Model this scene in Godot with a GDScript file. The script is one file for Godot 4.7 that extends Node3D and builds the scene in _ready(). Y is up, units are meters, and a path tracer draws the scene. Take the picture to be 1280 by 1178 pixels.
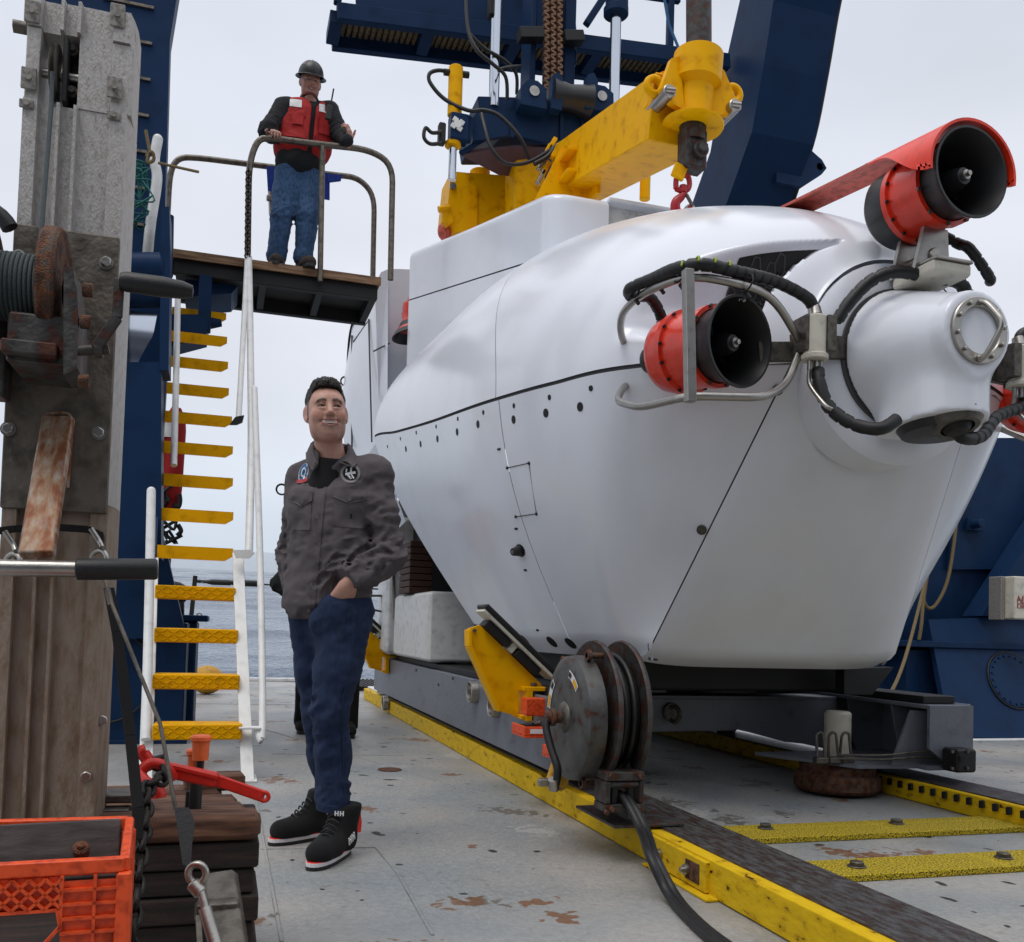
extends Node3D

# A research submersible on its cradle on the deck of a ship. Metres, y up; the deck is y = 0, the ship's stern lies towards -z.

const XC := 2.81          # centre line of the cradle track
var taken := {}
var rng := RandomNumberGenerator.new()


class Mb:                 # collects triangles for one mesh
	var v := PackedVector3Array()
	var n := PackedVector3Array()
	var c := PackedColorArray()
	var col := Color.WHITE
	var colored := false

	func tri(a: Vector3, b: Vector3, d: Vector3, na: Vector3, nb: Vector3, nd: Vector3) -> void:
		if (d - a).cross(b - a).dot(na + nb + nd) < 0.0:
			v.append_array([a, d, b]); n.append_array([na, nd, nb])
		else:
			v.append_array([a, b, d]); n.append_array([na, nb, nd])
		if colored:
			c.append_array([col, col, col])

	func flat(a: Vector3, b: Vector3, d: Vector3, out: Vector3) -> void:
		var q := (b - a).cross(d - a).normalized()
		if q.dot(out) < 0.0:
			q = -q
		tri(a, b, d, q, q, q)

	func quad(a: Vector3, b: Vector3, d: Vector3, e: Vector3, na: Vector3, nb: Vector3, nd: Vector3, ne: Vector3) -> void:
		tri(a, b, d, na, nb, nd)
		tri(a, d, e, na, nd, ne)

	func box(at: Vector3, size: Vector3, bas := Basis(), bev := 0.0) -> void:
		var h := size / 2.0
		var b := minf(bev, minf(h.x, minf(h.y, h.z)) * 0.9)
		var p := {}
		for sx in [-1, 1]:
			for sy in [-1, 1]:
				for sz in [-1, 1]:
					var s := Vector3(sx, sy, sz)
					for a in 3:
						var q := (h - Vector3.ONE * b) * s
						q[a] = h[a] * s[a]
						p[[sx, sy, sz, a]] = at + bas * q
		for a in 3:
			var u := (a + 1) % 3
			var w := (a + 2) % 3
			for s in [-1, 1]:
				var no := Vector3.ZERO
				no[a] = s
				no = (bas * no).normalized()
				var k := []
				for t in [[-1, -1], [1, -1], [1, 1], [-1, 1]]:
					var e := [0, 0, 0, a]
					e[a] = s; e[u] = t[0]; e[w] = t[1]
					k.append(p[e])
				quad(k[0], k[1], k[2], k[3], no, no, no, no)
			if b > 0.0:
				for su in [-1, 1]:
					for sw in [-1, 1]:
						var e0 := [0, 0, 0, u]
						var e1 := [0, 0, 0, u]
						e0[a] = -1; e1[a] = 1
						for e in [e0, e1]:
							e[u] = su; e[w] = sw
						var f0 := e0.duplicate()
						var f1 := e1.duplicate()
						f0[3] = w; f1[3] = w
						var nu := Vector3.ZERO
						var nw := Vector3.ZERO
						nu[u] = su; nw[w] = sw
						nu = (bas * nu).normalized(); nw = (bas * nw).normalized()
						quad(p[e0], p[e1], p[f1], p[f0], nu, nu, nw, nw)
		if b > 0.0:
			for sx in [-1, 1]:
				for sy in [-1, 1]:
					for sz in [-1, 1]:
						tri(p[[sx, sy, sz, 0]], p[[sx, sy, sz, 1]], p[[sx, sy, sz, 2]], (bas * Vector3(sx, 0, 0)).normalized(), (bas * Vector3(0, sy, 0)).normalized(), (bas * Vector3(0, 0, sz)).normalized())

	func span(lo: Vector3, hi: Vector3, bev := 0.0) -> void:      # a box between two corners
		box((lo + hi) / 2.0, (hi - lo).abs(), Basis(), bev)

	func bar(a: Vector3, b: Vector3, w: float, h: float, up := Vector3.UP, bev := 0.0) -> void:   # a box along a line, h measured along up
		var z := (b - a).normalized()
		var x := up.cross(z)
		if x.length() < 1e-4:
			x = Vector3.RIGHT.cross(z)
		x = x.normalized()
		box((a + b) / 2.0, Vector3(w, h, a.distance_to(b)), Basis(x, z.cross(x), z), bev)

	func ring(at: Vector3, x: Vector3, y: Vector3, r: float, k: int) -> PackedVector3Array:
		var o := PackedVector3Array()
		for i in k:
			var t := TAU * i / k
			o.append(at + (x * cos(t) + y * sin(t)) * r)
		return o

	func tube(pts: Array, r, sides := 8, caps := true, closed := false) -> void:   # r: one radius or one per point
		var k := pts.size()
		var up := Vector3(0.31, 0.9, 0.17)
		var rings := []
		var ctr := []
		for i in k:
			var d: Vector3
			if closed:
				d = pts[(i + 1) % k] - pts[(i + k - 1) % k]
			else:
				d = pts[mini(i + 1, k - 1)] - pts[maxi(i - 1, 0)]
			d = d.normalized()
			var x := (up - d * up.dot(d))
			if x.length() < 1e-3:
				x = Vector3(d.y, d.z, d.x) - d * d.dot(Vector3(d.y, d.z, d.x))
			x = x.normalized()
			up = x
			var rr: float = r if r is float or r is int else r[i]
			rings.append(ring(pts[i], x, d.cross(x), rr, sides))
			ctr.append(pts[i])
		for i in (k if closed else k - 1):
			var a: PackedVector3Array = rings[i]
			var b: PackedVector3Array = rings[(i + 1) % k]
			var off := 0
			if closed and i == k - 1:
				var best := 1e9
				for s in sides:
					if a[0].distance_to(b[s]) < best:
						best = a[0].distance_to(b[s]); off = s
			for s in sides:
				var t := (s + 1) % sides
				var b0 := b[(s + off) % sides]
				var b1 := b[(t + off) % sides]
				var ca: Vector3 = ctr[i]
				var cb: Vector3 = ctr[(i + 1) % k]
				quad(a[s], a[t], b1, b0, (a[s] - ca).normalized(), (a[t] - ca).normalized(), (b1 - cb).normalized(), (b0 - cb).normalized())
		if caps and not closed:
			for e in [[0, 1], [k - 1, k - 2]]:
				var no: Vector3 = (ctr[e[0]] - ctr[e[1]]).normalized()
				for s in sides:
					tri(ctr[e[0]], rings[e[0]][s], rings[e[0]][(s + 1) % sides], no, no, no)

	func cyl(a: Vector3, b: Vector3, r: float, r2 := -1.0, sides := 16, bev := 0.0) -> void:
		if r2 < 0.0:
			r2 = r
		var l := a.distance_to(b)
		var pr := [Vector2(0, 0), Vector2(r - bev, 0)]
		if bev > 0.0:
			pr.append(Vector2(r, bev)); pr.append(Vector2(r2, l - bev))
		else:
			pr.append(Vector2(r2, l))
		if bev > 0.0:
			pr.append(Vector2(r2 - bev, l))
		pr.append(Vector2(0, l))
		lathe(pr, a, b - a, sides)

	func lathe(pr: Array, at: Vector3, axis: Vector3, sides := 24, crease := 0.8, from := 0.0, to := TAU) -> void:   # pr: Vector2(radius, distance along the axis)
		var z := axis.normalized()
		var x := (Vector3.UP - z * z.y)
		if x.length() < 0.05:
			x = Vector3.RIGHT - z * z.x
		x = x.normalized()
		var y := z.cross(x)
		var k := pr.size()
		var sn := []
		for i in k - 1:
			var d: Vector2 = pr[i + 1] - pr[i]
			sn.append(Vector2(d.y, -d.x).normalized())
		for i in k - 1:
			if pr[i].is_equal_approx(pr[i + 1]):
				continue
			var n0: Vector2 = sn[i]
			var n1: Vector2 = sn[i]
			if i > 0 and sn[i - 1].dot(sn[i]) > crease:
				n0 = (sn[i - 1] + sn[i]).normalized()
			if i < k - 2 and sn[i + 1].dot(sn[i]) > crease:
				n1 = (sn[i + 1] + sn[i]).normalized()
			for s in sides:
				var t0 := from + (to - from) * s / sides
				var t1 := from + (to - from) * (s + 1) / sides
				var d0 := x * cos(t0) + y * sin(t0)
				var d1 := x * cos(t1) + y * sin(t1)
				var a0: Vector3 = at + d0 * pr[i].x + z * pr[i].y
				var a1: Vector3 = at + d1 * pr[i].x + z * pr[i].y
				var b0: Vector3 = at + d0 * pr[i + 1].x + z * pr[i + 1].y
				var b1: Vector3 = at + d1 * pr[i + 1].x + z * pr[i + 1].y
				var q := [d0 * n0.x + z * n0.y, d1 * n0.x + z * n0.y, d1 * n1.x + z * n1.y, d0 * n1.x + z * n1.y]
				if pr[i].x < 1e-5:
					tri(a0, b1, b0, q[0], q[2], q[3])
				elif pr[i + 1].x < 1e-5:
					tri(a0, a1, b0, q[0], q[1], q[3])
				else:
					quad(a0, a1, b1, b0, q[0], q[1], q[2], q[3])

	func prism(poly: Array, o: Vector3, x: Vector3, y: Vector3, depth: float) -> void:   # a flat plate: outline in the plane x, y, thickness on both sides
		x = x.normalized()
		y = (y - x * x.dot(y)).normalized()
		var z := x.cross(y) * depth / 2.0
		var pp := PackedVector2Array(poly)
		var t := Geometry2D.triangulate_polygon(pp)
		var zn := z.normalized()
		for s in [-1.0, 1.0]:
			for i in range(0, t.size(), 3):
				var q := []
				for j in 3:
					q.append(o + x * pp[t[i + j]].x + y * pp[t[i + j]].y + z * s)
				tri(q[0], q[1], q[2], zn * s, zn * s, zn * s)
		var cw := Geometry2D.is_polygon_clockwise(pp)
		for i in pp.size():
			var a := pp[i]
			var b := pp[(i + 1) % pp.size()]
			var e := b - a
			var no2 := Vector2(e.y, -e.x).normalized() * (-1.0 if cw else 1.0)
			var no := x * no2.x + y * no2.y
			var a3 := o + x * a.x + y * a.y
			var b3 := o + x * b.x + y * b.y
			quad(a3 - z, b3 - z, b3 + z, a3 + z, no, no, no, no)

	func plate(pts: Array, thick: float) -> void:    # a flat plate through 3-D corner points
		var o: Vector3 = pts[0]
		var x: Vector3 = (pts[1] - o).normalized()
		var far: Vector3 = pts[2] - o
		for i in range(2, pts.size()):
			if (pts[i] - o).cross(x).length() > far.cross(x).length():
				far = pts[i] - o
		var y := (far - x * x.dot(far)).normalized()
		var pl := []
		for p in pts:
			pl.append(Vector2((p - o).dot(x), (p - o).dot(y)))
		prism(pl, o, x, y, thick)

	func grid(f: Callable, nu: int, nv: int, out: Vector3, centre := false) -> void:   # out: a side (or, with centre, a point inside)
		var p := []
		for i in nu + 1:
			var row := PackedVector3Array()
			for j in nv + 1:
				row.append(f.call(float(i) / nu, float(j) / nv))
			p.append(row)
		var nn := []
		for i in nu + 1:
			var row := PackedVector3Array()
			for j in nv + 1:
				var du: Vector3 = p[mini(i + 1, nu)][j] - p[maxi(i - 1, 0)][j]
				var dv: Vector3 = p[i][mini(j + 1, nv)] - p[i][maxi(j - 1, 0)]
				if du.length() < 1e-6:
					du = p[mini(i + 1, nu)][nv / 2] - p[maxi(i - 1, 0)][nv / 2]
				if dv.length() < 1e-6:
					dv = p[nu / 2][mini(j + 1, nv)] - p[nu / 2][maxi(j - 1, 0)]
				var q := du.cross(dv).normalized()
				var o: Vector3 = p[i][j] - out if centre else out
				row.append(-q if q.dot(o) < 0.0 else q)
			nn.append(row)
		for i in nu:
			for j in nv:
				quad(p[i][j], p[i + 1][j], p[i + 1][j + 1], p[i][j + 1], nn[i][j], nn[i + 1][j], nn[i + 1][j + 1], nn[i][j + 1])

	func ball(at: Vector3, r: Vector3, la := 10, lo := 16, bas := Basis()) -> void:
		for i in la:
			for j in lo:
				var q := []
				var m := []
				for e in [[0, 0], [1, 0], [1, 1], [0, 1]]:
					var t: float = PI * (i + e[0]) / la
					var f: float = TAU * (j + e[1]) / lo
					var d := Vector3(sin(t) * cos(f), cos(t), sin(t) * sin(f))
					q.append(at + bas * (d * r)); m.append((bas * (d / r)).normalized())
				if i == 0:
					tri(q[0], q[1], q[2], m[0], m[1], m[2])
				elif i == la - 1:
					tri(q[0], q[1], q[3], m[0], m[1], m[3])
				else:
					quad(q[0], q[1], q[2], q[3], m[0], m[1], m[2], m[3])

	func add(o: Mb, t := Transform3D()) -> void:
		for i in o.v.size():
			v.append(t * o.v[i])
			n.append((t.basis * o.n[i]).normalized())
		if t.basis.determinant() < 0.0:
			for i in range(v.size() - o.v.size(), v.size(), 3):
				var s := v[i + 1]; v[i + 1] = v[i + 2]; v[i + 2] = s
				var m := n[i + 1]; n[i + 1] = n[i + 2]; n[i + 2] = m
		if colored:
			for i in o.v.size():
				c.append(o.c[i] if o.colored else col)

	func mesh() -> ArrayMesh:
		var a := []
		a.resize(Mesh.ARRAY_MAX)
		a[Mesh.ARRAY_VERTEX] = v
		a[Mesh.ARRAY_NORMAL] = n
		if colored:
			a[Mesh.ARRAY_COLOR] = c
		var m := ArrayMesh.new()
		m.add_surface_from_arrays(Mesh.PRIMITIVE_TRIANGLES, a)
		return m


class Field:              # a smooth union of tapered capsules and ellipsoids, meshed as surface nets
	var a := PackedVector3Array()
	var b := PackedVector3Array()
	var ra := PackedFloat32Array()
	var rb := PackedFloat32Array()
	var kk := PackedFloat32Array()
	var sg := PackedInt32Array()      # 1 joins, -1 cuts away
	var flat := []                    # optional squeeze: a Basis that is applied before measuring, or null
	var bump = null
	var near := PackedInt32Array()
	var cut = null

	func bone(p: Vector3, q: Vector3, r: float, r2 := -1.0, k := 0.03, sign := 1) -> void:
		a.append(p); b.append(q); ra.append(r); rb.append(r if r2 < 0.0 else r2); kk.append(k); sg.append(sign); flat.append(null)

	func egg(p: Vector3, r: Vector3, bas := Basis(), k := 0.03, sign := 1) -> void:   # an ellipsoid
		a.append(p); b.append(r); ra.append(minf(r.x, minf(r.y, r.z))); rb.append(0.0); kk.append(k); sg.append(sign); flat.append(bas.inverse())

	func one(i: int, p: Vector3) -> float:
		if flat[i] != null:
			var q: Vector3 = flat[i] * (p - a[i])
			var r := b[i]
			var k0 := (q / r).length()
			var k1 := (q / (r * r)).length()
			return k0 * (k0 - 1.0) / maxf(k1, 1e-5) if k0 > 0.05 else -ra[i]
		var d := b[i] - a[i]
		var t := clampf((p - a[i]).dot(d) / maxf(d.length_squared(), 1e-9), 0.0, 1.0)
		return p.distance_to(a[i] + d * t) - lerpf(ra[i], rb[i], t)

	func at(p: Vector3) -> float:
		var r := 1e3
		for i in near:
			var d := one(i, p)
			var k := kk[i]
			if sg[i] > 0:
				if d < r + k:
					var h := maxf(k - absf(d - r), 0.0) / k
					r = minf(r, d) - h * h * k * 0.25
			else:
				d = -d
				if d > r - k:
					var h := maxf(k - absf(d - r), 0.0) / k
					r = maxf(r, d) + h * h * k * 0.25
		if bump != null:
			r -= bump.call(p)
		if cut != null:
			r = maxf(r, cut.call(p))
		return r

	func all() -> void:
		near = PackedInt32Array(range(a.size()))

	func pick(c: Vector3, rad: float) -> bool:    # keeps the pieces that matter in a block; false when the surface is far off
		var d := PackedFloat32Array()
		var m := 1e9
		for i in a.size():
			d.append(one(i, c))
			if sg[i] > 0:
				m = minf(m, d[i])
		near = PackedInt32Array()
		if m > rad + 0.03:
			return false
		for i in a.size():
			if d[i] < (m + 2.0 * rad + kk[i] + 0.008 if sg[i] > 0 else rad + kk[i] + 0.01):
				near.append(i)
		return m > -rad - 0.09 or near.size() > 1

	func drop(from: Vector3, dir: Vector3) -> Vector3:    # the surface point met from outside
		all()
		var p := from
		for i in 60:
			var d := at(p)
			p += dir * d * 0.8
			if absf(d) < 0.0006:
				break
		return p

	func net(lo: Vector3, hi: Vector3, cell: float, mb: Mb, paint = null) -> void:
		var bs := 6
		var nx := Vector3i(((hi - lo) / (cell * bs)).ceil())
		var val := {}
		var rad := cell * bs * 0.88
		for bx in nx.x:
			for by in nx.y:
				for bz in nx.z:
					var o := Vector3i(bx, by, bz) * bs
					if not pick(lo + (Vector3(o) + Vector3.ONE * bs * 0.5) * cell, rad):
						continue
					for x in bs + 1:
						for y in bs + 1:
							for z in bs + 1:
								var g := o + Vector3i(x, y, z)
								if not val.has(g):
									val[g] = at(lo + Vector3(g) * cell)
		var vert := {}
		var corner := [Vector3i(0, 0, 0), Vector3i(1, 0, 0), Vector3i(0, 1, 0), Vector3i(1, 1, 0), Vector3i(0, 0, 1), Vector3i(1, 0, 1), Vector3i(0, 1, 1), Vector3i(1, 1, 1)]
		var edge := [[0, 1], [2, 3], [4, 5], [6, 7], [0, 2], [1, 3], [4, 6], [5, 7], [0, 4], [1, 5], [2, 6], [3, 7]]
		for g in val:
			var w := PackedFloat32Array()
			var ok := true
			var pos := 0
			for q in corner:
				var t = val.get(g + q)
				if t == null:
					ok = false
					break
				w.append(t)
				if t > 0.0:
					pos += 1
			if not ok or pos == 0 or pos == 8:
				continue
			var s := Vector3.ZERO
			var m := 0
			for e in edge:
				var f0 := w[e[0]]
				var f1 := w[e[1]]
				if (f0 > 0.0) != (f1 > 0.0):
					var t := f0 / (f0 - f1)
					s += Vector3(corner[e[0]]).lerp(Vector3(corner[e[1]]), t)
					m += 1
			vert[g] = lo + (Vector3(g) + s / m) * cell
		var norm := {}
		var quads := []
		var ax := [Vector3i(1, 0, 0), Vector3i(0, 1, 0), Vector3i(0, 0, 1)]
		for g in vert:
			var f0: float = val[g]
			for i in 3:
				var f1 = val.get(g + ax[i])
				if f1 == null or (f0 > 0.0) == (f1 > 0.0):
					continue
				var u: Vector3i = ax[(i + 1) % 3]
				var w: Vector3i = ax[(i + 2) % 3]
				var q := [g, g - u, g - u - w, g - w]
				if not (vert.has(q[1]) and vert.has(q[2]) and vert.has(q[3])):
					continue
				var no: Vector3 = (vert[q[2]] - vert[q[0]]).cross(vert[q[3]] - vert[q[1]])
				var dir := Vector3(ax[i]) * (1.0 if f1 > f0 else -1.0)
				if no.dot(dir) < 0.0:
					no = -no
				quads.append(q)
				for e in q:
					norm[e] = norm.get(e, Vector3.ZERO) + no
		var shade := {}
		for q in quads:
			var p := []
			var m := []
			for e in q:
				p.append(vert[e]); m.append(norm[e].normalized())
			if paint != null:
				var k0 := mb.v.size()
				mb.quad(p[0], p[1], p[2], p[3], m[0], m[1], m[2], m[3])
				for j in range(k0, mb.v.size()):
					var t := mb.v[j]
					if not shade.has(t):
						shade[t] = paint.call(t)
					mb.c[j] = shade[t]
			else:
				mb.quad(p[0], p[1], p[2], p[3], m[0], m[1], m[2], m[3])


func spline(p: Array, per := 6) -> Array:
	var o := []
	for i in p.size() - 1:
		var a: Vector3 = p[maxi(i - 1, 0)]
		var d: Vector3 = p[mini(i + 2, p.size() - 1)]
		for k in per:
			o.append(p[i].cubic_interpolate(p[i + 1], a, d, float(k) / per))
	o.append(p[-1])
	return o


func arc(at: Vector3, x: Vector3, y: Vector3, r: float, from: float, to: float, k := 10) -> Array:
	var o := []
	for i in k + 1:
		var t := lerpf(from, to, float(i) / k)
		o.append(at + (x * cos(t) + y * sin(t)) * r)
	return o


func rounded(pts: Array, r: float, k := 5) -> Array:      # a path with its corners rounded
	var o := [pts[0]]
	for i in range(1, pts.size() - 1):
		var a: Vector3 = pts[i - 1]
		var b: Vector3 = pts[i]
		var c: Vector3 = pts[i + 1]
		var ra := minf(r, a.distance_to(b) * 0.49)
		var rc := minf(r, c.distance_to(b) * 0.49)
		var p := b + (a - b).normalized() * ra
		var q := b + (c - b).normalized() * rc
		for j in k + 1:
			var t := float(j) / k
			o.append(p.lerp(b, t).lerp(b.lerp(q, t), t))
	o.append(pts[-1])
	return o


func numbered(called: String) -> String:
	taken[called] = taken.get(called, 0) + 1
	return called if taken[called] == 1 else "%s_%03d" % [called, taken[called] - 1]


func tag(o: Node, label := "", category := "", group := "", kind := "") -> void:
	for k in [["label", label], ["category", category], ["group", group], ["kind", kind]]:
		if k[1]:
			o.set_meta(k[0], k[1])


func thing(called: String, at: Vector3, label: String, category: String, group := "") -> Node3D:
	var o := Node3D.new()
	o.name = numbered(called)
	o.position = at
	add_child(o, true)
	tag(o, label, category, group)
	return o


func obj(called: String, mb: Mb, m: Material, parent: Node = null) -> MeshInstance3D:
	return put(called, mb.mesh(), m, parent)


func put(called: String, mesh: Mesh, m: Material, parent: Node = null, at := Transform3D()) -> MeshInstance3D:
	var o := MeshInstance3D.new()
	o.mesh = mesh
	o.material_override = m
	o.transform = at
	if parent == null or parent == self:
		o.name = numbered(called)
		add_child(o, true)
	else:
		o.name = called
		parent.add_child(o, true)
		if not parent is MeshInstance3D:
			o.position -= parent.position
	return o


func alone(called: String, mb: Mb, m: Material, label: String, category: String, group := "") -> MeshInstance3D:
	var o := obj(called, mb, m)
	tag(o, label, category, group)
	return o


func aim(at: Vector3, z: Vector3) -> Transform3D:      # a frame whose y axis points along z
	var y := z.normalized()
	var x := Vector3.FORWARD.cross(y)
	if x.length() < 0.05:
		x = Vector3.RIGHT.cross(y)
	x = x.normalized()
	return Transform3D(Basis(x, y, x.cross(y)), at)


func sm(a: float, b: float, x: float) -> float:
	return smoothstep(a, b, x)


var M := {}


func noise(freq: float, oct := 4, kind := FastNoiseLite.FRACTAL_FBM, s := 1) -> FastNoiseLite:
	var f := FastNoiseLite.new()
	f.noise_type = FastNoiseLite.TYPE_SIMPLEX_SMOOTH
	f.seed = s
	f.frequency = freq
	f.fractal_type = kind
	f.fractal_octaves = oct
	return f


func ramp(stops: Array) -> Gradient:     # [offset, colour, ...]
	var g := Gradient.new()
	var o := PackedFloat32Array()
	var c := PackedColorArray()
	for i in range(0, stops.size(), 2):
		o.append(stops[i]); c.append(stops[i + 1])
	g.offsets = o
	g.colors = c
	return g


func tex(f: FastNoiseLite, stops: Array, size := 512) -> NoiseTexture2D:
	var t := NoiseTexture2D.new()
	t.width = size
	t.height = size
	t.seamless = true
	t.noise = f
	t.color_ramp = ramp(stops)
	return t


func normal_tex(f: FastNoiseLite, strength: float, size := 512) -> NoiseTexture2D:
	var t := NoiseTexture2D.new()
	t.width = size
	t.height = size
	t.seamless = true
	t.noise = f
	t.as_normal_map = true
	t.bump_strength = strength
	return t


func mat(called: String, col: Color, rough: float, metal := 0.0, t: Texture2D = null, scale := Vector3.ONE, bump: Texture2D = null, amount := 0.5) -> StandardMaterial3D:
	var m := StandardMaterial3D.new()
	m.resource_name = called
	m.albedo_color = col
	m.roughness = rough
	m.metallic = metal
	m.uv1_triplanar = t != null or bump != null
	m.uv1_scale = scale
	if t:
		m.albedo_texture = t
	if bump:
		m.normal_enabled = true
		m.normal_texture = bump
		m.normal_scale = amount
	M[called] = m
	return m


func g(x: float) -> Color:
	return Color(x, x, x)


func deck_picture(size: int, metres: float) -> ImageTexture:     # grey deck paint: worn patches, grit, tar spots and rust stains
	var big := noise(0.004, 5, FastNoiseLite.FRACTAL_FBM, 11).get_seamless_image(size, size).get_data()
	var fine := noise(0.09, 3, FastNoiseLite.FRACTAL_FBM, 12).get_seamless_image(size, size).get_data()
	var grit := noise(0.35, 1, FastNoiseLite.FRACTAL_NONE, 13).get_seamless_image(size, size).get_data()
	var streak := noise(0.012, 4, FastNoiseLite.FRACTAL_RIDGED, 14).get_seamless_image(size, size).get_data()
	var by := PackedByteArray()
	by.resize(size * size * 3)
	for i in size * size:
		var a := big[i] / 255.0
		var k := 0.565 + (a - 0.5) * 0.10 + (fine[i] / 255.0 - 0.5) * 0.07 + (grit[i] / 255.0 - 0.5) * 0.06 - maxf(streak[i] / 255.0 - 0.8, 0.0) * 0.35
		var warm := (a - 0.45) * 0.05
		by[i * 3] = int(clampf(k + warm, 0.0, 1.0) * 255.0)
		by[i * 3 + 1] = int(clampf(k + 0.004, 0.0, 1.0) * 255.0)
		by[i * 3 + 2] = int(clampf(k - warm * 0.8, 0.0, 1.0) * 255.0)
	var im := Image.create_from_data(size, size, false, Image.FORMAT_RGB8, by)
	var r := RandomNumberGenerator.new()
	r.seed = 5
	var px := size / metres
	var edge := noise(0.06, 3, FastNoiseLite.FRACTAL_FBM, 15)
	for i in 420:         # spots and stains, each with an outline of its own
		var kind := r.randf()
		var c := Vector2(r.randf(), r.randf()) * size
		var rad := (r.randf_range(0.006, 0.022) if kind < 0.6 else r.randf_range(0.02, 0.07)) * px
		var col := Color(0.10, 0.095, 0.09) if kind < 0.45 else Color(0.33, 0.31, 0.28) if kind < 0.72 else Color(0.42, 0.25, 0.14) if kind < 0.9 else Color(0.66, 0.66, 0.65)
		var wide := r.randf_range(1.0, 2.2)
		var turn := r.randf() * TAU
		var rr := int(rad * wide * 1.4) + 2
		for y in range(-rr, rr + 1):
			for x in range(-rr, rr + 1):
				var q := Vector2(x, y).rotated(turn)
				q.x /= wide
				var d := q.length() / rad + edge.get_noise_2d(c.x + x, c.y + y) * (0.5 if kind < 0.45 else 1.5)
				if d < 1.0:
					var u := posmod(int(c.x) + x, size)
					var w := posmod(int(c.y) + y, size)
					var e := clampf((1.0 - d) * 4.0, 0.0, 1.0) * (0.9 if kind < 0.45 else 0.7)
					im.set_pixel(u, w, im.get_pixel(u, w).lerp(col, e))
	return ImageTexture.create_from_image(im)


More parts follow.
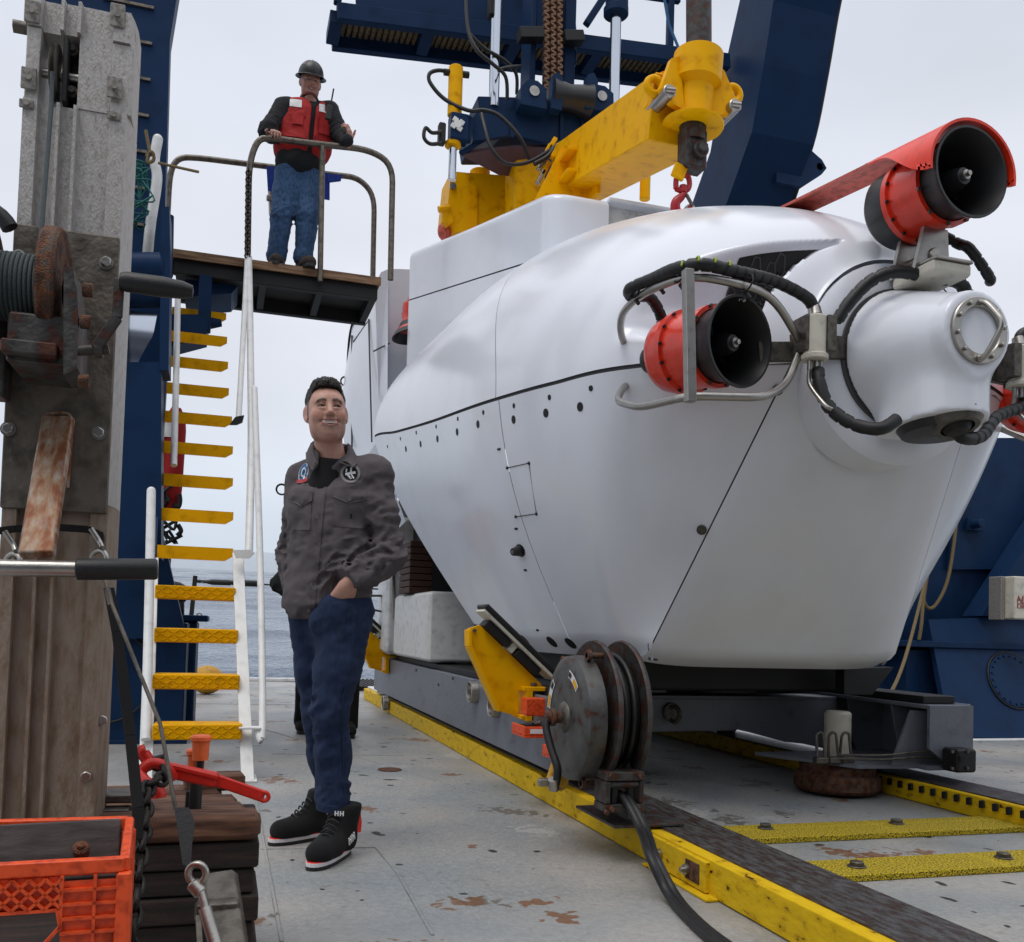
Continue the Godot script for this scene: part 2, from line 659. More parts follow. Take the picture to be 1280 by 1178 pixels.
func materials() -> void:
	var W := Color.WHITE
	var grain := normal_tex(noise(0.08, 4, FastNoiseLite.FRACTAL_FBM, 21), 3.0)
	var wavy := normal_tex(noise(0.012, 3, FastNoiseLite.FRACTAL_FBM, 22), 4.0)
	var pit := normal_tex(noise(0.2, 2, FastNoiseLite.FRACTAL_FBM, 23), 6.0)
	var dirt := tex(noise(0.01, 5, FastNoiseLite.FRACTAL_FBM, 24), [0.0, g(0.84), 0.3, g(0.95), 0.5, W])
	var soil := tex(noise(0.02, 6, FastNoiseLite.FRACTAL_FBM, 25), [0.0, g(0.62), 0.35, g(0.84), 0.6, W])
	var faint := tex(noise(0.008, 5, FastNoiseLite.FRACTAL_FBM, 26), [0.0, Color(0.965, 0.96, 0.95), 0.45, Color(0.99, 0.99, 0.99), 1.0, W])
	# paint
	mat("white_hull", Color(0.89, 0.905, 0.935), 0.2, 0.0, faint, Vector3.ONE * 0.5)
	M.white_hull.metallic_specular = 0.55
	mat("white_paint", Color(0.88, 0.88, 0.87), 0.42, 0.0, dirt, Vector3.ONE * 1.6, grain, 0.15)
	mat("cream", Color(0.80, 0.78, 0.72), 0.5, 0.0, dirt, Vector3.ONE * 2.0)
	var chipped := tex(noise(0.03, 6, FastNoiseLite.FRACTAL_FBM, 31), [0.0, Color(0.10, 0.06, 0.03), 0.13, Color(0.26, 0.13, 0.05), 0.145, Color(0.70, 0.55, 0.09), 0.35, Color(0.82, 0.67, 0.10), 1.0, Color(0.87, 0.72, 0.12)])
	mat("rail_yellow", W, 0.5, 0.0, chipped, Vector3(0.7, 1.1, 0.5), grain, 0.25)
	mat("gritty_yellow", W, 0.9, 0.0, tex(noise(0.16, 4, FastNoiseLite.FRACTAL_FBM, 32), [0.0, Color(0.10, 0.11, 0.04), 0.30, Color(0.25, 0.24, 0.05), 0.42, Color(0.74, 0.64, 0.08), 1.0, Color(0.86, 0.75, 0.10)]), Vector3.ONE * 1.2, pit, 1.0)
	mat("yellow", Color(0.94, 0.69, 0.0), 0.42, 0.0, tex(noise(0.015, 5, FastNoiseLite.FRACTAL_FBM, 33), [0.0, Color(0.80, 0.72, 0.5), 0.25, Color(0.95, 0.93, 0.85), 0.45, W]), Vector3.ONE * 0.8, wavy, 0.08)
	mat("tread_yellow", Color(0.88, 0.64, 0.0), 0.55, 0.0, dirt, Vector3.ONE * 1.5, grain, 0.2)
	mat("navy", Color(0.095, 0.19, 0.315), 0.45, 0.0, dirt, Vector3.ONE * 0.5, wavy, 0.12)
	mat("maroon", Color(0.30, 0.20, 0.23), 0.55, 0.0, dirt, Vector3.ONE)
	mat("grey_paint", Color(0.41, 0.425, 0.46), 0.42, 0.0, tex(noise(0.012, 6, FastNoiseLite.FRACTAL_FBM, 34), [0.0, Color(0.72, 0.68, 0.63), 0.2, g(0.92), 0.45, W]), Vector3(0.7, 0.7, 0.4), grain, 0.15)
	mat("red_paint", Color(0.87, 0.19, 0.06), 0.24, 0.0, dirt, Vector3.ONE * 2.5)
	M.red_paint.clearcoat_enabled = true
	M.red_paint.clearcoat = 0.5
	mat("red_plastic", Color(0.92, 0.21, 0.09), 0.35, 0.0, dirt, Vector3.ONE * 2.0)
	mat("pale_red", Color(0.84, 0.40, 0.33), 0.6, 0.0, soil, Vector3(2, 2, 1.2))
	mat("tool_red", Color(0.78, 0.13, 0.07), 0.4, 0.0, dirt, Vector3.ONE * 3.0, grain, 0.2)
	mat("hook_red", Color(0.66, 0.05, 0.10), 0.32, 0.0, dirt, Vector3.ONE * 4.0)
	mat("orange", Color(0.90, 0.32, 0.12), 0.42, 0.0, tex(noise(0.03, 5, FastNoiseLite.FRACTAL_FBM, 35), [0.0, Color(0.7, 0.6, 0.55), 0.4, Color(0.93, 0.9, 0.88), 0.6, W]), Vector3.ONE * 2.5, grain, 0.12)
	mat("orange_cap", Color(0.93, 0.42, 0.20), 0.55, 0.0, dirt, Vector3.ONE * 4.0)
	for k in ["navy", "yellow", "tread_yellow", "rail_yellow"]:
		M[k].metallic_specular = 0.22
	mat("mesh_grey", Color(0.24, 0.24, 0.245), 0.5)
	# metal
	mat("stainless", Color(0.66, 0.645, 0.62), 0.34, 0.95, dirt, Vector3.ONE * 2.5, grain, 0.12)
	mat("chrome", Color(0.80, 0.82, 0.85), 0.14, 1.0)
	mat("dull_steel", Color(0.42, 0.40, 0.37), 0.5, 0.7, soil, Vector3.ONE * 2.0, grain, 0.3)
	mat("rail_pipe", Color(0.46, 0.43, 0.39), 0.42, 0.7, soil, Vector3.ONE * 1.5, grain, 0.2)
	mat("aluminium", Color(0.73, 0.72, 0.71), 0.5, 0.25, tex(noise(0.03, 6, FastNoiseLite.FRACTAL_FBM, 41), [0.0, Color(0.72, 0.69, 0.65), 0.25, Color(0.90, 0.89, 0.87), 0.5, Color(0.97, 0.96, 0.95), 1.0, W]), Vector3(5.0, 2.0, 5.0), grain, 0.3)
	mat("mast_low", Color(0.57, 0.51, 0.455), 0.55, 0.2, tex(noise(0.02, 6, FastNoiseLite.FRACTAL_FBM, 42), [0.0, Color(0.80, 0.73, 0.64), 0.35, Color(0.93, 0.90, 0.87), 0.6, W]), Vector3(3.0, 0.8, 3.0), grain, 0.3)
	mat("oxide", Color(0.60, 0.585, 0.56), 0.7, 0.2, soil, Vector3.ONE * 6.0, pit, 0.5)
	mat("steel_plate", Color(0.45, 0.42, 0.38), 0.5, 0.55, soil, Vector3.ONE * 1.2, grain, 0.25)
	mat("rust", W, 0.8, 0.1, tex(noise(0.02, 6, FastNoiseLite.FRACTAL_FBM, 43), [0.0, Color(0.12, 0.07, 0.05), 0.4, Color(0.30, 0.17, 0.10), 0.55, Color(0.44, 0.26, 0.15), 0.75, Color(0.30, 0.28, 0.26)]), Vector3.ONE * 2.0, pit, 0.7)
	mat("rusty_dark", W, 0.55, 0.4, tex(noise(0.018, 6, FastNoiseLite.FRACTAL_FBM, 44), [0.0, Color(0.34, 0.18, 0.12), 0.36, Color(0.28, 0.17, 0.14), 0.44, Color(0.22, 0.215, 0.21), 0.7, Color(0.30, 0.295, 0.29)]), Vector3.ONE * 1.6, grain, 0.3)
	mat("reel_cover", W, 0.42, 0.5, tex(noise(0.012, 6, FastNoiseLite.FRACTAL_FBM, 48), [0.0, Color(0.36, 0.18, 0.12), 0.24, Color(0.30, 0.2, 0.17), 0.28, Color(0.31, 0.31, 0.305), 0.7, Color(0.37, 0.37, 0.36)]), Vector3.ONE * 1.6, grain, 0.2)
	mat("worn_track", W, 0.45, 0.4, tex(noise(0.03, 6, FastNoiseLite.FRACTAL_FBM, 45), [0.0, Color(0.24, 0.13, 0.08), 0.35, Color(0.25, 0.20, 0.18), 0.55, Color(0.30, 0.29, 0.29), 1.0, Color(0.40, 0.39, 0.39)]), Vector3(2, 2, 0.6), grain, 0.4)
	mat("rusty_arm", W, 0.55, 0.3, tex(noise(0.016, 5, FastNoiseLite.FRACTAL_FBM, 46), [0.0, Color(0.34, 0.16, 0.07), 0.4, Color(0.50, 0.28, 0.14), 0.52, Color(0.55, 0.44, 0.34), 0.75, Color(0.62, 0.58, 0.54)]), Vector3(4, 1.4, 4), grain, 0.3)
	mat("scaly_chain", W, 0.85, 0.1, tex(noise(0.06, 4, FastNoiseLite.FRACTAL_FBM, 47), [0.0, Color(0.22, 0.11, 0.06), 0.42, Color(0.46, 0.27, 0.16), 0.55, Color(0.62, 0.50, 0.40), 1.0, Color(0.72, 0.66, 0.58)]), Vector3.ONE * 3.0, pit, 0.8)
	mat("chain_steel", Color(0.17, 0.155, 0.145), 0.45, 0.7, soil, Vector3.ONE * 6.0, grain, 0.4)
	# rubber, plastic, cloth, wood
	mat("rubber", Color(0.095, 0.095, 0.10), 0.5, 0.0, soil, Vector3.ONE * 4.0, grain, 0.25)
	mat("duct", Color(0.13, 0.13, 0.135), 0.42, 0.0, dirt, Vector3.ONE * 4.0)
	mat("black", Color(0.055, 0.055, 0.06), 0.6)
	mat("seam", Color(0.30, 0.30, 0.31), 0.8)
	mat("pad", Color(0.80, 0.80, 0.74), 0.6, 0.0, dirt, Vector3.ONE * 3.0)
	mat("wood", W, 0.8, 0.0, tex(noise(0.012, 5, FastNoiseLite.FRACTAL_FBM, 51), [0.0, Color(0.20, 0.12, 0.08), 0.45, Color(0.36, 0.235, 0.165), 1.0, Color(0.52, 0.37, 0.27)]), Vector3(0.9, 7.0, 7.0), grain, 0.5)
	mat("dark_wood", W, 0.8, 0.0, tex(noise(0.012, 5, FastNoiseLite.FRACTAL_FBM, 52), [0.0, Color(0.07, 0.05, 0.04), 0.5, Color(0.15, 0.105, 0.085), 1.0, Color(0.22, 0.16, 0.13)]), Vector3(0.9, 7.0, 7.0), grain, 0.6)
	mat("grey_wood", W, 0.85, 0.0, tex(noise(0.012, 5, FastNoiseLite.FRACTAL_FBM, 53), [0.0, Color(0.14, 0.12, 0.115), 0.5, Color(0.27, 0.245, 0.24), 1.0, Color(0.36, 0.33, 0.32)]), Vector3(1.2, 8.0, 8.0), grain, 0.5)
	mat("gang_wood", W, 0.8, 0.0, tex(noise(0.012, 5, FastNoiseLite.FRACTAL_FBM, 54), [0.0, Color(0.30, 0.21, 0.14), 0.5, Color(0.50, 0.38, 0.28), 1.0, Color(0.60, 0.49, 0.38)]), Vector3(0.5, 5.0, 5.0), grain, 0.4)
	mat("brown_block", W, 0.75, 0.0, tex(noise(0.02, 5, FastNoiseLite.FRACTAL_FBM, 55), [0.0, Color(0.13, 0.07, 0.05), 0.5, Color(0.24, 0.14, 0.10), 1.0, Color(0.32, 0.20, 0.15)]), Vector3(2, 8, 2), grain, 0.4)
	mat("grating", Color(0.40, 0.35, 0.26), 0.7, 0.2, soil, Vector3.ONE * 2.0)
	mat("tan_rope", Color(0.50, 0.43, 0.30), 0.9, 0.0, soil, Vector3.ONE * 8.0, pit, 0.6)
	mat("green_cord", Color(0.12, 0.38, 0.36), 0.8)
	mat("grey_cord", Color(0.30, 0.34, 0.35), 0.8, 0.0, soil, Vector3.ONE * 20.0, pit, 0.6)
	mat("blue_cloth", Color(0.06, 0.20, 0.55), 0.9, 0.0, dirt, Vector3.ONE * 3.0)
	mat("float_yellow", Color(0.78, 0.58, 0.18), 0.6, 0.0, soil, Vector3.ONE * 3.0)
	mat("vest_red", Color(0.66, 0.085, 0.08), 0.8, 0.0, dirt, Vector3.ONE * 3.0, grain, 0.3)
	var weave := normal_tex(noise(0.3, 2, FastNoiseLite.FRACTAL_FBM, 56), 3.0)
	mat("shirt", Color(0.33, 0.305, 0.315), 0.95, 0.0, dirt, Vector3.ONE * 3.0, weave, 0.35)
	mat("shirt_edge", Color(0.40, 0.38, 0.385), 0.95, 0.0, null, Vector3.ONE * 3.0, weave, 0.3)
	mat("jeans", Color(0.095, 0.175, 0.31), 0.95, 0.0, tex(noise(0.02, 5, FastNoiseLite.FRACTAL_FBM, 57), [0.0, g(0.62), 0.5, g(0.85), 1.0, Color(1, 1, 1)]), Vector3(5, 2, 5), weave, 0.35)
	mat("pale_jeans", Color(0.27, 0.40, 0.56), 0.95, 0.0, tex(noise(0.02, 5, FastNoiseLite.FRACTAL_FBM, 58), [0.0, g(0.55), 0.5, g(0.85), 1.0, W]), Vector3(4, 2, 4), weave, 0.35)
	mat("dark_jacket", Color(0.115, 0.12, 0.135), 0.95, 0.0, dirt, Vector3.ONE * 3.0, weave, 0.35)
	mat("black_cloth", Color(0.05, 0.05, 0.055), 0.95, 0.0, null, Vector3.ONE * 3.0, weave, 0.3)
	mat("boot_brown", Color(0.20, 0.15, 0.12), 0.8, 0.0, soil, Vector3.ONE * 5.0, grain, 0.4)
	mat("boot_red", Color(0.90, 0.17, 0.10), 0.6)
	mat("sole_white", Color(0.86, 0.84, 0.85), 0.6)
	mat("hair", Color(0.21, 0.185, 0.17), 0.6, 0.0, tex(noise(0.05, 4, FastNoiseLite.FRACTAL_FBM, 59), [0.0, g(0.55), 1.0, Color(1, 1, 1)]), Vector3(14, 4, 14), pit, 0.8)
	mat("eye_white", Color(0.80, 0.78, 0.76), 0.25)
	mat("iris", Color(0.10, 0.07, 0.05), 0.2)
	mat("teeth", Color(0.90, 0.88, 0.83), 0.3)
	mat("print_white", Color(0.85, 0.85, 0.85), 0.6)
	mat("print_red", Color(0.55, 0.12, 0.14), 0.6)
	mat("patch_blue", Color(0.16, 0.36, 0.55), 0.8)
	mat("patch_grey", Color(0.50, 0.49, 0.48), 0.8)
	mat("green_stripe", Color(0.55, 0.62, 0.12), 0.5)
	var skin := mat("skin", Color.WHITE, 0.48)
	skin.vertex_color_use_as_albedo = true
	skin.subsurf_scatter_enabled = true
	skin.subsurf_scatter_strength = 0.08
	var deck := mat("deck", Color.WHITE, 0.62)
	deck.albedo_texture = deck_picture(1536, 6.0)
	deck.uv1_triplanar = true
	deck.uv1_world_triplanar = true
	deck.uv1_scale = Vector3.ONE / 6.0
	deck.normal_enabled = true
	deck.normal_texture = normal_tex(noise(0.25, 4, FastNoiseLite.FRACTAL_FBM, 61), 6.0, 1024)
	deck.normal_scale = 0.12
	deck.roughness_texture = tex(noise(0.008, 5, FastNoiseLite.FRACTAL_FBM, 62), [0.0, g(0.40), 0.4, g(0.75), 0.7, g(1.0)])
	var sea := mat("sea", Color(0.26, 0.33, 0.41), 0.12, 0.0, null, Vector3.ONE * 0.11, normal_tex(noise(0.03, 5, FastNoiseLite.FRACTAL_FBM, 63), 7.0), 0.7)
	sea.uv1_world_triplanar = true


func stage() -> void:
	var cam := Camera3D.new()
	cam.name = "camera"
	cam.set_frustum(0.05 * 1178.0 / 1165.0, Vector2(0, 0.05 * 151.0 / 1165.0), 0.05, 9000.0)
	cam.projection = Camera3D.PROJECTION_FRUSTUM
	cam.transform = Transform3D(Basis(Vector3(0.954990, 0.029940, 0.295124), Vector3(-0.039928, 0.998814, 0.027873), Vector3(-0.293939, -0.038402, 0.955052)), Vector3(0, 0.897, 0))
	add_child(cam)
	cam.current = true
	var env := Environment.new()
	env.background_mode = Environment.BG_SKY
	env.sky = Sky.new()
	var pan := PanoramaSkyMaterial.new()
	pan.panorama = overcast()
	env.sky.sky_material = pan
	env.tonemap_mode = Environment.TONE_MAPPER_LINEAR
	env.tonemap_exposure = 1.0
	env.sdfgi_enabled = true
	env.ssao_enabled = true
	env.ssil_enabled = true
	var we := WorldEnvironment.new()
	we.name = "environment"
	we.environment = env
	add_child(we)
	var sun := DirectionalLight3D.new()
	sun.name = "sun"
	sun.light_color = Color(1.0, 0.97, 0.93)
	sun.light_energy = 0.34
	sun.light_angular_distance = 25.0
	sun.shadow_enabled = true
	sun.transform = Transform3D(Basis(), Vector3.ZERO).looking_at(Vector3(0.35, -1.0, -0.25), Vector3.FORWARD)
	add_child(sun)


func overcast() -> ImageTexture:      # a closed, bright cloud layer
	var w := 1024
	var h := 512
	var im := Image.create(w, h, false, Image.FORMAT_RGBF)
	var f := noise(1.3, 5, FastNoiseLite.FRACTAL_FBM, 3)
	for y in h:
		var el := PI * (0.5 - (y + 0.5) / h)
		for x in w:
			var az := TAU * (x + 0.5) / w
			var d := Vector3(cos(el) * cos(az), sin(el), cos(el) * sin(az))
			var c: Color
			if el > -0.12:
				var t := clampf(el / 1.0, 0.0, 1.0)
				c = Color(0.67, 0.765, 0.87).lerp(Color(0.80, 0.835, 0.92), smoothstep(0.0, 0.3, t)).lerp(Color(0.72, 0.765, 0.86), smoothstep(0.30, 0.62, t)).lerp(Color(1.18, 1.22, 1.32), smoothstep(0.62, 1.0, t))
				var q := f.get_noise_3d(d.x * 1.2, d.y * 3.0, d.z * 1.2)
				c = c * (1.0 + 0.16 * q)
			else:
				c = Color(0.26, 0.30, 0.36)
			im.set_pixel(x, y, c)
	return ImageTexture.create_from_image(im)


func sea_and_deck() -> void:
	# the ship lies stern down, so the level sea slopes up aft in the ship's own axes
	var tilt := Basis(Vector3.RIGHT, deg_to_rad(4.06))
	var w := noise(0.09, 4, FastNoiseLite.FRACTAL_FBM, 71)
	var w2 := noise(0.02, 3, FastNoiseLite.FRACTAL_FBM, 72)
	var near := Mb.new()
	var wave := func(u: float, v: float) -> Vector3:
		var x := lerpf(-45.0, 60.0, u)
		var z := lerpf(-14.0, -210.0, v * v * 0.75 + v * 0.25)
		var y := w.get_noise_2d(x * 0.6, z * 1.5) * 0.28 + w2.get_noise_2d(x, z * 1.6) * 0.7
		var fade := sm(0.0, 0.05, u) * sm(1.0, 0.95, u) * sm(1.0, 0.96, v)
		return tilt * Vector3(x, -3.4 + y * fade, z)
	near.grid(wave, 210, 330, Vector3.UP)
	var far := [[-5000.0, 5000.0, -210.0, -7000.0], [-5000.0, -45.0, 400.0, -210.0], [60.0, 5000.0, 400.0, -210.0], [-45.0, 60.0, 400.0, -14.0]]
	for r in far:
		near.quad(tilt * Vector3(r[0], -3.4, r[2]), tilt * Vector3(r[1], -3.4, r[2]), tilt * Vector3(r[1], -3.4, r[3]), tilt * Vector3(r[0], -3.4, r[3]), Vector3.UP, Vector3.UP, Vector3.UP, Vector3.UP)
	tag(obj("sea", near, M.sea), "", "", "", "structure")
	var d := Mb.new()
	d.span(Vector3(-9, -0.35, -14.28), Vector3(13, 0, 6))
	var deck := obj("deck", d, M.deck)
	tag(deck, "", "", "", "structure")
	var seams := [[Vector3(0.188, 0, -5.077), Vector3(0.19, 0, -2.704)], [Vector3(0.171, 0, -3.805), Vector3(0.618, 0, -3.754)], [Vector3(0.618, 0, -3.754), Vector3(0.634, 0, -3.358)], [Vector3(0.634, 0, -3.358), Vector3(0.613, 0, -2.669)], [Vector3(0.35, 0, -7.954), Vector3(1.446, 0, -4.588)], [Vector3(1.696, 0, -10.658), Vector3(1.661, 0, -5.284)], [Vector3(-0.364, 0, -10.339), Vector3(1.023, 0, -10.214)], [Vector3(0.344, 0, -6.482), Vector3(1.212, 0, -6.332)], [Vector3(2.75, 0, -3.4), Vector3(2.9, 0, -2.95)]]
	for s in seams:
		var b := Mb.new()
		b.bar(s[0] + Vector3(0, 0.001, 0), s[1] + Vector3(0, 0.001, 0), 0.012, 0.008, Vector3.UP, 0.003)
		obj("weld_seam", b, M.deck, deck)
	for p in [Vector3(1.008, 0, -5.719), Vector3(1.852, 0, -5.902)]:
		var b := Mb.new()
		b.cyl(p, p + Vector3(0, 0.006, 0), 0.075, -1, 20, 0.003)
		obj("deck_socket", b, M.rust, deck)
	var e := Mb.new()
	e.span(Vector3(-9, 0, -14.27), Vector3(13, 0.05, -14.17), 0.01)
	obj("stern_edge", e, M.white_paint, deck)
	var gr := Mb.new()
	for i in 26:
		gr.span(Vector3(1.6 + i * 0.06, 0.004, -14.1), Vector3(1.625 + i * 0.06, 0.06, -12.4))
	for k in 3:
		gr.span(Vector3(1.55, 0.002, -14.1 + k * 0.82), Vector3(3.2, 0.055, -14.06 + k * 0.82))
	alone("deck_grating", gr, M.black, "black bar grating on the deck at the stern edge behind the yellow rail", "grating")


# ---- the submersible -------------------------------------------------------------------------------------------------

const HZ := [-3.44, -3.52, -3.64, -3.9, -4.4, -5.0, -6.2, -7.2, -8.15]       # stations along the hull
const HW := [0.46, 0.62, 0.82, 1.09, 1.28, 1.40, 1.52, 1.58, 1.62]          # half width at the seam
const HC := [2.58, 2.68, 2.80, 2.98, 3.22, 3.43, 3.70, 3.75, 3.75]          # crest
const HS := [2.10, 2.10, 2.10, 2.105, 2.13, 2.175, 2.28, 2.40, 2.53]        # seam height


func at_z(t: Array, z: float) -> float:
	for i in HZ.size() - 1:
		if z >= HZ[i + 1] or i == HZ.size() - 2:
			var a := maxi(i - 1, 0)
			var d := mini(i + 2, HZ.size() - 1)
			return cubic_interpolate_in_time(t[i], t[i + 1], t[a], t[d], (z - HZ[i]) / (HZ[i + 1] - HZ[i]), HZ[i + 1] - HZ[i], HZ[a] - HZ[i] if a != i else -0.3 * (HZ[i + 1] - HZ[i]), HZ[d] - HZ[i] if d != i + 1 else 1.3 * (HZ[i + 1] - HZ[i]))
	return t[-1]


func shell_raw(z: float, th: float) -> Vector3:       # th 0 at the near seam, PI at the far one
	var w := at_z(HW, z)
	var s := at_z(HS, z)
	var h := at_z(HC, z) - s
	var p := 2.0 / (lerpf(2.0, 2.12, sm(-3.6, -4.8, z)) - 0.20 * sm(-5.0, -8.3, z))
	var c := cos(th)
	return Vector3(XC - w * signf(c) * pow(absf(c), p), s + 0.012 + h * pow(absf(sin(th)), p), z)


func scoop_depth(z: float, th: float) -> float:
	var a := th if th < PI / 2 else PI - th
	var t := clampf((-3.552 - z) / 0.46, 0.0, 1.0)
	var upper := lerpf(1.30, 0.42, pow(t, 0.6))
	return 0.26 * sm(0.0, 0.26, upper - a) * sm(0.12, 0.24, a) * sm(1.0, 0.1, t) * (1.0 - sm(-3.552, -3.540, z))


func shell(z: float, th: float, inset := 0.0) -> Vector3:
	var p := shell_raw(z, th)
	var d := scoop_depth(z, th) + inset
	if d > 0.0:
		var q := shell_raw(z - 0.02, th) - shell_raw(z + 0.02, th)
		var r := shell_raw(z, minf(th + 0.02, PI)) - shell_raw(z, maxf(th - 0.02, 0.0))
		var no := q.cross(r).normalized()
		if no.dot(p - Vector3(XC, 2.2, z)) < 0.0:
			no = -no
		p -= no * d
	return p


func screen_in(u: float, v: float) -> bool:
	return u >= 0.0 and u <= 1.0 and v >= 0.0 and v <= 1.0 and scoop_depth(lerpf(-3.70, -3.556, u), lerpf(0.20, 1.24, v)) > 0.05


func screen_at(u: float, v: float, inset: float) -> Vector3:      # the honeycomb screen near the deep end of a side scoop
	var z := lerpf(-3.70, -3.556, u)
	var th := lerpf(0.20, 1.24, v)
	return shell(z, th, lerpf(0.02, inset, sm(0.015, 0.05, scoop_depth(z, th))))


func joint_z(th: float) -> float:         # the joint between the tail cone and the middle of the hull leans forward as it rises
	return -5.0 - 1.0 * sm(0.0, 1.15, minf(th, PI - th))


func mirror(p: Vector3, s: int) -> Vector3:
	return p if s > 0 else Vector3(2.0 * XC - p.x, p.y, p.z)


func side_seam(s: float) -> Vector3:
	var z := lerpf(-3.47, -8.15, s)
	var p := shell_raw(z, 0.0)
	p.y -= 0.020
	p.x = maxf(XC - at_z(HW, z), 0.0) if s > 0.001 else p.x
	return p


func side_foot(s: float) -> Vector3:
	return Vector3(lerpf(2.05, 1.86, sm(0.0, 0.6, s)) - 0.06 * s, 0.75, lerpf(-4.35, -6.35, s))


func side_at(s: float, v: float) -> Vector3:          # the lower side: v 0 at the seam, 1 at the foot
	var p := side_seam(s).lerp(side_foot(s), v)
	p.x -= 0.10 * sin(PI * v) * (1.0 - 0.5 * v) * sm(0.0, 0.12, s)
	if v > 0.93:
		p.x += (v - 0.93) * 0.8
	return p


func side_out(s: float, v: float) -> Vector3:
	var a := side_at(minf(s + 0.01, 1.0), v) - side_at(maxf(s - 0.01, 0.0), v)
	var b := side_at(s, minf(v + 0.01, 1.0)) - side_at(s, maxf(v - 0.01, 0.0))
	var n := a.cross(b).normalized()
	return n if n.x < 0.0 else -n


func side_find(x: float, y: float, z: float) -> Vector2:      # the place on the side panel nearest to a point
	var best := Vector2.ZERO
	var d := 1e9
	for i in 60:
		for j in 60:
			var q := side_at(i / 59.0, j / 59.0).distance_to(Vector3(x, y, z))
			if q < d:
				d = q; best = Vector2(i / 59.0, j / 59.0)
	return best


func side_ray(dir: Vector3) -> Vector2:                # the place on the side panel along a line of sight from eye height
	var o := Vector3(0, 0.897, 0)
	var best := Vector2.ZERO
	var step := 1.0
	var u := dir.normalized()
	for pass_ in 4:
		var c := best if pass_ else Vector2(0.5, 0.5)
		var d := 1e9
		for i in 21:
			for j in 21:
				var q := Vector2(clampf(c.x + (i - 10) / 20.0 * step, 0, 1), clampf(c.y + (j - 10) / 20.0 * step, 0, 1))
				var p := side_at(q.x, q.y) - o
				var e := (p - u * p.dot(u)).length()
				if e < d:
					d = e; best = q
		step *= 0.25
	return best


func disc_on(at: Vector3, no: Vector3, r: float, thick: float, mb: Mb, squeeze := 1.0) -> void:
	var t := aim(at - no * thick * 0.5, no)
	var k := Mb.new()
	k.cyl(Vector3.ZERO, Vector3(0, thick, 0), r, -1, 18, 0.0)
	mb.add(k, Transform3D(t.basis * Basis.from_scale(Vector3(squeeze, 1, 1)), t.origin))


func tail_at(u: float, v: float) -> Vector3:          # the raked tail face: u across, v down
	var l := side_at(0.0, v) + Vector3(0.006, 0, 0.005)
	if v > 0.93:
		l.x -= (v - 0.93) * 0.8
	var p := l.lerp(Vector3(2.0 * XC - l.x, l.y, l.z), u)
	var e := 1.0 - pow(absf(2.0 * u - 1.0), 6.0)
	p += Vector3(0, -0.03, 0.06) * e * sm(0.0, 0.3, v)
	if v > 0.95:
		p += Vector3(0, 0.0, -0.10) * pow((v - 0.95) / 0.05, 2.0)
	return p


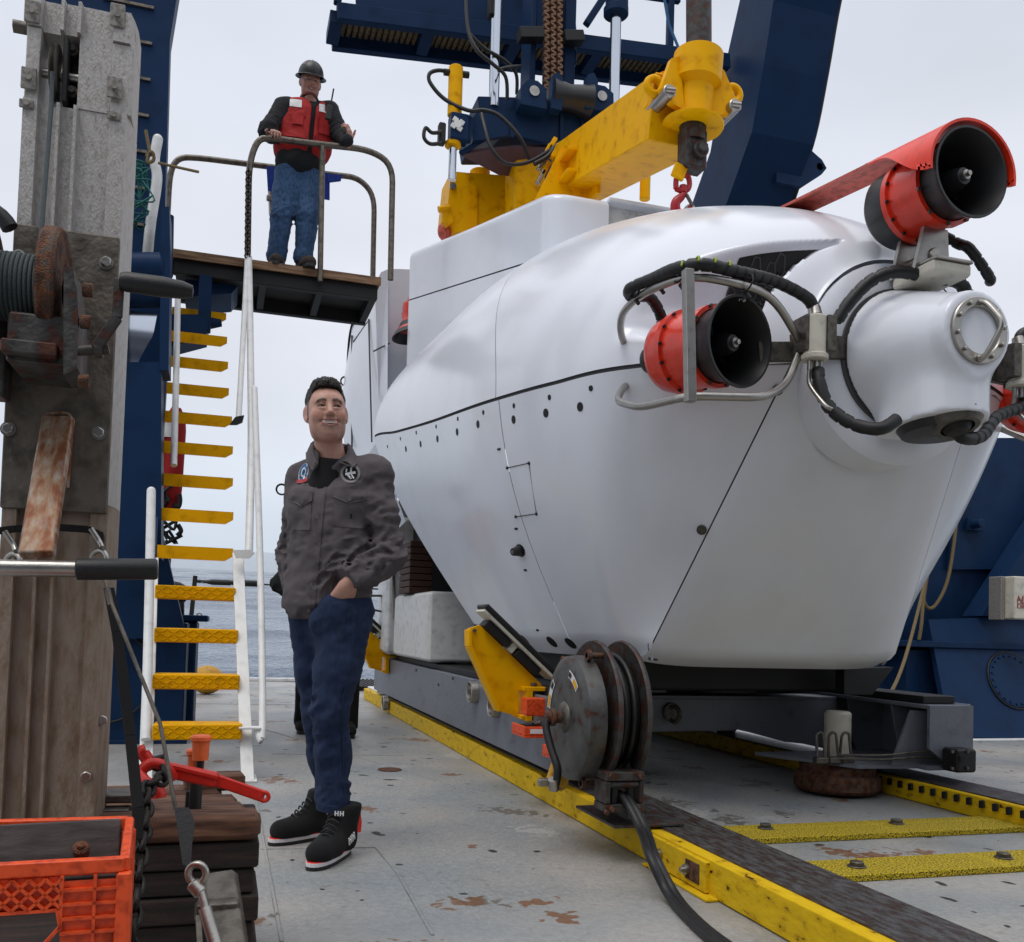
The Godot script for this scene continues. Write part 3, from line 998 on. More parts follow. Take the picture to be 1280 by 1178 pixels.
func thruster(called: String, parent: Node3D, f: Vector3, back: Vector3, s: int, guard: bool) -> void:
	# a ducted thruster: red housing, black bell, hub, blades, motor pod; f is the middle of the bell's rim
	f = mirror(f, s); back = mirror(back, s)
	var ax := (f - back).normalized()
	var t := aim(f, ax)
	var h := Mb.new()
	h.lathe([Vector2(0.02, -0.445), Vector2(0.09, -0.44), Vector2(0.135, -0.425), Vector2(0.158, -0.40), Vector2(0.165, -0.37), Vector2(0.165, -0.315), Vector2(0.182, -0.313), Vector2(0.182, -0.285), Vector2(0.166, -0.283), Vector2(0.160, -0.20), Vector2(0.158, -0.15), Vector2(0.172, -0.148), Vector2(0.172, -0.118), Vector2(0.154, -0.116)], f, ax, 40)
	var ho := obj(called, h, M.red_paint, parent)
	if not guard:
		var mb := Mb.new()
		mb.lathe([Vector2(0.1, -0.47), Vector2(0.15, -0.45), Vector2(0.172, -0.42), Vector2(0.172, -0.325), Vector2(0.15, -0.315)], f, ax, 40)
		obj("motor_section", mb, M.duct, ho)
	var b := Mb.new()
	b.lathe([Vector2(0.150, -0.14), Vector2(0.150, -0.10), Vector2(0.160, -0.05), Vector2(0.178, -0.012), Vector2(0.187, 0.0), Vector2(0.186, 0.006), Vector2(0.176, 0.006), Vector2(0.168, -0.012), Vector2(0.150, -0.06), Vector2(0.136, -0.12), Vector2(0.130, -0.19), Vector2(0.130, -0.3), Vector2(0.0, -0.31)], f, ax, 44)
	obj("bell", b, M.duct, ho)
	var hub := Mb.new()
	hub.lathe([Vector2(0.045, -0.29), Vector2(0.05, -0.16), Vector2(0.045, -0.07), Vector2(0.034, -0.035), Vector2(0.0, -0.03)], f, ax, 20)
	obj("hub", hub, M.duct, ho)
	var nut := Mb.new()
	nut.lathe([Vector2(0.0, -0.04), Vector2(0.022, -0.032), Vector2(0.02, -0.02), Vector2(0.011, -0.018), Vector2(0.010, -0.004), Vector2(0.0, -0.003)], f, ax, 12)
	obj("hub_nut", nut, M.stainless, ho)
	for k in 3:
		var bl := Mb.new()
		var fn := func(u: float, v: float) -> Vector3:
			var r := lerpf(0.035, 0.124, u)
			var w := 0.042 * sqrt(maxf(sin(PI * (0.18 + 0.74 * u)), 0.0))
			var tw := lerpf(0.9, 0.45, u)
			var a := (v - 0.5) * 2.0 * w
			return t * Vector3(cos(k * TAU / 3 + 0.5) * r - sin(k * TAU / 3 + 0.5) * a * cos(tw), -0.19 + a * sin(tw), sin(k * TAU / 3 + 0.5) * r + cos(k * TAU / 3 + 0.5) * a * cos(tw))
		bl.grid(fn, 8, 6, ax)
		obj("blade", bl, M.duct, ho)
	var pod := Mb.new()
	pod.lathe([Vector2(0.0, -0.56), Vector2(0.04, -0.555), Vector2(0.06, -0.535), Vector2(0.07, -0.50), Vector2(0.07, -0.43)], f, ax, 20)
	obj("motor_pod", pod, M.rubber, ho)
	for k in 14:
		var bo := Mb.new()
		var p := t * Vector3(cos(k * TAU / 14) * 0.176, -0.286, sin(k * TAU / 14) * 0.176)
		bo.cyl(p, p + ax * 0.010, 0.0075, -1, 8)
		obj("bolt", bo, M.black, ho)
	for k in 10:
		var bo := Mb.new()
		var p := t * Vector3(cos(k * TAU / 10) * 0.166, -0.118, sin(k * TAU / 10) * 0.166)
		bo.cyl(p, p + ax * 0.010, 0.008, -1, 8)
		obj("bolt", bo, M.dull_steel, ho)
	if s > 0 and guard:
		var tm := TextMesh.new()
		tm.text = "T-3"
		tm.font = SystemFont.new()
		tm.font.font_names = PackedStringArray(["Droid Sans"])
		tm.font_size = 12
		tm.pixel_size = 0.0024
		tm.depth = 0.002
		put("rim_marking", tm, M.print_white, ho, Transform3D(Basis(Vector3(1, 0.05, 0), Vector3(-0.05, 1, -0.08), Vector3(0, 0.08, 1)), t * Vector3(0, 0.006, 0) + Vector3(-0.005, 0.172, 0.004)))
	if not guard:
		return
	# stainless guard: an upper and a lower loop joined by a square post
	var up := []
	for p in [Vector3(2.261, 2.11, -3.33), Vector3(2.04, 2.24, -3.2), Vector3(1.866, 2.247, -3.14), Vector3(1.632, 2.255, -3.14), Vector3(1.594, 2.294, -3.5), Vector3(1.623, 2.295, -3.78), Vector3(1.716, 2.221, -3.95), Vector3(1.928, 2.171, -4.1)]:
		up.append(mirror(p, s))
	var gu := Mb.new()
	gu.tube(rounded(up, 0.12), 0.0165, 10)
	var go := obj("thruster_guard", gu, M.stainless, parent)
	var lo := []
	for p in [Vector3(2.25, 2.082, -3.33), Vector3(2.132, 1.913, -3.24), Vector3(1.975, 1.818, -3.14), Vector3(1.644, 1.791, -3.14), Vector3(1.606, 1.82, -3.5), Vector3(1.605, 1.903, -3.75), Vector3(1.737, 2.044, -3.95), Vector3(1.945, 2.113, -4.08)]:
		lo.append(mirror(p, s))
	var gl := Mb.new()
	gl.tube(rounded(lo, 0.09), 0.0165, 10)
	obj("guard_loop", gl, M.stainless, go)
	var po := Mb.new()
	po.bar(mirror(Vector3(1.612, 2.261, -3.115), s), mirror(Vector3(1.635, 1.76, -3.115), s), 0.038, 0.038, Vector3(0, 0, 1), 0.004)
	obj("guard_post", po, M.stainless, go)
	var br := Mb.new()
	br.bar(mirror(Vector3(2.231, 2.115, -3.36), s), mirror(Vector3(2.537, 2.149, -3.4), s), 0.03, 0.10, Vector3.UP, 0.004)
	br.bar(mirror(Vector3(2.083, 2.076, -3.38), s), mirror(Vector3(2.27, 2.093, -3.36), s), 0.02, 0.085, Vector3.UP, 0.004)
	obj("bracket", br, M.dull_steel, go)
	# junction box with its two hose tails
	var jx := mirror(Vector3(2.28, 2.132, -3.27), s)
	var jb := Mb.new()
	jb.cyl(jx + Vector3(0, -0.085, 0), jx + Vector3(0, 0.085, 0), 0.046, -1, 20, 0.006)
	jb.cyl(jx + Vector3(0, -0.10, 0), jx + Vector3(0, -0.075, 0), 0.055, -1, 20, 0.004)
	var jo := obj("junction_box", jb, M.cream, parent)
	var cv := Mb.new()
	cv.box(jx + Vector3(0.052 * s, 0.01, -0.004), Vector3(0.045, 0.15, 0.10), Basis(), 0.004)
	cv.box(jx + Vector3(-0.045 * s, 0.01, -0.03), Vector3(0.02, 0.15, 0.10), Basis(), 0.004)
	obj("side_plate", cv, M.dull_steel, jo)
	var st := Mb.new()
	st.cyl(jx + Vector3(0, 0.085, 0), jx + Vector3(0, 0.125, -0.01), 0.030, 0.026, 12)
	obj("hose_fitting", st, M.stainless, jo)
	st = Mb.new()
	st.cyl(jx + Vector3(-0.022, -0.10, 0), jx + Vector3(-0.022, -0.14, 0), 0.012, -1, 8)
	obj("hose_fitting", st, M.stainless, jo)
	st = Mb.new()
	st.cyl(jx + Vector3(0.018, -0.10, 0), jx + Vector3(0.018, -0.145, 0), 0.022, 0.020, 10)
	obj("hose_fitting", st, M.stainless, jo)
	var h1 := []
	for p in [jx + Vector3(-0.004 * s, 0.12, -0.01), mirror(Vector3(2.235, 2.29, -3.27), s), mirror(Vector3(2.058, 2.314, -3.22), s), mirror(Vector3(1.854, 2.296, -3.15), s), mirror(Vector3(1.681, 2.291, -3.12), s), mirror(Vector3(1.605, 2.294, -3.2), s), mirror(Vector3(1.599, 2.323, -3.4), s), mirror(Vector3(1.559, 2.32, -3.52), s), mirror(Vector3(1.611, 2.326, -3.62), s), mirror(Vector3(1.712, 2.35, -3.66), s), mirror(Vector3(1.797, 2.299, -3.72), s), mirror(Vector3(1.799, 2.238, -3.72), s)]:
		h1.append(p)
	obj("hose", wrapped(h1, 0.024), M.rubber, jo)
	for k in 4:
		var p: Vector3 = mirror([Vector3(1.643, 2.288, -3.118), Vector3(1.715, 2.293, -3.12), Vector3(1.783, 2.294, -3.13), Vector3(1.6, 2.282, -3.17)][k], s)
		var gs := Mb.new()
		gs.tube(arc(p, Vector3(0.30, 0.95, 0.1).normalized(), Vector3(0.0, 0.1, 1.0).normalized(), 0.0262, -1.2, 1.6, 8), 0.005, 6)
		obj("green_band", gs, M.green_stripe, jo)
	for k in 4:
		var p: Vector3 = mirror([Vector3(1.584, 2.306, -3.52), Vector3(1.615, 2.298, -3.35), Vector3(1.623, 2.265, -3.2), Vector3(1.88, 2.243, -3.14)][k], s)
		var tie := Mb.new()
		tie.tube(arc(p + Vector3(0, 0.01, 0), Vector3(0.25, 0.9, 0.1).normalized(), Vector3(0.1, -0.1, 1.0).normalized(), 0.034, 0.0, TAU, 14), 0.0035, 6, false)
		tie.cyl(p + Vector3(0.0, -0.03, 0.0), p + Vector3(0.01, -0.05, 0.01), 0.008, -1, 8)
		obj("cable_tie", tie, M.black, jo)
	var h2 := []
	for p in [jx + Vector3(0.018, -0.13, 0), mirror(Vector3(2.289, 1.939, -3.25), s), mirror(Vector3(2.315, 1.835, -3.22), s), mirror(Vector3(2.386, 1.758, -3.16), s), mirror(Vector3(2.469, 1.734, -3.1), s), mirror(Vector3(2.553, 1.781, -3.1), s)]:
		h2.append(p)
	if s < 0:
		h2 = [h2[0], h2[0] + Vector3(0, -0.05, 0.0), Vector3(3.147, 1.865, -3.2), Vector3(3.014, 1.762, -3.14), Vector3(2.886, 1.733, -3.1), Vector3(2.821, 1.767, -3.1)]
	obj("hose", wrapped(h2, 0.026), M.rubber, jo)
	var tb := Mb.new()
	tb.tube(spline([jx + Vector3(-0.022, -0.13, 0), jx + Vector3(-0.022, -0.2, 0.0), mirror(Vector3(2.271, 1.834, -3.19), s), mirror(Vector3(2.295, 1.809, -3.17), s)], 6), 0.009, 8)
	obj("bare_pipe", tb, M.stainless, jo)


func wrapped(p: Array, r: float) -> Mb:                # a hose in spiral wrap: grooves every few centimetres
	var path := spline(p, 10)
	var len := 0.0
	var q := [path[0]]
	for i in range(1, path.size()):
		var a: Vector3 = path[i - 1]
		var b: Vector3 = path[i]
		var k := maxi(1, int(a.distance_to(b) / 0.006))
		for j in k:
			q.append(a.lerp(b, float(j + 1) / k))
	var rr := []
	for i in q.size():
		if i:
			len += q[i].distance_to(q[i - 1])
		var f := fposmod(len, 0.05) / 0.05
		rr.append(r * (0.80 if f < 0.13 else 1.0 + 0.07 * f))
	var m := Mb.new()
	m.tube(q, rr, 12)
	return m


func submersible() -> void:
	var sub := thing("submersible", Vector3(XC, 0.55, -6.2), "big white deep diving submersible with red thrusters, resting on the grey cradle", "submersible")
	# upper hull: tail cone and middle, with the side scoops
	var up := Mb.new()
	up.grid(func(u: float, v: float) -> Vector3: return shell(lerpf(-3.44, joint_z(PI * v), pow(u, 1.6)), PI * v), 150, 240, Vector3(XC, 2.4, -5.0), true)
	obj("tail_shell", up, M.white_hull, sub)
	var md := Mb.new()
	md.grid(func(u: float, v: float) -> Vector3: return shell(lerpf(joint_z(PI * v) - 0.006, -8.15, u), PI * v), 44, 90, Vector3(XC, 2.4, -6.5), true)
	var shell_o := obj("middle_shell", md, M.white_hull, sub)
	var li := Mb.new()
	li.grid(func(u: float, v: float) -> Vector3: return shell_raw(joint_z(PI * v) + lerpf(0.03, -0.03, u), PI * v).lerp(Vector3(XC, 2.4, joint_z(PI * v)), 0.005), 2, 60, Vector3(XC, 2.4, -5.0), true)
	for s in [1, -1]:
		var fn := func(u: float, v: float) -> Vector3: return mirror(side_seam(u) + Vector3(0.012, lerpf(-0.02, 0.06, v), 0), s)
		li.grid(fn, 50, 2, Vector3(-s, 0, 0))
		var fn2 := func(u: float, v: float) -> Vector3:
			var p := side_at(0.0, v)
			return mirror(p + Vector3(lerpf(-0.012, 0.03, u), 0, lerpf(-0.02, 0.0, u) - 0.010), s)
		li.grid(fn2, 2, 16, Vector3(-s * 0.5, 0, 1))
	obj("seam_liner", li, M.seam, sub)
	# honeycomb screens deep in the scoops
	for s in [1, -1]:
		var bk := Mb.new()
		var fb := func(u: float, v: float) -> Vector3: return mirror(screen_at(u, v, -0.007), s)
		bk.grid(fb, 50, 110, Vector3(-s, 0.5, 0.2))
		var bo := obj("scoop_screen", bk, M.black, sub)
		var hx := Mb.new()
		for i in 7:
			for j in 21:
				var q := []
				for k in 6:
					var a := TAU * k / 6.0 + PI / 6
					q.append(Vector2(i + 0.5 * (j % 2) + cos(a) * 0.577, j * 0.866 + sin(a) * 0.577))
				for k in 3:
					var e := []
					for w in [q[k], q[(k + 1) % 6]]:
						e.append(mirror(screen_at(clampf(w.x / 6.5, 0, 1), clampf(w.y / 17.5, 0, 1), -0.013), s))
					if e[0].distance_to(e[1]) > 0.004 and screen_in(q[k].x / 6.5, q[k].y / 17.5) and screen_in(q[(k + 1) % 6].x / 6.5, q[(k + 1) % 6].y / 17.5):
						hx.bar(e[0], e[1], 0.0055, 0.0055, Vector3(-0.6 * s, 0.6, 0.4))
		obj("honeycomb", hx, M.mesh_grey, bo)
	# lower sides
	for s in [1, -1]:
		var sd := Mb.new()
		sd.grid(func(u: float, v: float) -> Vector3: return mirror(side_at(lerpf(0.0, 0.318, u), v), s), 26, 40, Vector3(-s, -0.2, 0.1))
		obj("side_panel", sd, M.white_hull, sub)
		var sd2 := Mb.new()
		sd2.grid(func(u: float, v: float) -> Vector3: return mirror(side_at(lerpf(0.3195, 1.0, u), v), s), 30, 40, Vector3(-s, -0.2, 0.1))
		var pan := obj("side_panel", sd2, M.white_hull, sub)
		var lip := Mb.new()
		lip.grid(func(u: float, v: float) -> Vector3: return mirror(side_at(0.999, v) + Vector3(0.10 * u, 0, -0.0), s), 2, 30, Vector3(0, 0, -1))
		obj("panel_edge", lip, M.white_hull, pan)
		if s > 0:
			side_fittings(pan)
	var tf := Mb.new()
	tf.grid(tail_at, 30, 40, Vector3(0, -0.4, 1))
	var tfo := obj("tail_panel", tf, M.white_hull, sub)
	var hole := Mb.new()
	disc_on(Vector3(3.004, 1.755, -3.585), Vector3(0, -0.55, 0.83), 0.010, 0.02, hole)
	obj("bolt", hole, M.dull_steel, tfo)
	# collar, tail cap
	var co := Mb.new()
	co.lathe([Vector2(0.458, -0.20), Vector2(0.452, -0.022), Vector2(0.43, -0.008), Vector2(0.39, 0.004), Vector2(0.33, 0.012), Vector2(0.28, 0.012)], Vector3(XC, 2.12, -3.41), Vector3(0, 0, 1), 48)
	obj("collar", co, M.white_hull, sub)
	var gap := Mb.new()
	gap.lathe([Vector2(0.314, -0.02), Vector2(0.314, 0.014), Vector2(0.25, 0.014)], Vector3(XC, 2.13, -3.40), Vector3(0, 0, 1), 40)
	obj("collar_gap", gap, M.seam, sub)
	var f := Field.new()
	f.bone(Vector3(XC, 2.13, -3.46), Vector3(XC, 2.13, -3.02), 0.335, 0.172, 0.05)
	f.bone(Vector3(XC, 2.10, -3.13), Vector3(XC, 1.70, -3.13), 0.168, 0.168, 0.06)
	f.bone(Vector3(XC, 2.02, -3.25), Vector3(XC, 1.72, -3.25), 0.185, 0.185, 0.06)
	f.cut = func(p: Vector3) -> float:
		var a := p.z + 2.955
		var b := -3.378 - p.z
		var c := 1.795 - p.y + (p.z + 3.1) * 0.12
		return maxf(maxf(a, b), c)
	var cap := Mb.new()
	f.net(Vector3(2.44, 1.66, -3.46), Vector3(3.18, 2.52, -2.9), 0.011, cap)
	var capo := obj("tail_cap", cap, M.white_hull, sub)
	var so := Mb.new()
	so.lathe([Vector2(0.0, -0.03), Vector2(0.04, -0.026), Vector2(0.06, 0.0), Vector2(0.065, 0.06)], Vector3(XC, 1.765, -3.06), Vector3(0, 1, -0.35), 20)
	obj("sonar_lens", so, M.black, capo)
	var sr := Mb.new()
	sr.lathe([Vector2(0.066, -0.012), Vector2(0.085, -0.012), Vector2(0.115, 0.03), Vector2(0.12, 0.08)], Vector3(XC, 1.77, -3.06), Vector3(0, 1, -0.35), 24)
	obj("sonar_ring", sr, M.dull_steel, capo)
	var sb := Mb.new()
	sb.lathe([Vector2(0.0, 0.0), Vector2(0.14, 0.01), Vector2(0.165, 0.05), Vector2(0.165, 0.1)], Vector3(XC, 1.745, -3.17), Vector3(0, 1, -0.1), 28)
	obj("sonar_base", sb, M.duct, capo)
	var rg := Mb.new()
	rg.lathe([Vector2(0.094, 0.0), Vector2(0.094, 0.012), Vector2(0.098, 0.016), Vector2(0.131, 0.016), Vector2(0.135, 0.012), Vector2(0.135, 0.0)], Vector3(XC, 2.127, -2.955), Vector3(0, 0, 1), 40)
	var ro := obj("port_ring", rg, M.stainless, capo)
	for k in 10:
		var bo := Mb.new()
		var a := TAU * (k + 0.3) / 10
		bo.cyl(Vector3(XC + cos(a) * 0.114, 2.127 + sin(a) * 0.114, -2.94), Vector3(XC + cos(a) * 0.114, 2.127 + sin(a) * 0.114, -2.926), 0.0085, -1, 10, 0.002)
		obj("bolt", bo, M.stainless, ro)
	var hd := Mb.new()
	hd.tube(rounded([Vector3(XC - 0.005, 2.24, -2.94), Vector3(XC + 0.0, 2.225, -2.91), Vector3(XC + 0.02, 2.13, -2.845), Vector3(XC, 2.02, -2.91), Vector3(XC - 0.005, 2.005, -2.94)], 0.035), 0.0115, 10)
	obj("handle", hd, M.stainless, ro)
	# top hose beside the cap
	for s in [1, -1]:
		var h3 := []
		for p in [Vector3(2.427, 2.233, -3.33), Vector3(2.474, 2.315, -3.31), Vector3(2.553, 2.405, -3.28), Vector3(2.641, 2.444, -3.24), Vector3(2.738, 2.44, -3.22)]:
			h3.append(mirror(p, s))
		obj("cap_hose", wrapped(h3, 0.027), M.rubber, sub)
	# thrusters
	thruster("side_thruster", sub, Vector3(1.948, 2.081, -3.3), Vector3(1.817, 2.114, -3.72), 1, true)
	thruster("side_thruster", sub, Vector3(1.948, 2.081, -3.3), Vector3(1.817, 2.114, -3.72), -1, true)
	thruster("top_thruster", sub, Vector3(2.81, 2.791, -3), Vector3(2.79, 2.80, -3.45), 1, false)
	var tc := Vector3(2.81, 2.791, -3)
	var visor := Mb.new()
	var vs := func(l: float, v: float, lay: float) -> Vector3:
		var hf := lerpf(1.70, 0.80, sm(0.0, 0.40, l)) if l < 0.42 else lerpf(0.80, 0.42, sm(0.42, 0.55, l))
		var r := 0.214 - 0.012 * lay
		var a := (v - 0.5) * 2.0 * hf
		return Vector3(tc.x - 0.03 * l + sin(a) * r, tc.y + cos(a) * r + 0.125 * l, tc.z + 0.015 - l)
	var vo: MeshInstance3D
	for part in 2:
		var l0: float = [0.0, 0.44][part]
		var l1: float = [0.44, 1.34][part]
		visor = Mb.new()
		for lay in 2:
			visor.grid(func(u: float, v: float) -> Vector3: return vs.call(lerpf(l0, l1, u), v, lay), 16, 24, Vector3(0, 1 - 2 * lay, 0))
		for e in 2:
			visor.grid(func(u: float, v: float) -> Vector3: return vs.call(lerpf(l0, l1, u), e, v), 16, 1, Vector3(2 * e - 1, -0.5, 0))
			visor.grid(func(u: float, v: float) -> Vector3: return vs.call([l0, l1][e], u, v), 24, 1, Vector3(0, 0, 1 - 2 * e))
		if part == 0:
			vo = obj("visor", visor, M.red_plastic, sub)
		else:
			obj("visor_strip", visor, M.pale_red, vo)
	var vf := Mb.new()
	var fend := Vector3(tc.x - 0.04, tc.y + 0.365, tc.z - 1.33)
	vf.box(fend + Vector3(0, -0.02, 0.03), Vector3(0.20, 0.03, 0.16), Basis(Vector3.RIGHT, 0.25), 0.006)
	obj("visor_foot", vf, M.rubber, vo)
	var bk2 := Mb.new()
	bk2.plate([Vector3(2.72, 2.46, -3.22), Vector3(2.90, 2.46, -3.22), Vector3(2.87, 2.64, -3.2), Vector3(2.75, 2.64, -3.2)], 0.02)
	bk2.plate([Vector3(2.72, 2.46, -3.36), Vector3(2.90, 2.46, -3.36), Vector3(2.87, 2.64, -3.34), Vector3(2.75, 2.64, -3.34)], 0.02)
	bk2.box(Vector3(2.83, 2.482, -3.25), Vector3(0.19, 0.014, 0.30), Basis(Vector3.RIGHT, 0.05), 0.004)
	bk2.cyl(Vector3(2.81, 2.53, -3.4), Vector3(2.81, 2.53, -3.19), 0.026, -1, 14, 0.004)
	obj("thruster_bracket", bk2, M.stainless, sub)
	var pd := Mb.new()
	pd.box(Vector3(2.83, 2.445, -3.24), Vector3(0.20, 0.06, 0.26), Basis(), 0.015)
	obj("pedestal", pd, M.cream, sub)
	obj("thruster_hose", wrapped([Vector3(2.92, 2.66, -3.28), Vector3(2.98, 2.62, -3.25), Vector3(2.997, 2.578, -3.2), Vector3(3.097, 2.477, -3.2), Vector3(3.144, 2.473, -3.24)], 0.022), M.rubber, sub)
	# sail
	sail(sub)
	bow(sub)
	# black keel and the belly, made wide to fill in the dark beneath
	var kl := Mb.new()
	kl.plate([Vector3(2.10, 0.76, -4.50), Vector3(3.52, 0.76, -4.50), Vector3(3.64, 0.76, -6.4), Vector3(1.98, 0.76, -6.4)], 0.02)
	kl.span(Vector3(2.0, 0.57, -9.6), Vector3(3.62, 0.745, -4.75), 0.02)
	obj("keel", kl, M.black, sub)
	var kr := Mb.new()
	kr.plate([Vector3(3.413, 0.717, -4.6), Vector3(3.756, 0.732, -4.6), Vector3(3.608, 0.571, -4.6), Vector3(3.416, 0.57, -4.6)], 0.08)
	obj("keel_block", kr, M.black, sub)


func side_fittings(pan: Node) -> void:
	# drain holes in two rows below the seam, a hatch, a plug, the lower ports: the holes are flat black discs, their inner shade painted
	for k in 2:
		var l: Array = [[Vector3(0.16, 0.19, -0.99), Vector3(0.173, 0.199, -0.986), Vector3(0.189, 0.206, -0.981), Vector3(0.209, 0.213, -0.974), Vector3(0.231, 0.222, -0.967), Vector3(0.257, 0.23, -0.959), Vector3(0.288, 0.238, -0.949), Vector3(0.324, 0.248, -0.937), Vector3(0.366, 0.259, -0.924)], [Vector3(0.179, 0.188, -0.984), Vector3(0.194, 0.194, -0.98), Vector3(0.211, 0.2, -0.974), Vector3(0.231, 0.208, -0.968), Vector3(0.252, 0.217, -0.961), Vector3(0.288, 0.223, -0.949), Vector3(0.321, 0.231, -0.939), Vector3(0.356, 0.239, -0.928)]][k]
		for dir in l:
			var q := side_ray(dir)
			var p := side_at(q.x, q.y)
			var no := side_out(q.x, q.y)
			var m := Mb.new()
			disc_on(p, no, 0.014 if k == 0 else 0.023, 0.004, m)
			obj("painted_drain_hole", m, M.black, pan)
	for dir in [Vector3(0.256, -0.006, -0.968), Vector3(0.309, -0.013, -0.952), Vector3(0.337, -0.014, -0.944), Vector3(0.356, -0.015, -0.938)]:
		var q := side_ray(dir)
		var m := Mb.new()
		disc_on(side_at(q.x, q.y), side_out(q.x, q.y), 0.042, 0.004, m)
		obj("painted_drain_port", m, M.black, pan)  # dark of the opening painted on as a disc
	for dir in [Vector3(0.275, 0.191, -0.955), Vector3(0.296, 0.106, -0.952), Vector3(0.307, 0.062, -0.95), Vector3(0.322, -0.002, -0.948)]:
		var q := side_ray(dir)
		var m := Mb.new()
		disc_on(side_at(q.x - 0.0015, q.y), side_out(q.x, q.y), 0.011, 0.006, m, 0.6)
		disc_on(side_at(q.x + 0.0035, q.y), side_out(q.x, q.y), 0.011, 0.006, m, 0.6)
		obj("painted_latch_slot", m, M.black, pan)  # slots as black discs, the shade is in their colour
	for dir in [Vector3(0.486, 0.111, -0.893), Vector3(0.585, 0.252, -0.857)]:
		var q := side_ray(dir)
		var p := side_at(q.x, q.y)
		var no := side_out(q.x, q.y)
		var m := Mb.new()
		disc_on(p, no, 0.024, 0.02, m)
		disc_on(p + no * 0.012, no, 0.014, 0.02, m)
		obj("panel_bolt", m, M.dull_steel, pan)
	var hq := []
	for dir in [Vector3(0.284, 0.171, -0.953), Vector3(0.306, 0.177, -0.946), Vector3(0.316, 0.123, -0.945), Vector3(0.295, 0.119, -0.952)]:
		var q := side_ray(dir)
		hq.append(side_at(q.x, q.y) + side_out(q.x, q.y) * 0.0015)
	var h := Mb.new()
	for i in 3:
		h.bar(hq[i], hq[i + 1], 0.004, 0.004, Vector3(-1, -0.2, 0.2))
	for p in hq:
		h.ball(p, Vector3.ONE * 0.010, 6, 8)
	obj("hatch_outline", h, M.duct, pan)
	var pq := side_ray([Vector3(0.301, 0.083, -0.951)][0])
	var pp := side_at(pq.x, pq.y)
	var po := side_out(pq.x, pq.y)
	var m := Mb.new()
	disc_on(pp, po, 0.052, 0.01, m, 0.75)
	m.cyl(pp, pp + po * 0.05 + Vector3(-0.01, 0.005, 0.02), 0.036, 0.022, 14)
	obj("drain_plug", m, M.duct, pan)
	m = Mb.new()
	m.cyl(pp + po * 0.045 + Vector3(-0.01, 0.005, 0.02), pp + po * 0.054 + Vector3(-0.011, 0.005, 0.022), 0.010, -1, 10)
	obj("plug_pin", m, M.stainless, pan)


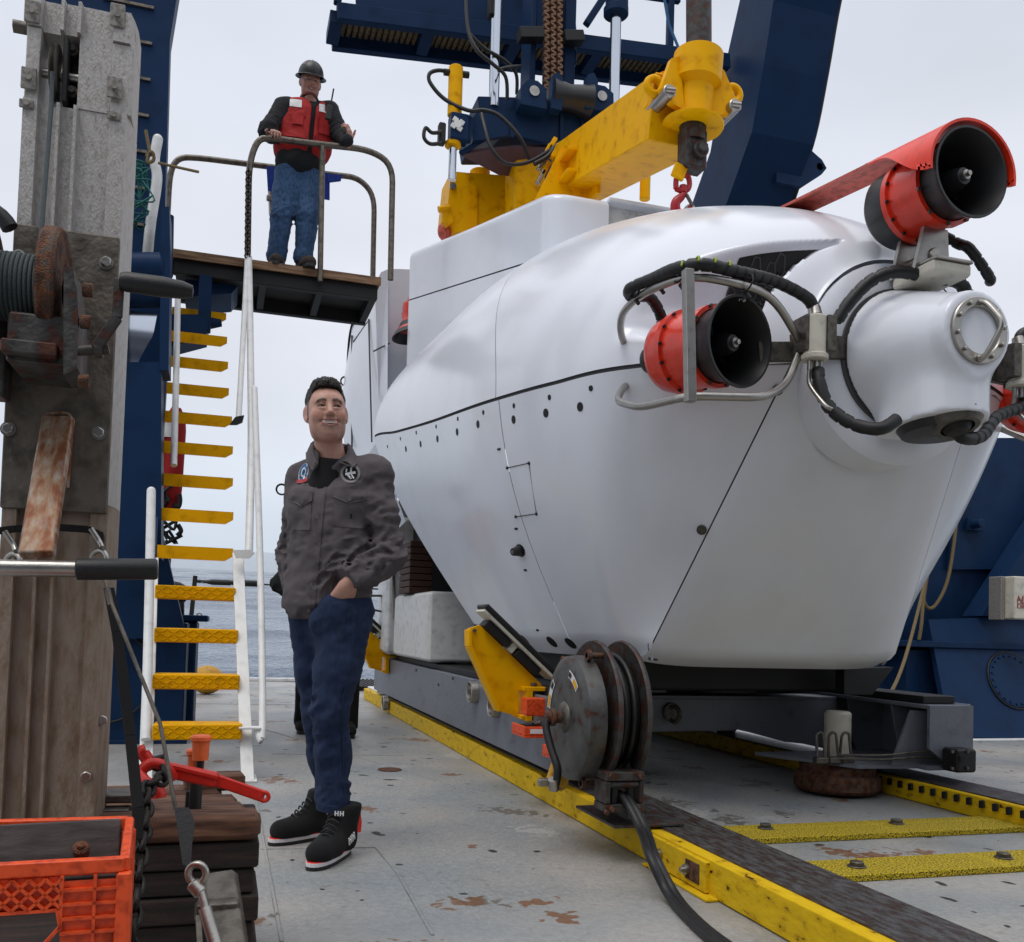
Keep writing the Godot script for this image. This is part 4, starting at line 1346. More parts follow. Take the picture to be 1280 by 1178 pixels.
func sail(sub: Node3D) -> void:
	# the tall white fairing on top: tapered in plan towards the tail, its top rising to the bow
	var c := [Vector3(2.12, 0, -6.2), Vector3(1.56, 0, -8.86)]
	var s := Mb.new()
	var fx := func(u: float, v: float, lo: float, hi: float) -> Vector3:     # u along the side and round the corners to the middle, v up
		var q: Vector2
		var pts := [Vector2(2.56, -6.2), Vector2(2.12, -6.2), Vector2(1.56, -8.86), Vector2(2.4, -8.9)]
		var rad := [0.0, 0.16, 0.10, 0.0]
		var path := []
		path.append(pts[0])
		for i in [1, 2]:
			var a: Vector2 = pts[i] + (pts[i - 1] - pts[i]).normalized() * rad[i]
			var b: Vector2 = pts[i] + (pts[i + 1] - pts[i]).normalized() * rad[i]
			for k in 9:
				var t := k / 8.0
				path.append(a.lerp(pts[i], t).lerp(pts[i].lerp(b, t), t))
		path.append(pts[3])
		var f := u * (path.size() - 1)
		var i := mini(int(f), path.size() - 2)
		q = path[i].lerp(path[i + 1], f - i)
		var d := (-6.2 - q.y) / 2.66
		var top := lerpf(4.045, 4.50, d)
		var y := lerpf(lerpf(3.45, 3.45, d), top, v) if lo > 0.0 else lerpf(2.6, 3.44, v)
		if lo > 0.0:
			y = lerpf(lerpf(3.565, 4.035, d), top, v)
		else:
			y = lerpf(2.3, lerpf(3.553, 4.023, d), v)
		var inw := 0.0
		if lo > 0.0 and v > 0.86:
			inw = 0.06 * (1.0 - sqrt(maxf(1.0 - pow((v - 0.86) / 0.14, 2.0), 0.0)))
		var cc := Vector2(XC, -7.5)
		q += (cc - q).normalized() * inw
		return Vector3(q.x, y, q.y)
	for k in 2:
		s.grid(func(u: float, v: float) -> Vector3: return fx.call(u, v, 1.0 - k, 1.0), 60, 24, Vector3(2.6, 3.6, -7.5), true)
	# far side, and the roof
	s.grid(func(u: float, v: float) -> Vector3: return mirror(fx.call(u, v, 1.0, 1.0), -1), 60, 14, Vector3(2.9, 3.6, -7.5), true)
	s.grid(func(u: float, v: float) -> Vector3: return mirror(fx.call(u, v, 0.0, 1.0), -1), 60, 6, Vector3(2.9, 3.6, -7.5), true)
	s.grid(func(u: float, v: float) -> Vector3:
		var a: Vector3 = fx.call(u, 1.0, 1.0, 1.0)
		return a.lerp(mirror(a, -1), v), 60, 8, Vector3.UP)
	var so := obj("sail", s, M.white_hull, sub)
	var g2 := Mb.new()
	g2.grid(func(u: float, v: float) -> Vector3:
		var a: Vector3 = fx.call(u * 0.86 + 0.02, 0.0, 1.0, 1.0)
		return a + Vector3(0.012, lerpf(-0.02, 0.01, v), -0.006), 60, 2, Vector3(2.6, 3.6, -7.5), true)
	obj("sail_seam", g2, M.seam, so)
	# aft recess between the two rear corners, with fittings
	var rp := Mb.new()
	rp.plate([Vector3(2.583, 4.06, -6.28), Vector3(3.012, 4.089, -6.28), Vector3(3.062, 3.956, -6.28), Vector3(3.018, 3.839, -6.28), Vector3(2.592, 3.774, -6.28)], 0.02)
	obj("recess_plate", rp, M.white_paint, so)
	var lid := Mb.new()
	lid.bar(Vector3(2.55, 4.03, -6.22), Vector3(3.42, 4.03, -6.22), 0.10, 0.03, Vector3.UP, 0.008)
	obj("recess_lip", lid, M.white_hull, so)
	var rp2 := Mb.new()
	rp2.span(Vector3(2.98, 3.5, -6.34), Vector3(3.5, 4.01, -6.30))
	obj("recess_panel", rp2, M.white_paint, so)
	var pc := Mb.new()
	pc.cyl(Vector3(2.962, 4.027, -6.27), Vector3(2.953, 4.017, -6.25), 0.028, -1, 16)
	obj("painted_port_hole", pc, M.black, so)  # solid black disc, the dark of the opening is its colour
	for p in [Vector3(2.795, 3.941, -6.2), Vector3(2.905, 3.946, -6.2)]:
		var q := Mb.new()
		q.cyl(p + Vector3(0, -0.12, 0), p + Vector3(0, 0.03, 0), 0.014, -1, 10)
		q.cyl(p + Vector3(0, -0.03, 0), p + Vector3(0, -0.01, 0), 0.022, -1, 10)
		q.cyl(p + Vector3(-0.05, -0.045, 0), p + Vector3(0.02, -0.045, 0), 0.010, -1, 8)
		obj("valve", q, M.stainless, so)
	var wd := Mb.new()
	wd.cyl(Vector3(3.612, 4.116, -6.1), Vector3(3.614, 4.036, -6.1), 0.014, -1, 10)
	obj("roof_stub", wd, M.white_paint, so)
	var ey := Mb.new()
	ey.tube(arc(Vector3(2.879, 3.706, -5.58), Vector3(0.2, 0, 1), Vector3.UP, 0.06, -0.5, PI + 0.5, 14), 0.016, 8)
	obj("lifting_eye", ey, M.stainless, so)


func bow(sub: Node3D) -> void:
	# behind the thruster recess: the bow fairing, its side skin, the lift thruster and the ballast below
	var b := Mb.new()
	b.plate([Vector3(1.314, 4.311, -9.3), Vector3(1.374, 4.442, -9.3), Vector3(1.454, 4.487, -9.3), Vector3(2.1, 4.56, -9.3), Vector3(2.1, 2.3, -9.3), Vector3(1.429, 2.663, -9.3)], 0.04)
	b.span(Vector3(1.52, 2.3, -10.3), Vector3(2.2, 4.3, -9.32), 0.05)
	var bo := obj("bow_fairing", b, M.white_hull, sub)
	var sk := Mb.new()
	sk.grid(func(u: float, v: float) -> Vector3:
		var top: Vector3 = [Vector3(1.445, 4.412, -9.28), Vector3(1.359, 4.37, -9.5), Vector3(1.295, 4.309, -9.9), Vector3(1.23, 4.213, -10.35), Vector3(1.235, 3.976, -10.6)][mini(int(u * 4.0), 4)].lerp([Vector3(1.359, 4.37, -9.5), Vector3(1.295, 4.309, -9.9), Vector3(1.23, 4.213, -10.35), Vector3(1.235, 3.976, -10.6), Vector3(1.235, 3.976, -10.6)][mini(int(u * 4.0), 4)], u * 4.0 - int(u * 4.0))
		var low: Vector3 = Vector3(1.446, 2.564, -8.95).lerp(Vector3(1.311, 2.503, -10.5), u)
		var p := top.lerp(low, v)
		p.x -= 0.10 * sin(PI * v) * u
		return p, 32, 20, Vector3(-1, 0.1, 0.2))
	obj("bow_skin", sk, M.white_hull, bo)
	var sk2 := Mb.new()
	sk2.grid(func(u: float, v: float) -> Vector3:
		var top: Vector3 = Vector3(1.215, 2.491, -8.15).lerp(Vector3(1.311, 2.503, -10.5), u)
		var low: Vector3 = Vector3(1.512, 1.815, -8.2).lerp(Vector3(1.579, 1.692, -10.3), u)
		return top.lerp(low, v), 10, 10, Vector3(-1, -0.1, 0.2))
	obj("bow_lower_skin", sk2, M.white_hull, bo)
	for l in [[Vector3(1.245, 3.973, -10.2), Vector3(1.334, 4.061, -9.7)], [Vector3(1.328, 4.065, -9.66), Vector3(1.34, 2.694, -9.2)], [Vector3(1.232, 4.06, -10.26), Vector3(1.27, 2.808, -10.2)], [Vector3(1.324, 3.599, -9.2), Vector3(1.487, 3.711, -9.24)]]:
		var q := Mb.new()
		q.bar(l[0] + Vector3(-0.012, 0, 0.012), l[1] + Vector3(-0.012, 0, 0.012), 0.014, 0.014)
		obj("panel_seam", q, M.seam, bo)
	var rail := Mb.new()
	rail.tube(spline([Vector3(1.374, 4.381, -9.6), Vector3(1.267, 4.294, -10), Vector3(1.221, 4.145, -10.4), Vector3(1.227, 3.7, -10.6), Vector3(1.239, 2.876, -10.6)], 6), 0.016, 6)
	rail.tube(arc(Vector3(1.209, 3.628, -10.58), Vector3(1, 0, 0), Vector3.UP, 0.055, 0.6, TAU - 0.6, 16), 0.010, 6)
	obj("edge_cable", rail, M.black, bo)
	var wall := Mb.new()
	wall.plate([Vector3(1.60, 2.4, -8.84), Vector3(2.6, 2.4, -8.84), Vector3(2.6, 4.2, -8.84), Vector3(1.60, 4.2, -8.84)], 0.03)
	obj("recess_wall", wall, M.white_hull, bo)
	# lift thruster, bell downwards
	var t := Mb.new()
	var lt := Vector3(1.621, 3.8, -9.02)
	t.lathe([Vector2(0.06, 0.0), Vector2(0.075, -0.05), Vector2(0.075, -0.09), Vector2(0.09, -0.10), Vector2(0.09, -0.16), Vector2(0.14, -0.24), Vector2(0.20, -0.31)], lt + Vector3(0, 0.27, 0), Vector3(-0.18, 1, -0.1), 28)
	t.cyl(lt + Vector3(0.02, 0.25, 0), lt + Vector3(0.07, 0.5, 0.04), 0.05, 0.035, 14, 0.01)
	var to := obj("lift_thruster", t, M.red_paint, sub)
	var tb := Mb.new()
	tb.lathe([Vector2(0.19, -0.29), Vector2(0.225, -0.34), Vector2(0.215, -0.345), Vector2(0.18, -0.3), Vector2(0.12, -0.2), Vector2(0.0, -0.18)], lt + Vector3(0, 0.27, 0), Vector3(-0.18, 1, -0.1), 28)
	obj("bell", tb, M.duct, to)
	# the open space in front of the raked panel edge: boxes, battery case and the stack of ballast plates
	var bx := Mb.new()
	bx.span(Vector3(1.56, 0.60, -8.9), Vector3(2.4, 1.17, -7.3), 0.03)
	obj("battery_case", bx, M.white_paint, sub)
	bx = Mb.new()
	bx.span(Vector3(1.50, 0.60, -9.6), Vector3(2.0, 1.95, -9.0), 0.05)
	obj("instrument_case", bx, M.white_paint, sub)
	bx = Mb.new()
	bx.tube(spline([Vector3(1.56, 1.7, -8.97), Vector3(1.54, 1.4, -8.94), Vector3(1.58, 0.95, -8.97)], 6), 0.022, 8)
	obj("sample_tube", bx, M.stainless, sub)
	bx = Mb.new()
	bx.tube([Vector3(1.247, 1.117, -9.2), Vector3(1.549, 1.534, -9.2)], 0.016, 8)
	bx.tube(rounded([Vector3(1.322, 1.169, -9.3), Vector3(1.326, 1.05, -9.3), Vector3(1.512, 1.016, -9.3), Vector3(1.506, 1.177, -9.3), Vector3(1.322, 1.169, -9.3)], 0.02), 0.012, 6)
	obj("manipulator_frame", bx, M.dull_steel, sub)
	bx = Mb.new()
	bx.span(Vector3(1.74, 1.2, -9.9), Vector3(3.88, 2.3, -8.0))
	obj("dark_infill", bx, M.black, sub)  # solid black fill standing in for the shade inside the opening
	for i in 8:
		var w := Mb.new()
		var y := 1.175 + 0.058 * i
		w.span(Vector3(1.535, y, -8.55), Vector3(2.0, y + 0.053, -8.05), 0.006)
		obj("ballast_plate", w, M.brown_block, sub)


# ---- rails, cradle, hose reel ------------------------------------------------------------------------------------------

func rails() -> void:
	for s in [1, -1]:
		var o := thing("track_rail", Vector3(1.77 if s > 0 else 3.85, 0, -6), "long yellow deck rail nearest the man, with the hose reel bolted on it" if s > 0 else "far yellow deck rail with black rack teeth along its inner top edge", "rail", "yellow track rails under the cradle")
		var b := Mb.new()
		b.span(Vector3(1.615, 0.0, -11.1) if s > 0 else Vector3(3.69, 0, -11.1), Vector3(1.93, 0.128, 1.0) if s > 0 else Vector3(4.005, 0.112, 1.0), 0.008)
		obj("rail_body", b, M.rail_yellow, o)
		var t := Mb.new()
		t.span(Vector3(1.665, 0.124, -11.05) if s > 0 else Vector3(3.72, 0.108, -11.05), Vector3(1.918, 0.136, 1.0) if s > 0 else Vector3(3.97, 0.12, 1.0), 0.003)
		obj("track_plate", t, M.worn_track, o)
		if s > 0:
			var sp := Mb.new()
			sp.span(Vector3(1.598, 0.012, -3.30), Vector3(1.622, 0.118, -2.86), 0.004)
			var spo := obj("splice_plate", sp, M.rail_yellow, o)
			sp = Mb.new()
			sp.span(Vector3(1.594, 0.03, -3.0), Vector3(1.60, 0.10, -2.90), 0.003)
			obj("rust_patch", sp, M.rust, spo)
			for z in [-3.20, -2.98]:
				var bo := Mb.new()
				bo.cyl(Vector3(1.60, 0.065, z), Vector3(1.565, 0.065, z), 0.010, -1, 8)
				bo.cyl(Vector3(1.60, 0.065, z), Vector3(1.580, 0.065, z), 0.021, -1, 6)
				obj("splice_bolt", bo, M.stainless, spo)
			var fo := Mb.new()
			fo.span(Vector3(1.57, 0.0, -3.30), Vector3(1.62, 0.010, -2.8), 0.003)
			obj("foot_plate", fo, M.rail_yellow, o)
			var wf := Mb.new()
			wf.span(Vector3(1.66, 0.128, -11.1), Vector3(1.93, 0.15, -10.4), 0.005)
			obj("end_plate", wf, M.white_paint, o)
		else:
			for i in 44:
				var tm := Mb.new()
				var z := -4.75 + i * 0.085
				tm.bar(Vector3(3.682, 0.098, z), Vector3(3.676, 0.062, z + 0.008), 0.034, 0.012, Vector3.RIGHT, 0.003)
				obj("rack_tooth", tm, M.black, o)


func straps() -> void:
	var n := 0
	for z in [[-3.53, -3.79, 957, 1033, 1121, 1027], [-2.925, -3.15, 1071, 1081, 1255, 1070]]:
		n += 1
		var o := thing("deck_strap", Vector3(2.81, 0, (z[0] + z[1]) / 2), "gritty yellow flat strap across the deck between the rails, the one nearer the cradle" if n == 1 else "gritty yellow flat strap across the deck between the rails, the one farther from the cradle", "strap", "yellow straps between the rails")
		var b := Mb.new()
		b.span(Vector3(1.93, 0, z[1]), Vector3(3.69, 0.026, z[0]), 0.004)
		obj("strap_bar", b, M.gritty_yellow, o)
		for p in ([Vector3(2.37, 0.026, -3.706), Vector3(3.073, 0.026, -3.698)] if n == 1 else [Vector3(2.339, 0.026, -3.031), Vector3(3.048, 0.026, -3.04)]):
			var bo := Mb.new()
			bo.cyl(p, p + Vector3(0, 0.022, 0), 0.028, -1, 6, 0.003)
			bo.cyl(p, p + Vector3(0, 0.006, 0), 0.036, -1, 18, 0.002)
			obj("bolt", bo, M.dull_steel, o)


func cradle() -> void:
	var o := thing("cradle", Vector3(2.81, 0.13, -7.2), "grey steel cradle carrying the submersible on the yellow rails", "cradle")
	for s in [1, -1]:
		var b := Mb.new()
		var x := 1.60 if s > 0 else 2.0 * XC - 1.60
		var i := 1.0 if s > 0 else -1.0
		# an open channel beam: outer web, flanges, gussets
		b.span(Vector3(x, 0.175, -10.25), Vector3(x + 0.03 * i, 0.545, -4.24), 0.008)
		b.span(Vector3(x + 0.002 * i, 0.515, -10.24), Vector3(x + 0.30 * i, 0.540, -4.24), 0.006)
		b.span(Vector3(x + 0.002 * i, 0.18, -10.24), Vector3(x + 0.30 * i, 0.205, -4.24), 0.006)
		var bo := obj("side_beam", b, M.grey_paint, o)
		var e := Mb.new()
		e.plate([Vector3(x + 0.005 * i, 0.178, -4.235), Vector3(x + 0.12 * i, 0.178, -4.235), Vector3(x + 0.30 * i, 0.30, -4.235), Vector3(x + 0.30 * i, 0.536, -4.235), Vector3(x + 0.005 * i, 0.536, -4.235)], 0.02)
		obj("end_cap", e, M.grey_paint, bo)
		for z in [-4.55, -4.95, -6.0, -7.5, -9.0]:
			e = Mb.new()
			e.plate([Vector3(x + 0.03 * i, 0.205, z), Vector3(x + 0.22 * i, 0.205, z), Vector3(x + 0.29 * i, 0.514, z), Vector3(x + 0.03 * i, 0.514, z)], 0.014)
			obj("gusset", e, M.grey_paint, bo)
		e = Mb.new()
		e.span(Vector3(x + 0.06 * i, 0.542, -10.0), Vector3(x + 0.28 * i, 0.585, -4.3), 0.005)
		obj("rubber_strip", e, M.black, bo)
		for z in [-4.9, -6.6, -8.3, -9.8]:
			e = Mb.new()
			e.cyl(Vector3(x + 0.10 * i, 0.155, z), Vector3(x + 0.25 * i, 0.155, z), 0.038, -1, 18, 0.004)
			obj("roller", e, M.rust, bo)
		if s > 0:
			for p in [Vector3(1.598, 0.469, -5.928), Vector3(1.598, 0.426, -5.418), Vector3(1.598, 0.104, -9.335)]:
				e = Mb.new()
				e.lathe([Vector2(0.0, 0.004), Vector2(0.056, 0.004), Vector2(0.060, 0.045), Vector2(0.066, 0.050), Vector2(0.072, 0.045), Vector2(0.076, 0.0)], p, Vector3(-1, 0, 0), 28)
				obj("ring_socket", e, M.stainless, bo)
			for p in [Vector3(1.598, 0.519, -6.584), Vector3(1.598, 0.442, -7.047), Vector3(1.598, 0.506, -7.935)]:
				e = Mb.new()
				disc_on(p, Vector3(-1, 0, 0), 0.012, 0.012, e)
				obj("bolt", e, M.dull_steel, bo)
	for z in [-5.05, -9.9]:
		var c := Mb.new()
		c.plate([Vector3(1.90, 0.205, z), Vector3(2.25, 0.31, z), Vector3(3.02, 0.32, z), Vector3(3.35, 0.24, z), Vector3(3.72, 0.205, z), Vector3(3.72, 0.50, z), Vector3(1.90, 0.50, z)], 0.02)
		c.span(Vector3(1.90, 0.50, z - 0.22), Vector3(3.72, 0.522, z + 0.011), 0.004)
		c.bar(Vector3(2.25, 0.308, z - 0.1), Vector3(3.02, 0.318, z - 0.1), 0.20, 0.015, Vector3.UP, 0.003)
		var co := obj("cross_beam", c, M.grey_paint, o)
		if z > -6.0:
			var pe := Mb.new()
			pe.cyl(Vector3(2.56, 0.425, z + 0.01), Vector3(2.56, 0.425, z + 0.035), 0.055, -1, 18, 0.004)
			pe.tube(arc(Vector3(2.56, 0.415, z + 0.06), Vector3(0.3, 0, 1), Vector3.UP, 0.045, 0, TAU, 18), 0.014, 8)
			obj("padeye", pe, M.dull_steel, co)
	# cylinder, shackles, hydraulic lines at the far inner corner
	var cy := Mb.new()
	cy.cyl(Vector3(3.42, 0.20, -4.62), Vector3(3.42, 0.47, -4.62), 0.075, -1, 22, 0.012)
	obj("buffer_cylinder", cy, M.cream, o)
	for k in 3:
		var h := Mb.new()
		var x := 3.16 + 0.085 * k
		h.tube(rounded([Vector3(x, 0.21, -4.44 - 0.02 * k), Vector3(x, 0.36, -4.46), Vector3(x + 0.045, 0.37, -4.46), Vector3(x + 0.05, 0.215, -4.44)], 0.03), 0.008, 8)
		h.box(Vector3(x + 0.02, 0.215, -4.44), Vector3(0.085, 0.04, 0.05), Basis(), 0.01)
		obj("clamp_hook", h, M.dull_steel, o)
	var pl := Mb.new()
	pl.plate([Vector3(3.05, 0.19, -4.90), Vector3(3.35, 0.19, -4.35), Vector3(3.98, 0.19, -4.30), Vector3(3.98, 0.19, -4.95)], 0.02)
	pl.plate([Vector3(3.55, 0.2, -4.33), Vector3(3.68, 0.5, -4.33), Vector3(3.98, 0.5, -4.33), Vector3(3.98, 0.2, -4.33)], 0.015)
	obj("corner_plate", pl, M.grey_paint, o)
	for k in 2:
		var ln := Mb.new()
		ln.tube(spline([Vector3(3.28, 0.225 + 0.022 * k, -4.42), Vector3(3.5, 0.235 + 0.022 * k, -4.31), Vector3(3.72, 0.25 + 0.03 * k, -4.29), Vector3(3.84, 0.26 + 0.03 * k, -4.24)], 6), 0.007, 8)
		obj("hydraulic_line", ln, M.dull_steel, o)
	var bb := Mb.new()
	bb.box(Vector3(3.86, 0.25, -4.16), Vector3(0.135, 0.125, 0.12), Basis(), 0.012)
	bb.cyl(Vector3(3.825, 0.263, -4.1), Vector3(3.811, 0.266, -4.085), 0.012, -1, 10)
	var bbo := obj("stop_block", bb, M.black, o)
	for d in [Vector2(-0.05, -0.045), Vector2(0.05, -0.045), Vector2(-0.05, 0.045), Vector2(0.05, 0.045)]:
		var q := Mb.new()
		var p := Vector3(3.804, 0.259, -4.1) + Vector3(d.x, d.y, 0)
		q.cyl(p, p + Vector3(0, 0, 0.012), 0.009, -1, 8)
		obj("bolt", q, M.dull_steel, bbo)
	var rl := Mb.new()
	rl.cyl(Vector3(3.42, 0.10, -4.62), Vector3(3.42, 0.185, -4.62), 0.21, -1, 30, 0.02)
	rl.cyl(Vector3(3.42, 0.02, -4.62), Vector3(3.42, 0.12, -4.62), 0.24, -1, 30, 0.02)
	obj("pivot_wheel", rl, M.rust, o)
	# support arms with rubber pads, two on each side
	for s in [1, -1]:
		for z in [-4.82, -9.35]:
			if s > 0 or z < -6.0:
				arm(o, z, s)


func arm(o: Node3D, z: float, s: int) -> void:
	var pts := []
	for p in [Vector3(1.245, 0.885, z), Vector3(1.305, 0.905, z), Vector3(1.66, 0.595, z), Vector3(1.66, 0.565, z), Vector3(1.53, 0.560, z), Vector3(1.53, 0.42, z), Vector3(1.42, 0.45, z), Vector3(1.25, 0.79, z)]:
		pts.append(mirror(p, s))
	var a := Mb.new()
	a.plate(pts, 0.035)
	a.bar(pts[5] + Vector3(0, 0.001, 0), mirror(Vector3(1.595, 0.42, z), s), 0.16, 0.02, Vector3.UP, 0.003)
	a.bar(mirror(Vector3(1.575, 0.40, z), s), mirror(Vector3(1.575, 0.565, z), s), 0.035, 0.17, Vector3(0, 0, 1), 0.003)
	a.bar(mirror(Vector3(1.54, 0.572, z), s), mirror(Vector3(1.80, 0.572, z), s), 0.17, 0.022, Vector3.UP, 0.003)
	a.bar(pts[7] + Vector3(0, 0, 0.0), pts[6], 0.10, 0.018, Vector3(0.4 * s, 0.3, 0), 0.003)
	a.bar(pts[0] + Vector3(0, -0.006, 0), pts[7], 0.10, 0.018, Vector3(s, 0, 0), 0.003)
	var ao := obj("support_arm", a, M.yellow, o)
	var d := (mirror(Vector3(1.66, 0.605, z), s) - mirror(Vector3(1.305, 0.915, z), s)).normalized()
	var nrm := mirror(Vector3(XC + 0.66, 0.75, 0), 1) - Vector3(XC, 0, 0)
	nrm = Vector3(0.66 * s, 0.75, 0)
	var p0 := mirror(Vector3(1.30, 0.93, z), s)
	var b := Mb.new()
	b.bar(p0 + d * 0.03 + nrm * 0.012, p0 + d * 0.20 + nrm * 0.012, 0.12, 0.045, nrm, 0.005)
	b.bar(p0 + d * 0.26 + nrm * 0.012, p0 + d * 0.43 + nrm * 0.012, 0.12, 0.045, nrm, 0.005)
	obj("pad_block", b, M.black, ao)
	b = Mb.new()
	b.bar(p0 - d * 0.03 + nrm * 0.047, p0 + d * 0.52 + nrm * 0.047, 0.16, 0.018, nrm, 0.004)
	b.bar(p0 + d * 0.212 + nrm * 0.012, p0 + d * 0.248 + nrm * 0.012, 0.10, 0.05, nrm, 0.003)
	obj("pad_board", b, M.pad, ao)
	b = Mb.new()
	b.bar(p0 - d * 0.045 + nrm * 0.072, p0 + d * 0.53 + nrm * 0.072, 0.18, 0.03, nrm, 0.012)
	obj("rubber_pad", b, M.rubber, ao)
	b = Mb.new()
	b.cyl(mirror(Vector3(1.61, 0.583, z + 0.04), s), mirror(Vector3(1.61, 0.602, z + 0.04), s), 0.018, -1, 6)
	b.cyl(pts[1] + Vector3(-0.03 * s, -0.03, 0.01), pts[1] + Vector3(-0.03 * s, -0.03, 0.03), 0.010, -1, 8)
	obj("bolt", b, M.dull_steel, ao)


func reel() -> void:
	var z := -3.56
	var c1 := Vector3(1.363, 0.54, -3.56)
	var o := thing("hose_reel", Vector3(1.72, 0.14, z), "rusty dark steel hose reel with three round flanges bolted to the near rail", "hose reel")
	var m := Mb.new()
	var ax := Vector3(1, 0, 0)
	m.lathe([Vector2(0.0, -0.03), Vector2(0.20, -0.03), Vector2(0.225, -0.028), Vector2(0.248, -0.015), Vector2(0.252, 0.01), Vector2(0.252, 0.055), Vector2(0.24, 0.06), Vector2(0.0, 0.06)], c1, ax, 48)
	var co := obj("spring_cover", m, M.reel_cover, o)
	m = Mb.new()
	m.lathe([Vector2(0.0, -0.048), Vector2(0.045, -0.045), Vector2(0.062, -0.035), Vector2(0.065, -0.028)], c1, ax, 24)
	obj("hub_plate", m, M.dull_steel, co)
	m = Mb.new()
	m.cyl(c1 + Vector3(-0.04, 0, 0), c1 + Vector3(-0.11, 0.0, 0.0), 0.024, -1, 14, 0.004)
	m.cyl(c1 + Vector3(-0.07, 0, 0), c1 + Vector3(-0.09, 0.0, 0.0), 0.036, -1, 14, 0.004)
	obj("swivel", m, M.rust, co)
	m = Mb.new()
	m.tube(spline([c1 + Vector3(-0.095, 0, 0), c1 + Vector3(-0.11, -0.04, 0.01), c1 + Vector3(-0.10, -0.12, 0.05), c1 + Vector3(-0.085, -0.20, 0.09), c1 + Vector3(-0.09, -0.28, 0.07)], 6), 0.016, 10)
	obj("inlet_hose", m, M.rubber, co)
	m = Mb.new()
	m.cyl(c1 + Vector3(-0.10, -0.235, 0.085), c1 + Vector3(-0.09, -0.275, 0.07), 0.022, -1, 12)
	m.box(c1 + Vector3(-0.13, -0.25, 0.06), Vector3(0.05, 0.03, 0.03), Basis(), 0.006)
	obj("hose_fitting", m, M.stainless, co)
	for k in 3:
		m = Mb.new()
		var a: float = [0.42, 2.2, -1.2][k]
		var p := c1 + Vector3(0.03, sin(a) * 0.27, cos(a) * 0.27)
		if k == 0:
			p = c1 + Vector3(0.04, 0.255, 0.10)
		m.cyl(p + Vector3(-0.02, 0, 0), p + Vector3(0.07, 0, 0), 0.012, -1, 10)
		m.cyl(p + Vector3(-0.02, 0, 0), p + Vector3(-0.003, 0, 0), 0.024, -1, 6)
		obj("tie_bolt", m, M.rust, o)
	for k in 2:      # printed labels, curved round the edge of the cover
		m = Mb.new()
		var fn := func(u: float, v: float) -> Vector3:
			var a := lerpf(0.25, 0.85, u) if k == 0 else lerpf(-0.75, -1.45, u)
			var r := lerpf(0.168, 0.202, v)
			return c1 + Vector3(-0.0325, cos(a) * r, sin(a) * r)
		m.grid(fn, 10, 1, Vector3(-1, 0, 0))
		var lo := obj("label", m, M.print_white, co)
		for e in [[0.05, 0.30, M.black], [0.55, 0.95, M.yellow]]:
			m = Mb.new()
			m.grid(func(u: float, v: float) -> Vector3:
				var q: Vector3 = fn.call(lerpf(e[0], e[1], u), lerpf(0.2, 0.8, v))
				return q + Vector3(-0.002, 0, 0), 6, 1, Vector3(-1, 0, 0))
			obj("label_print", m, e[2], lo)
	for k in 2:
		m = Mb.new()
		var cx := c1 + Vector3([0.095, 0.215][k], 0.02, 0)
		m.lathe([Vector2(0.05, -0.008), Vector2(0.27, -0.006), Vector2(0.292, -0.012), Vector2(0.298, -0.004), Vector2(0.294, 0.008), Vector2(0.27, 0.008), Vector2(0.05, 0.008)], cx, ax, 56)
		obj("flange", m, M.rusty_dark, o)
	m = Mb.new()
	m.cyl(c1 + Vector3(0.06, 0.0, 0), c1 + Vector3(0.23, 0.0, 0), 0.15, -1, 28)
	obj("drum", m, M.rust, o)
	for k in 5:
		m = Mb.new()
		m.tube(arc(c1 + Vector3(0.118 + 0.019 * k, 0.02, 0), Vector3(0, 1, 0), Vector3(0, 0, 1), 0.215 + 0.02 * (k % 2), 0, TAU, 44).slice(0, 44), 0.0125, 8, false, true)
		obj("hose_turn", m, M.rubber, o)
	for k in 4:
		m = Mb.new()
		m.tube(arc(c1 + Vector3(0.122 + 0.021 * k, 0.02, 0), Vector3(0, 1, 0), Vector3(0, 0, 1), 0.19, 0, TAU, 40).slice(0, 40), 0.0125, 8, false, true)
		obj("hose_turn", m, M.rubber, o)
	# frame
	m = Mb.new()
	m.span(Vector3(1.46, 0.138, z - 0.17), Vector3(1.76, 0.150, z + 0.24), 0.003)
	obj("base_plate", m, M.rusty_dark, o)
	for x in [1.56, 1.60]:
		m = Mb.new()
		m.plate([Vector3(x, 0.15, z - 0.12), Vector3(x, 0.15, z + 0.21), Vector3(x, 0.30, z + 0.10), Vector3(x, c1.y + 0.04, z + 0.03), Vector3(x, c1.y + 0.04, z - 0.05)], 0.012)
		obj("side_frame", m, M.rusty_dark, o)
	m = Mb.new()
	m.bar(Vector3(1.605, 0.16, z + 0.17), Vector3(1.605, 0.50, z + 0.085), 0.03, 0.02, Vector3.RIGHT, 0.003)
	m.bar(Vector3(1.555, 0.16, z + 0.19), Vector3(1.555, 0.42, z + 0.12), 0.02, 0.02, Vector3.RIGHT, 0.003)
	obj("brace", m, M.steel_plate, o)
	for k in 5:
		m = Mb.new()
		disc_on(Vector3(1.50 + 0.012 * k, 0.19 + 0.03 * (k % 2), z + 0.0), Vector3(-0.2, 0, 1), 0.008, 0.02, m)
		obj("bolt", m, M.black, o)
	# roller guide: an open box of four rollers, the hoses come out through it
	var gz := -3.30
	var lo := Vector3(1.414, 0.203, -3.3)
	var hi := Vector3(1.573, 0.357, -3.3)
	m = Mb.new()
	m.span(Vector3(lo.x, hi.y - 0.035, gz - 0.12), Vector3(hi.x, hi.y, gz), 0.004)
	m.span(Vector3(lo.x, lo.y, gz - 0.12), Vector3(hi.x, lo.y + 0.03, gz), 0.004)
	m.span(Vector3(lo.x, lo.y + 0.031, gz - 0.12), Vector3(lo.x + 0.02, hi.y - 0.036, gz - 0.001), 0.004)
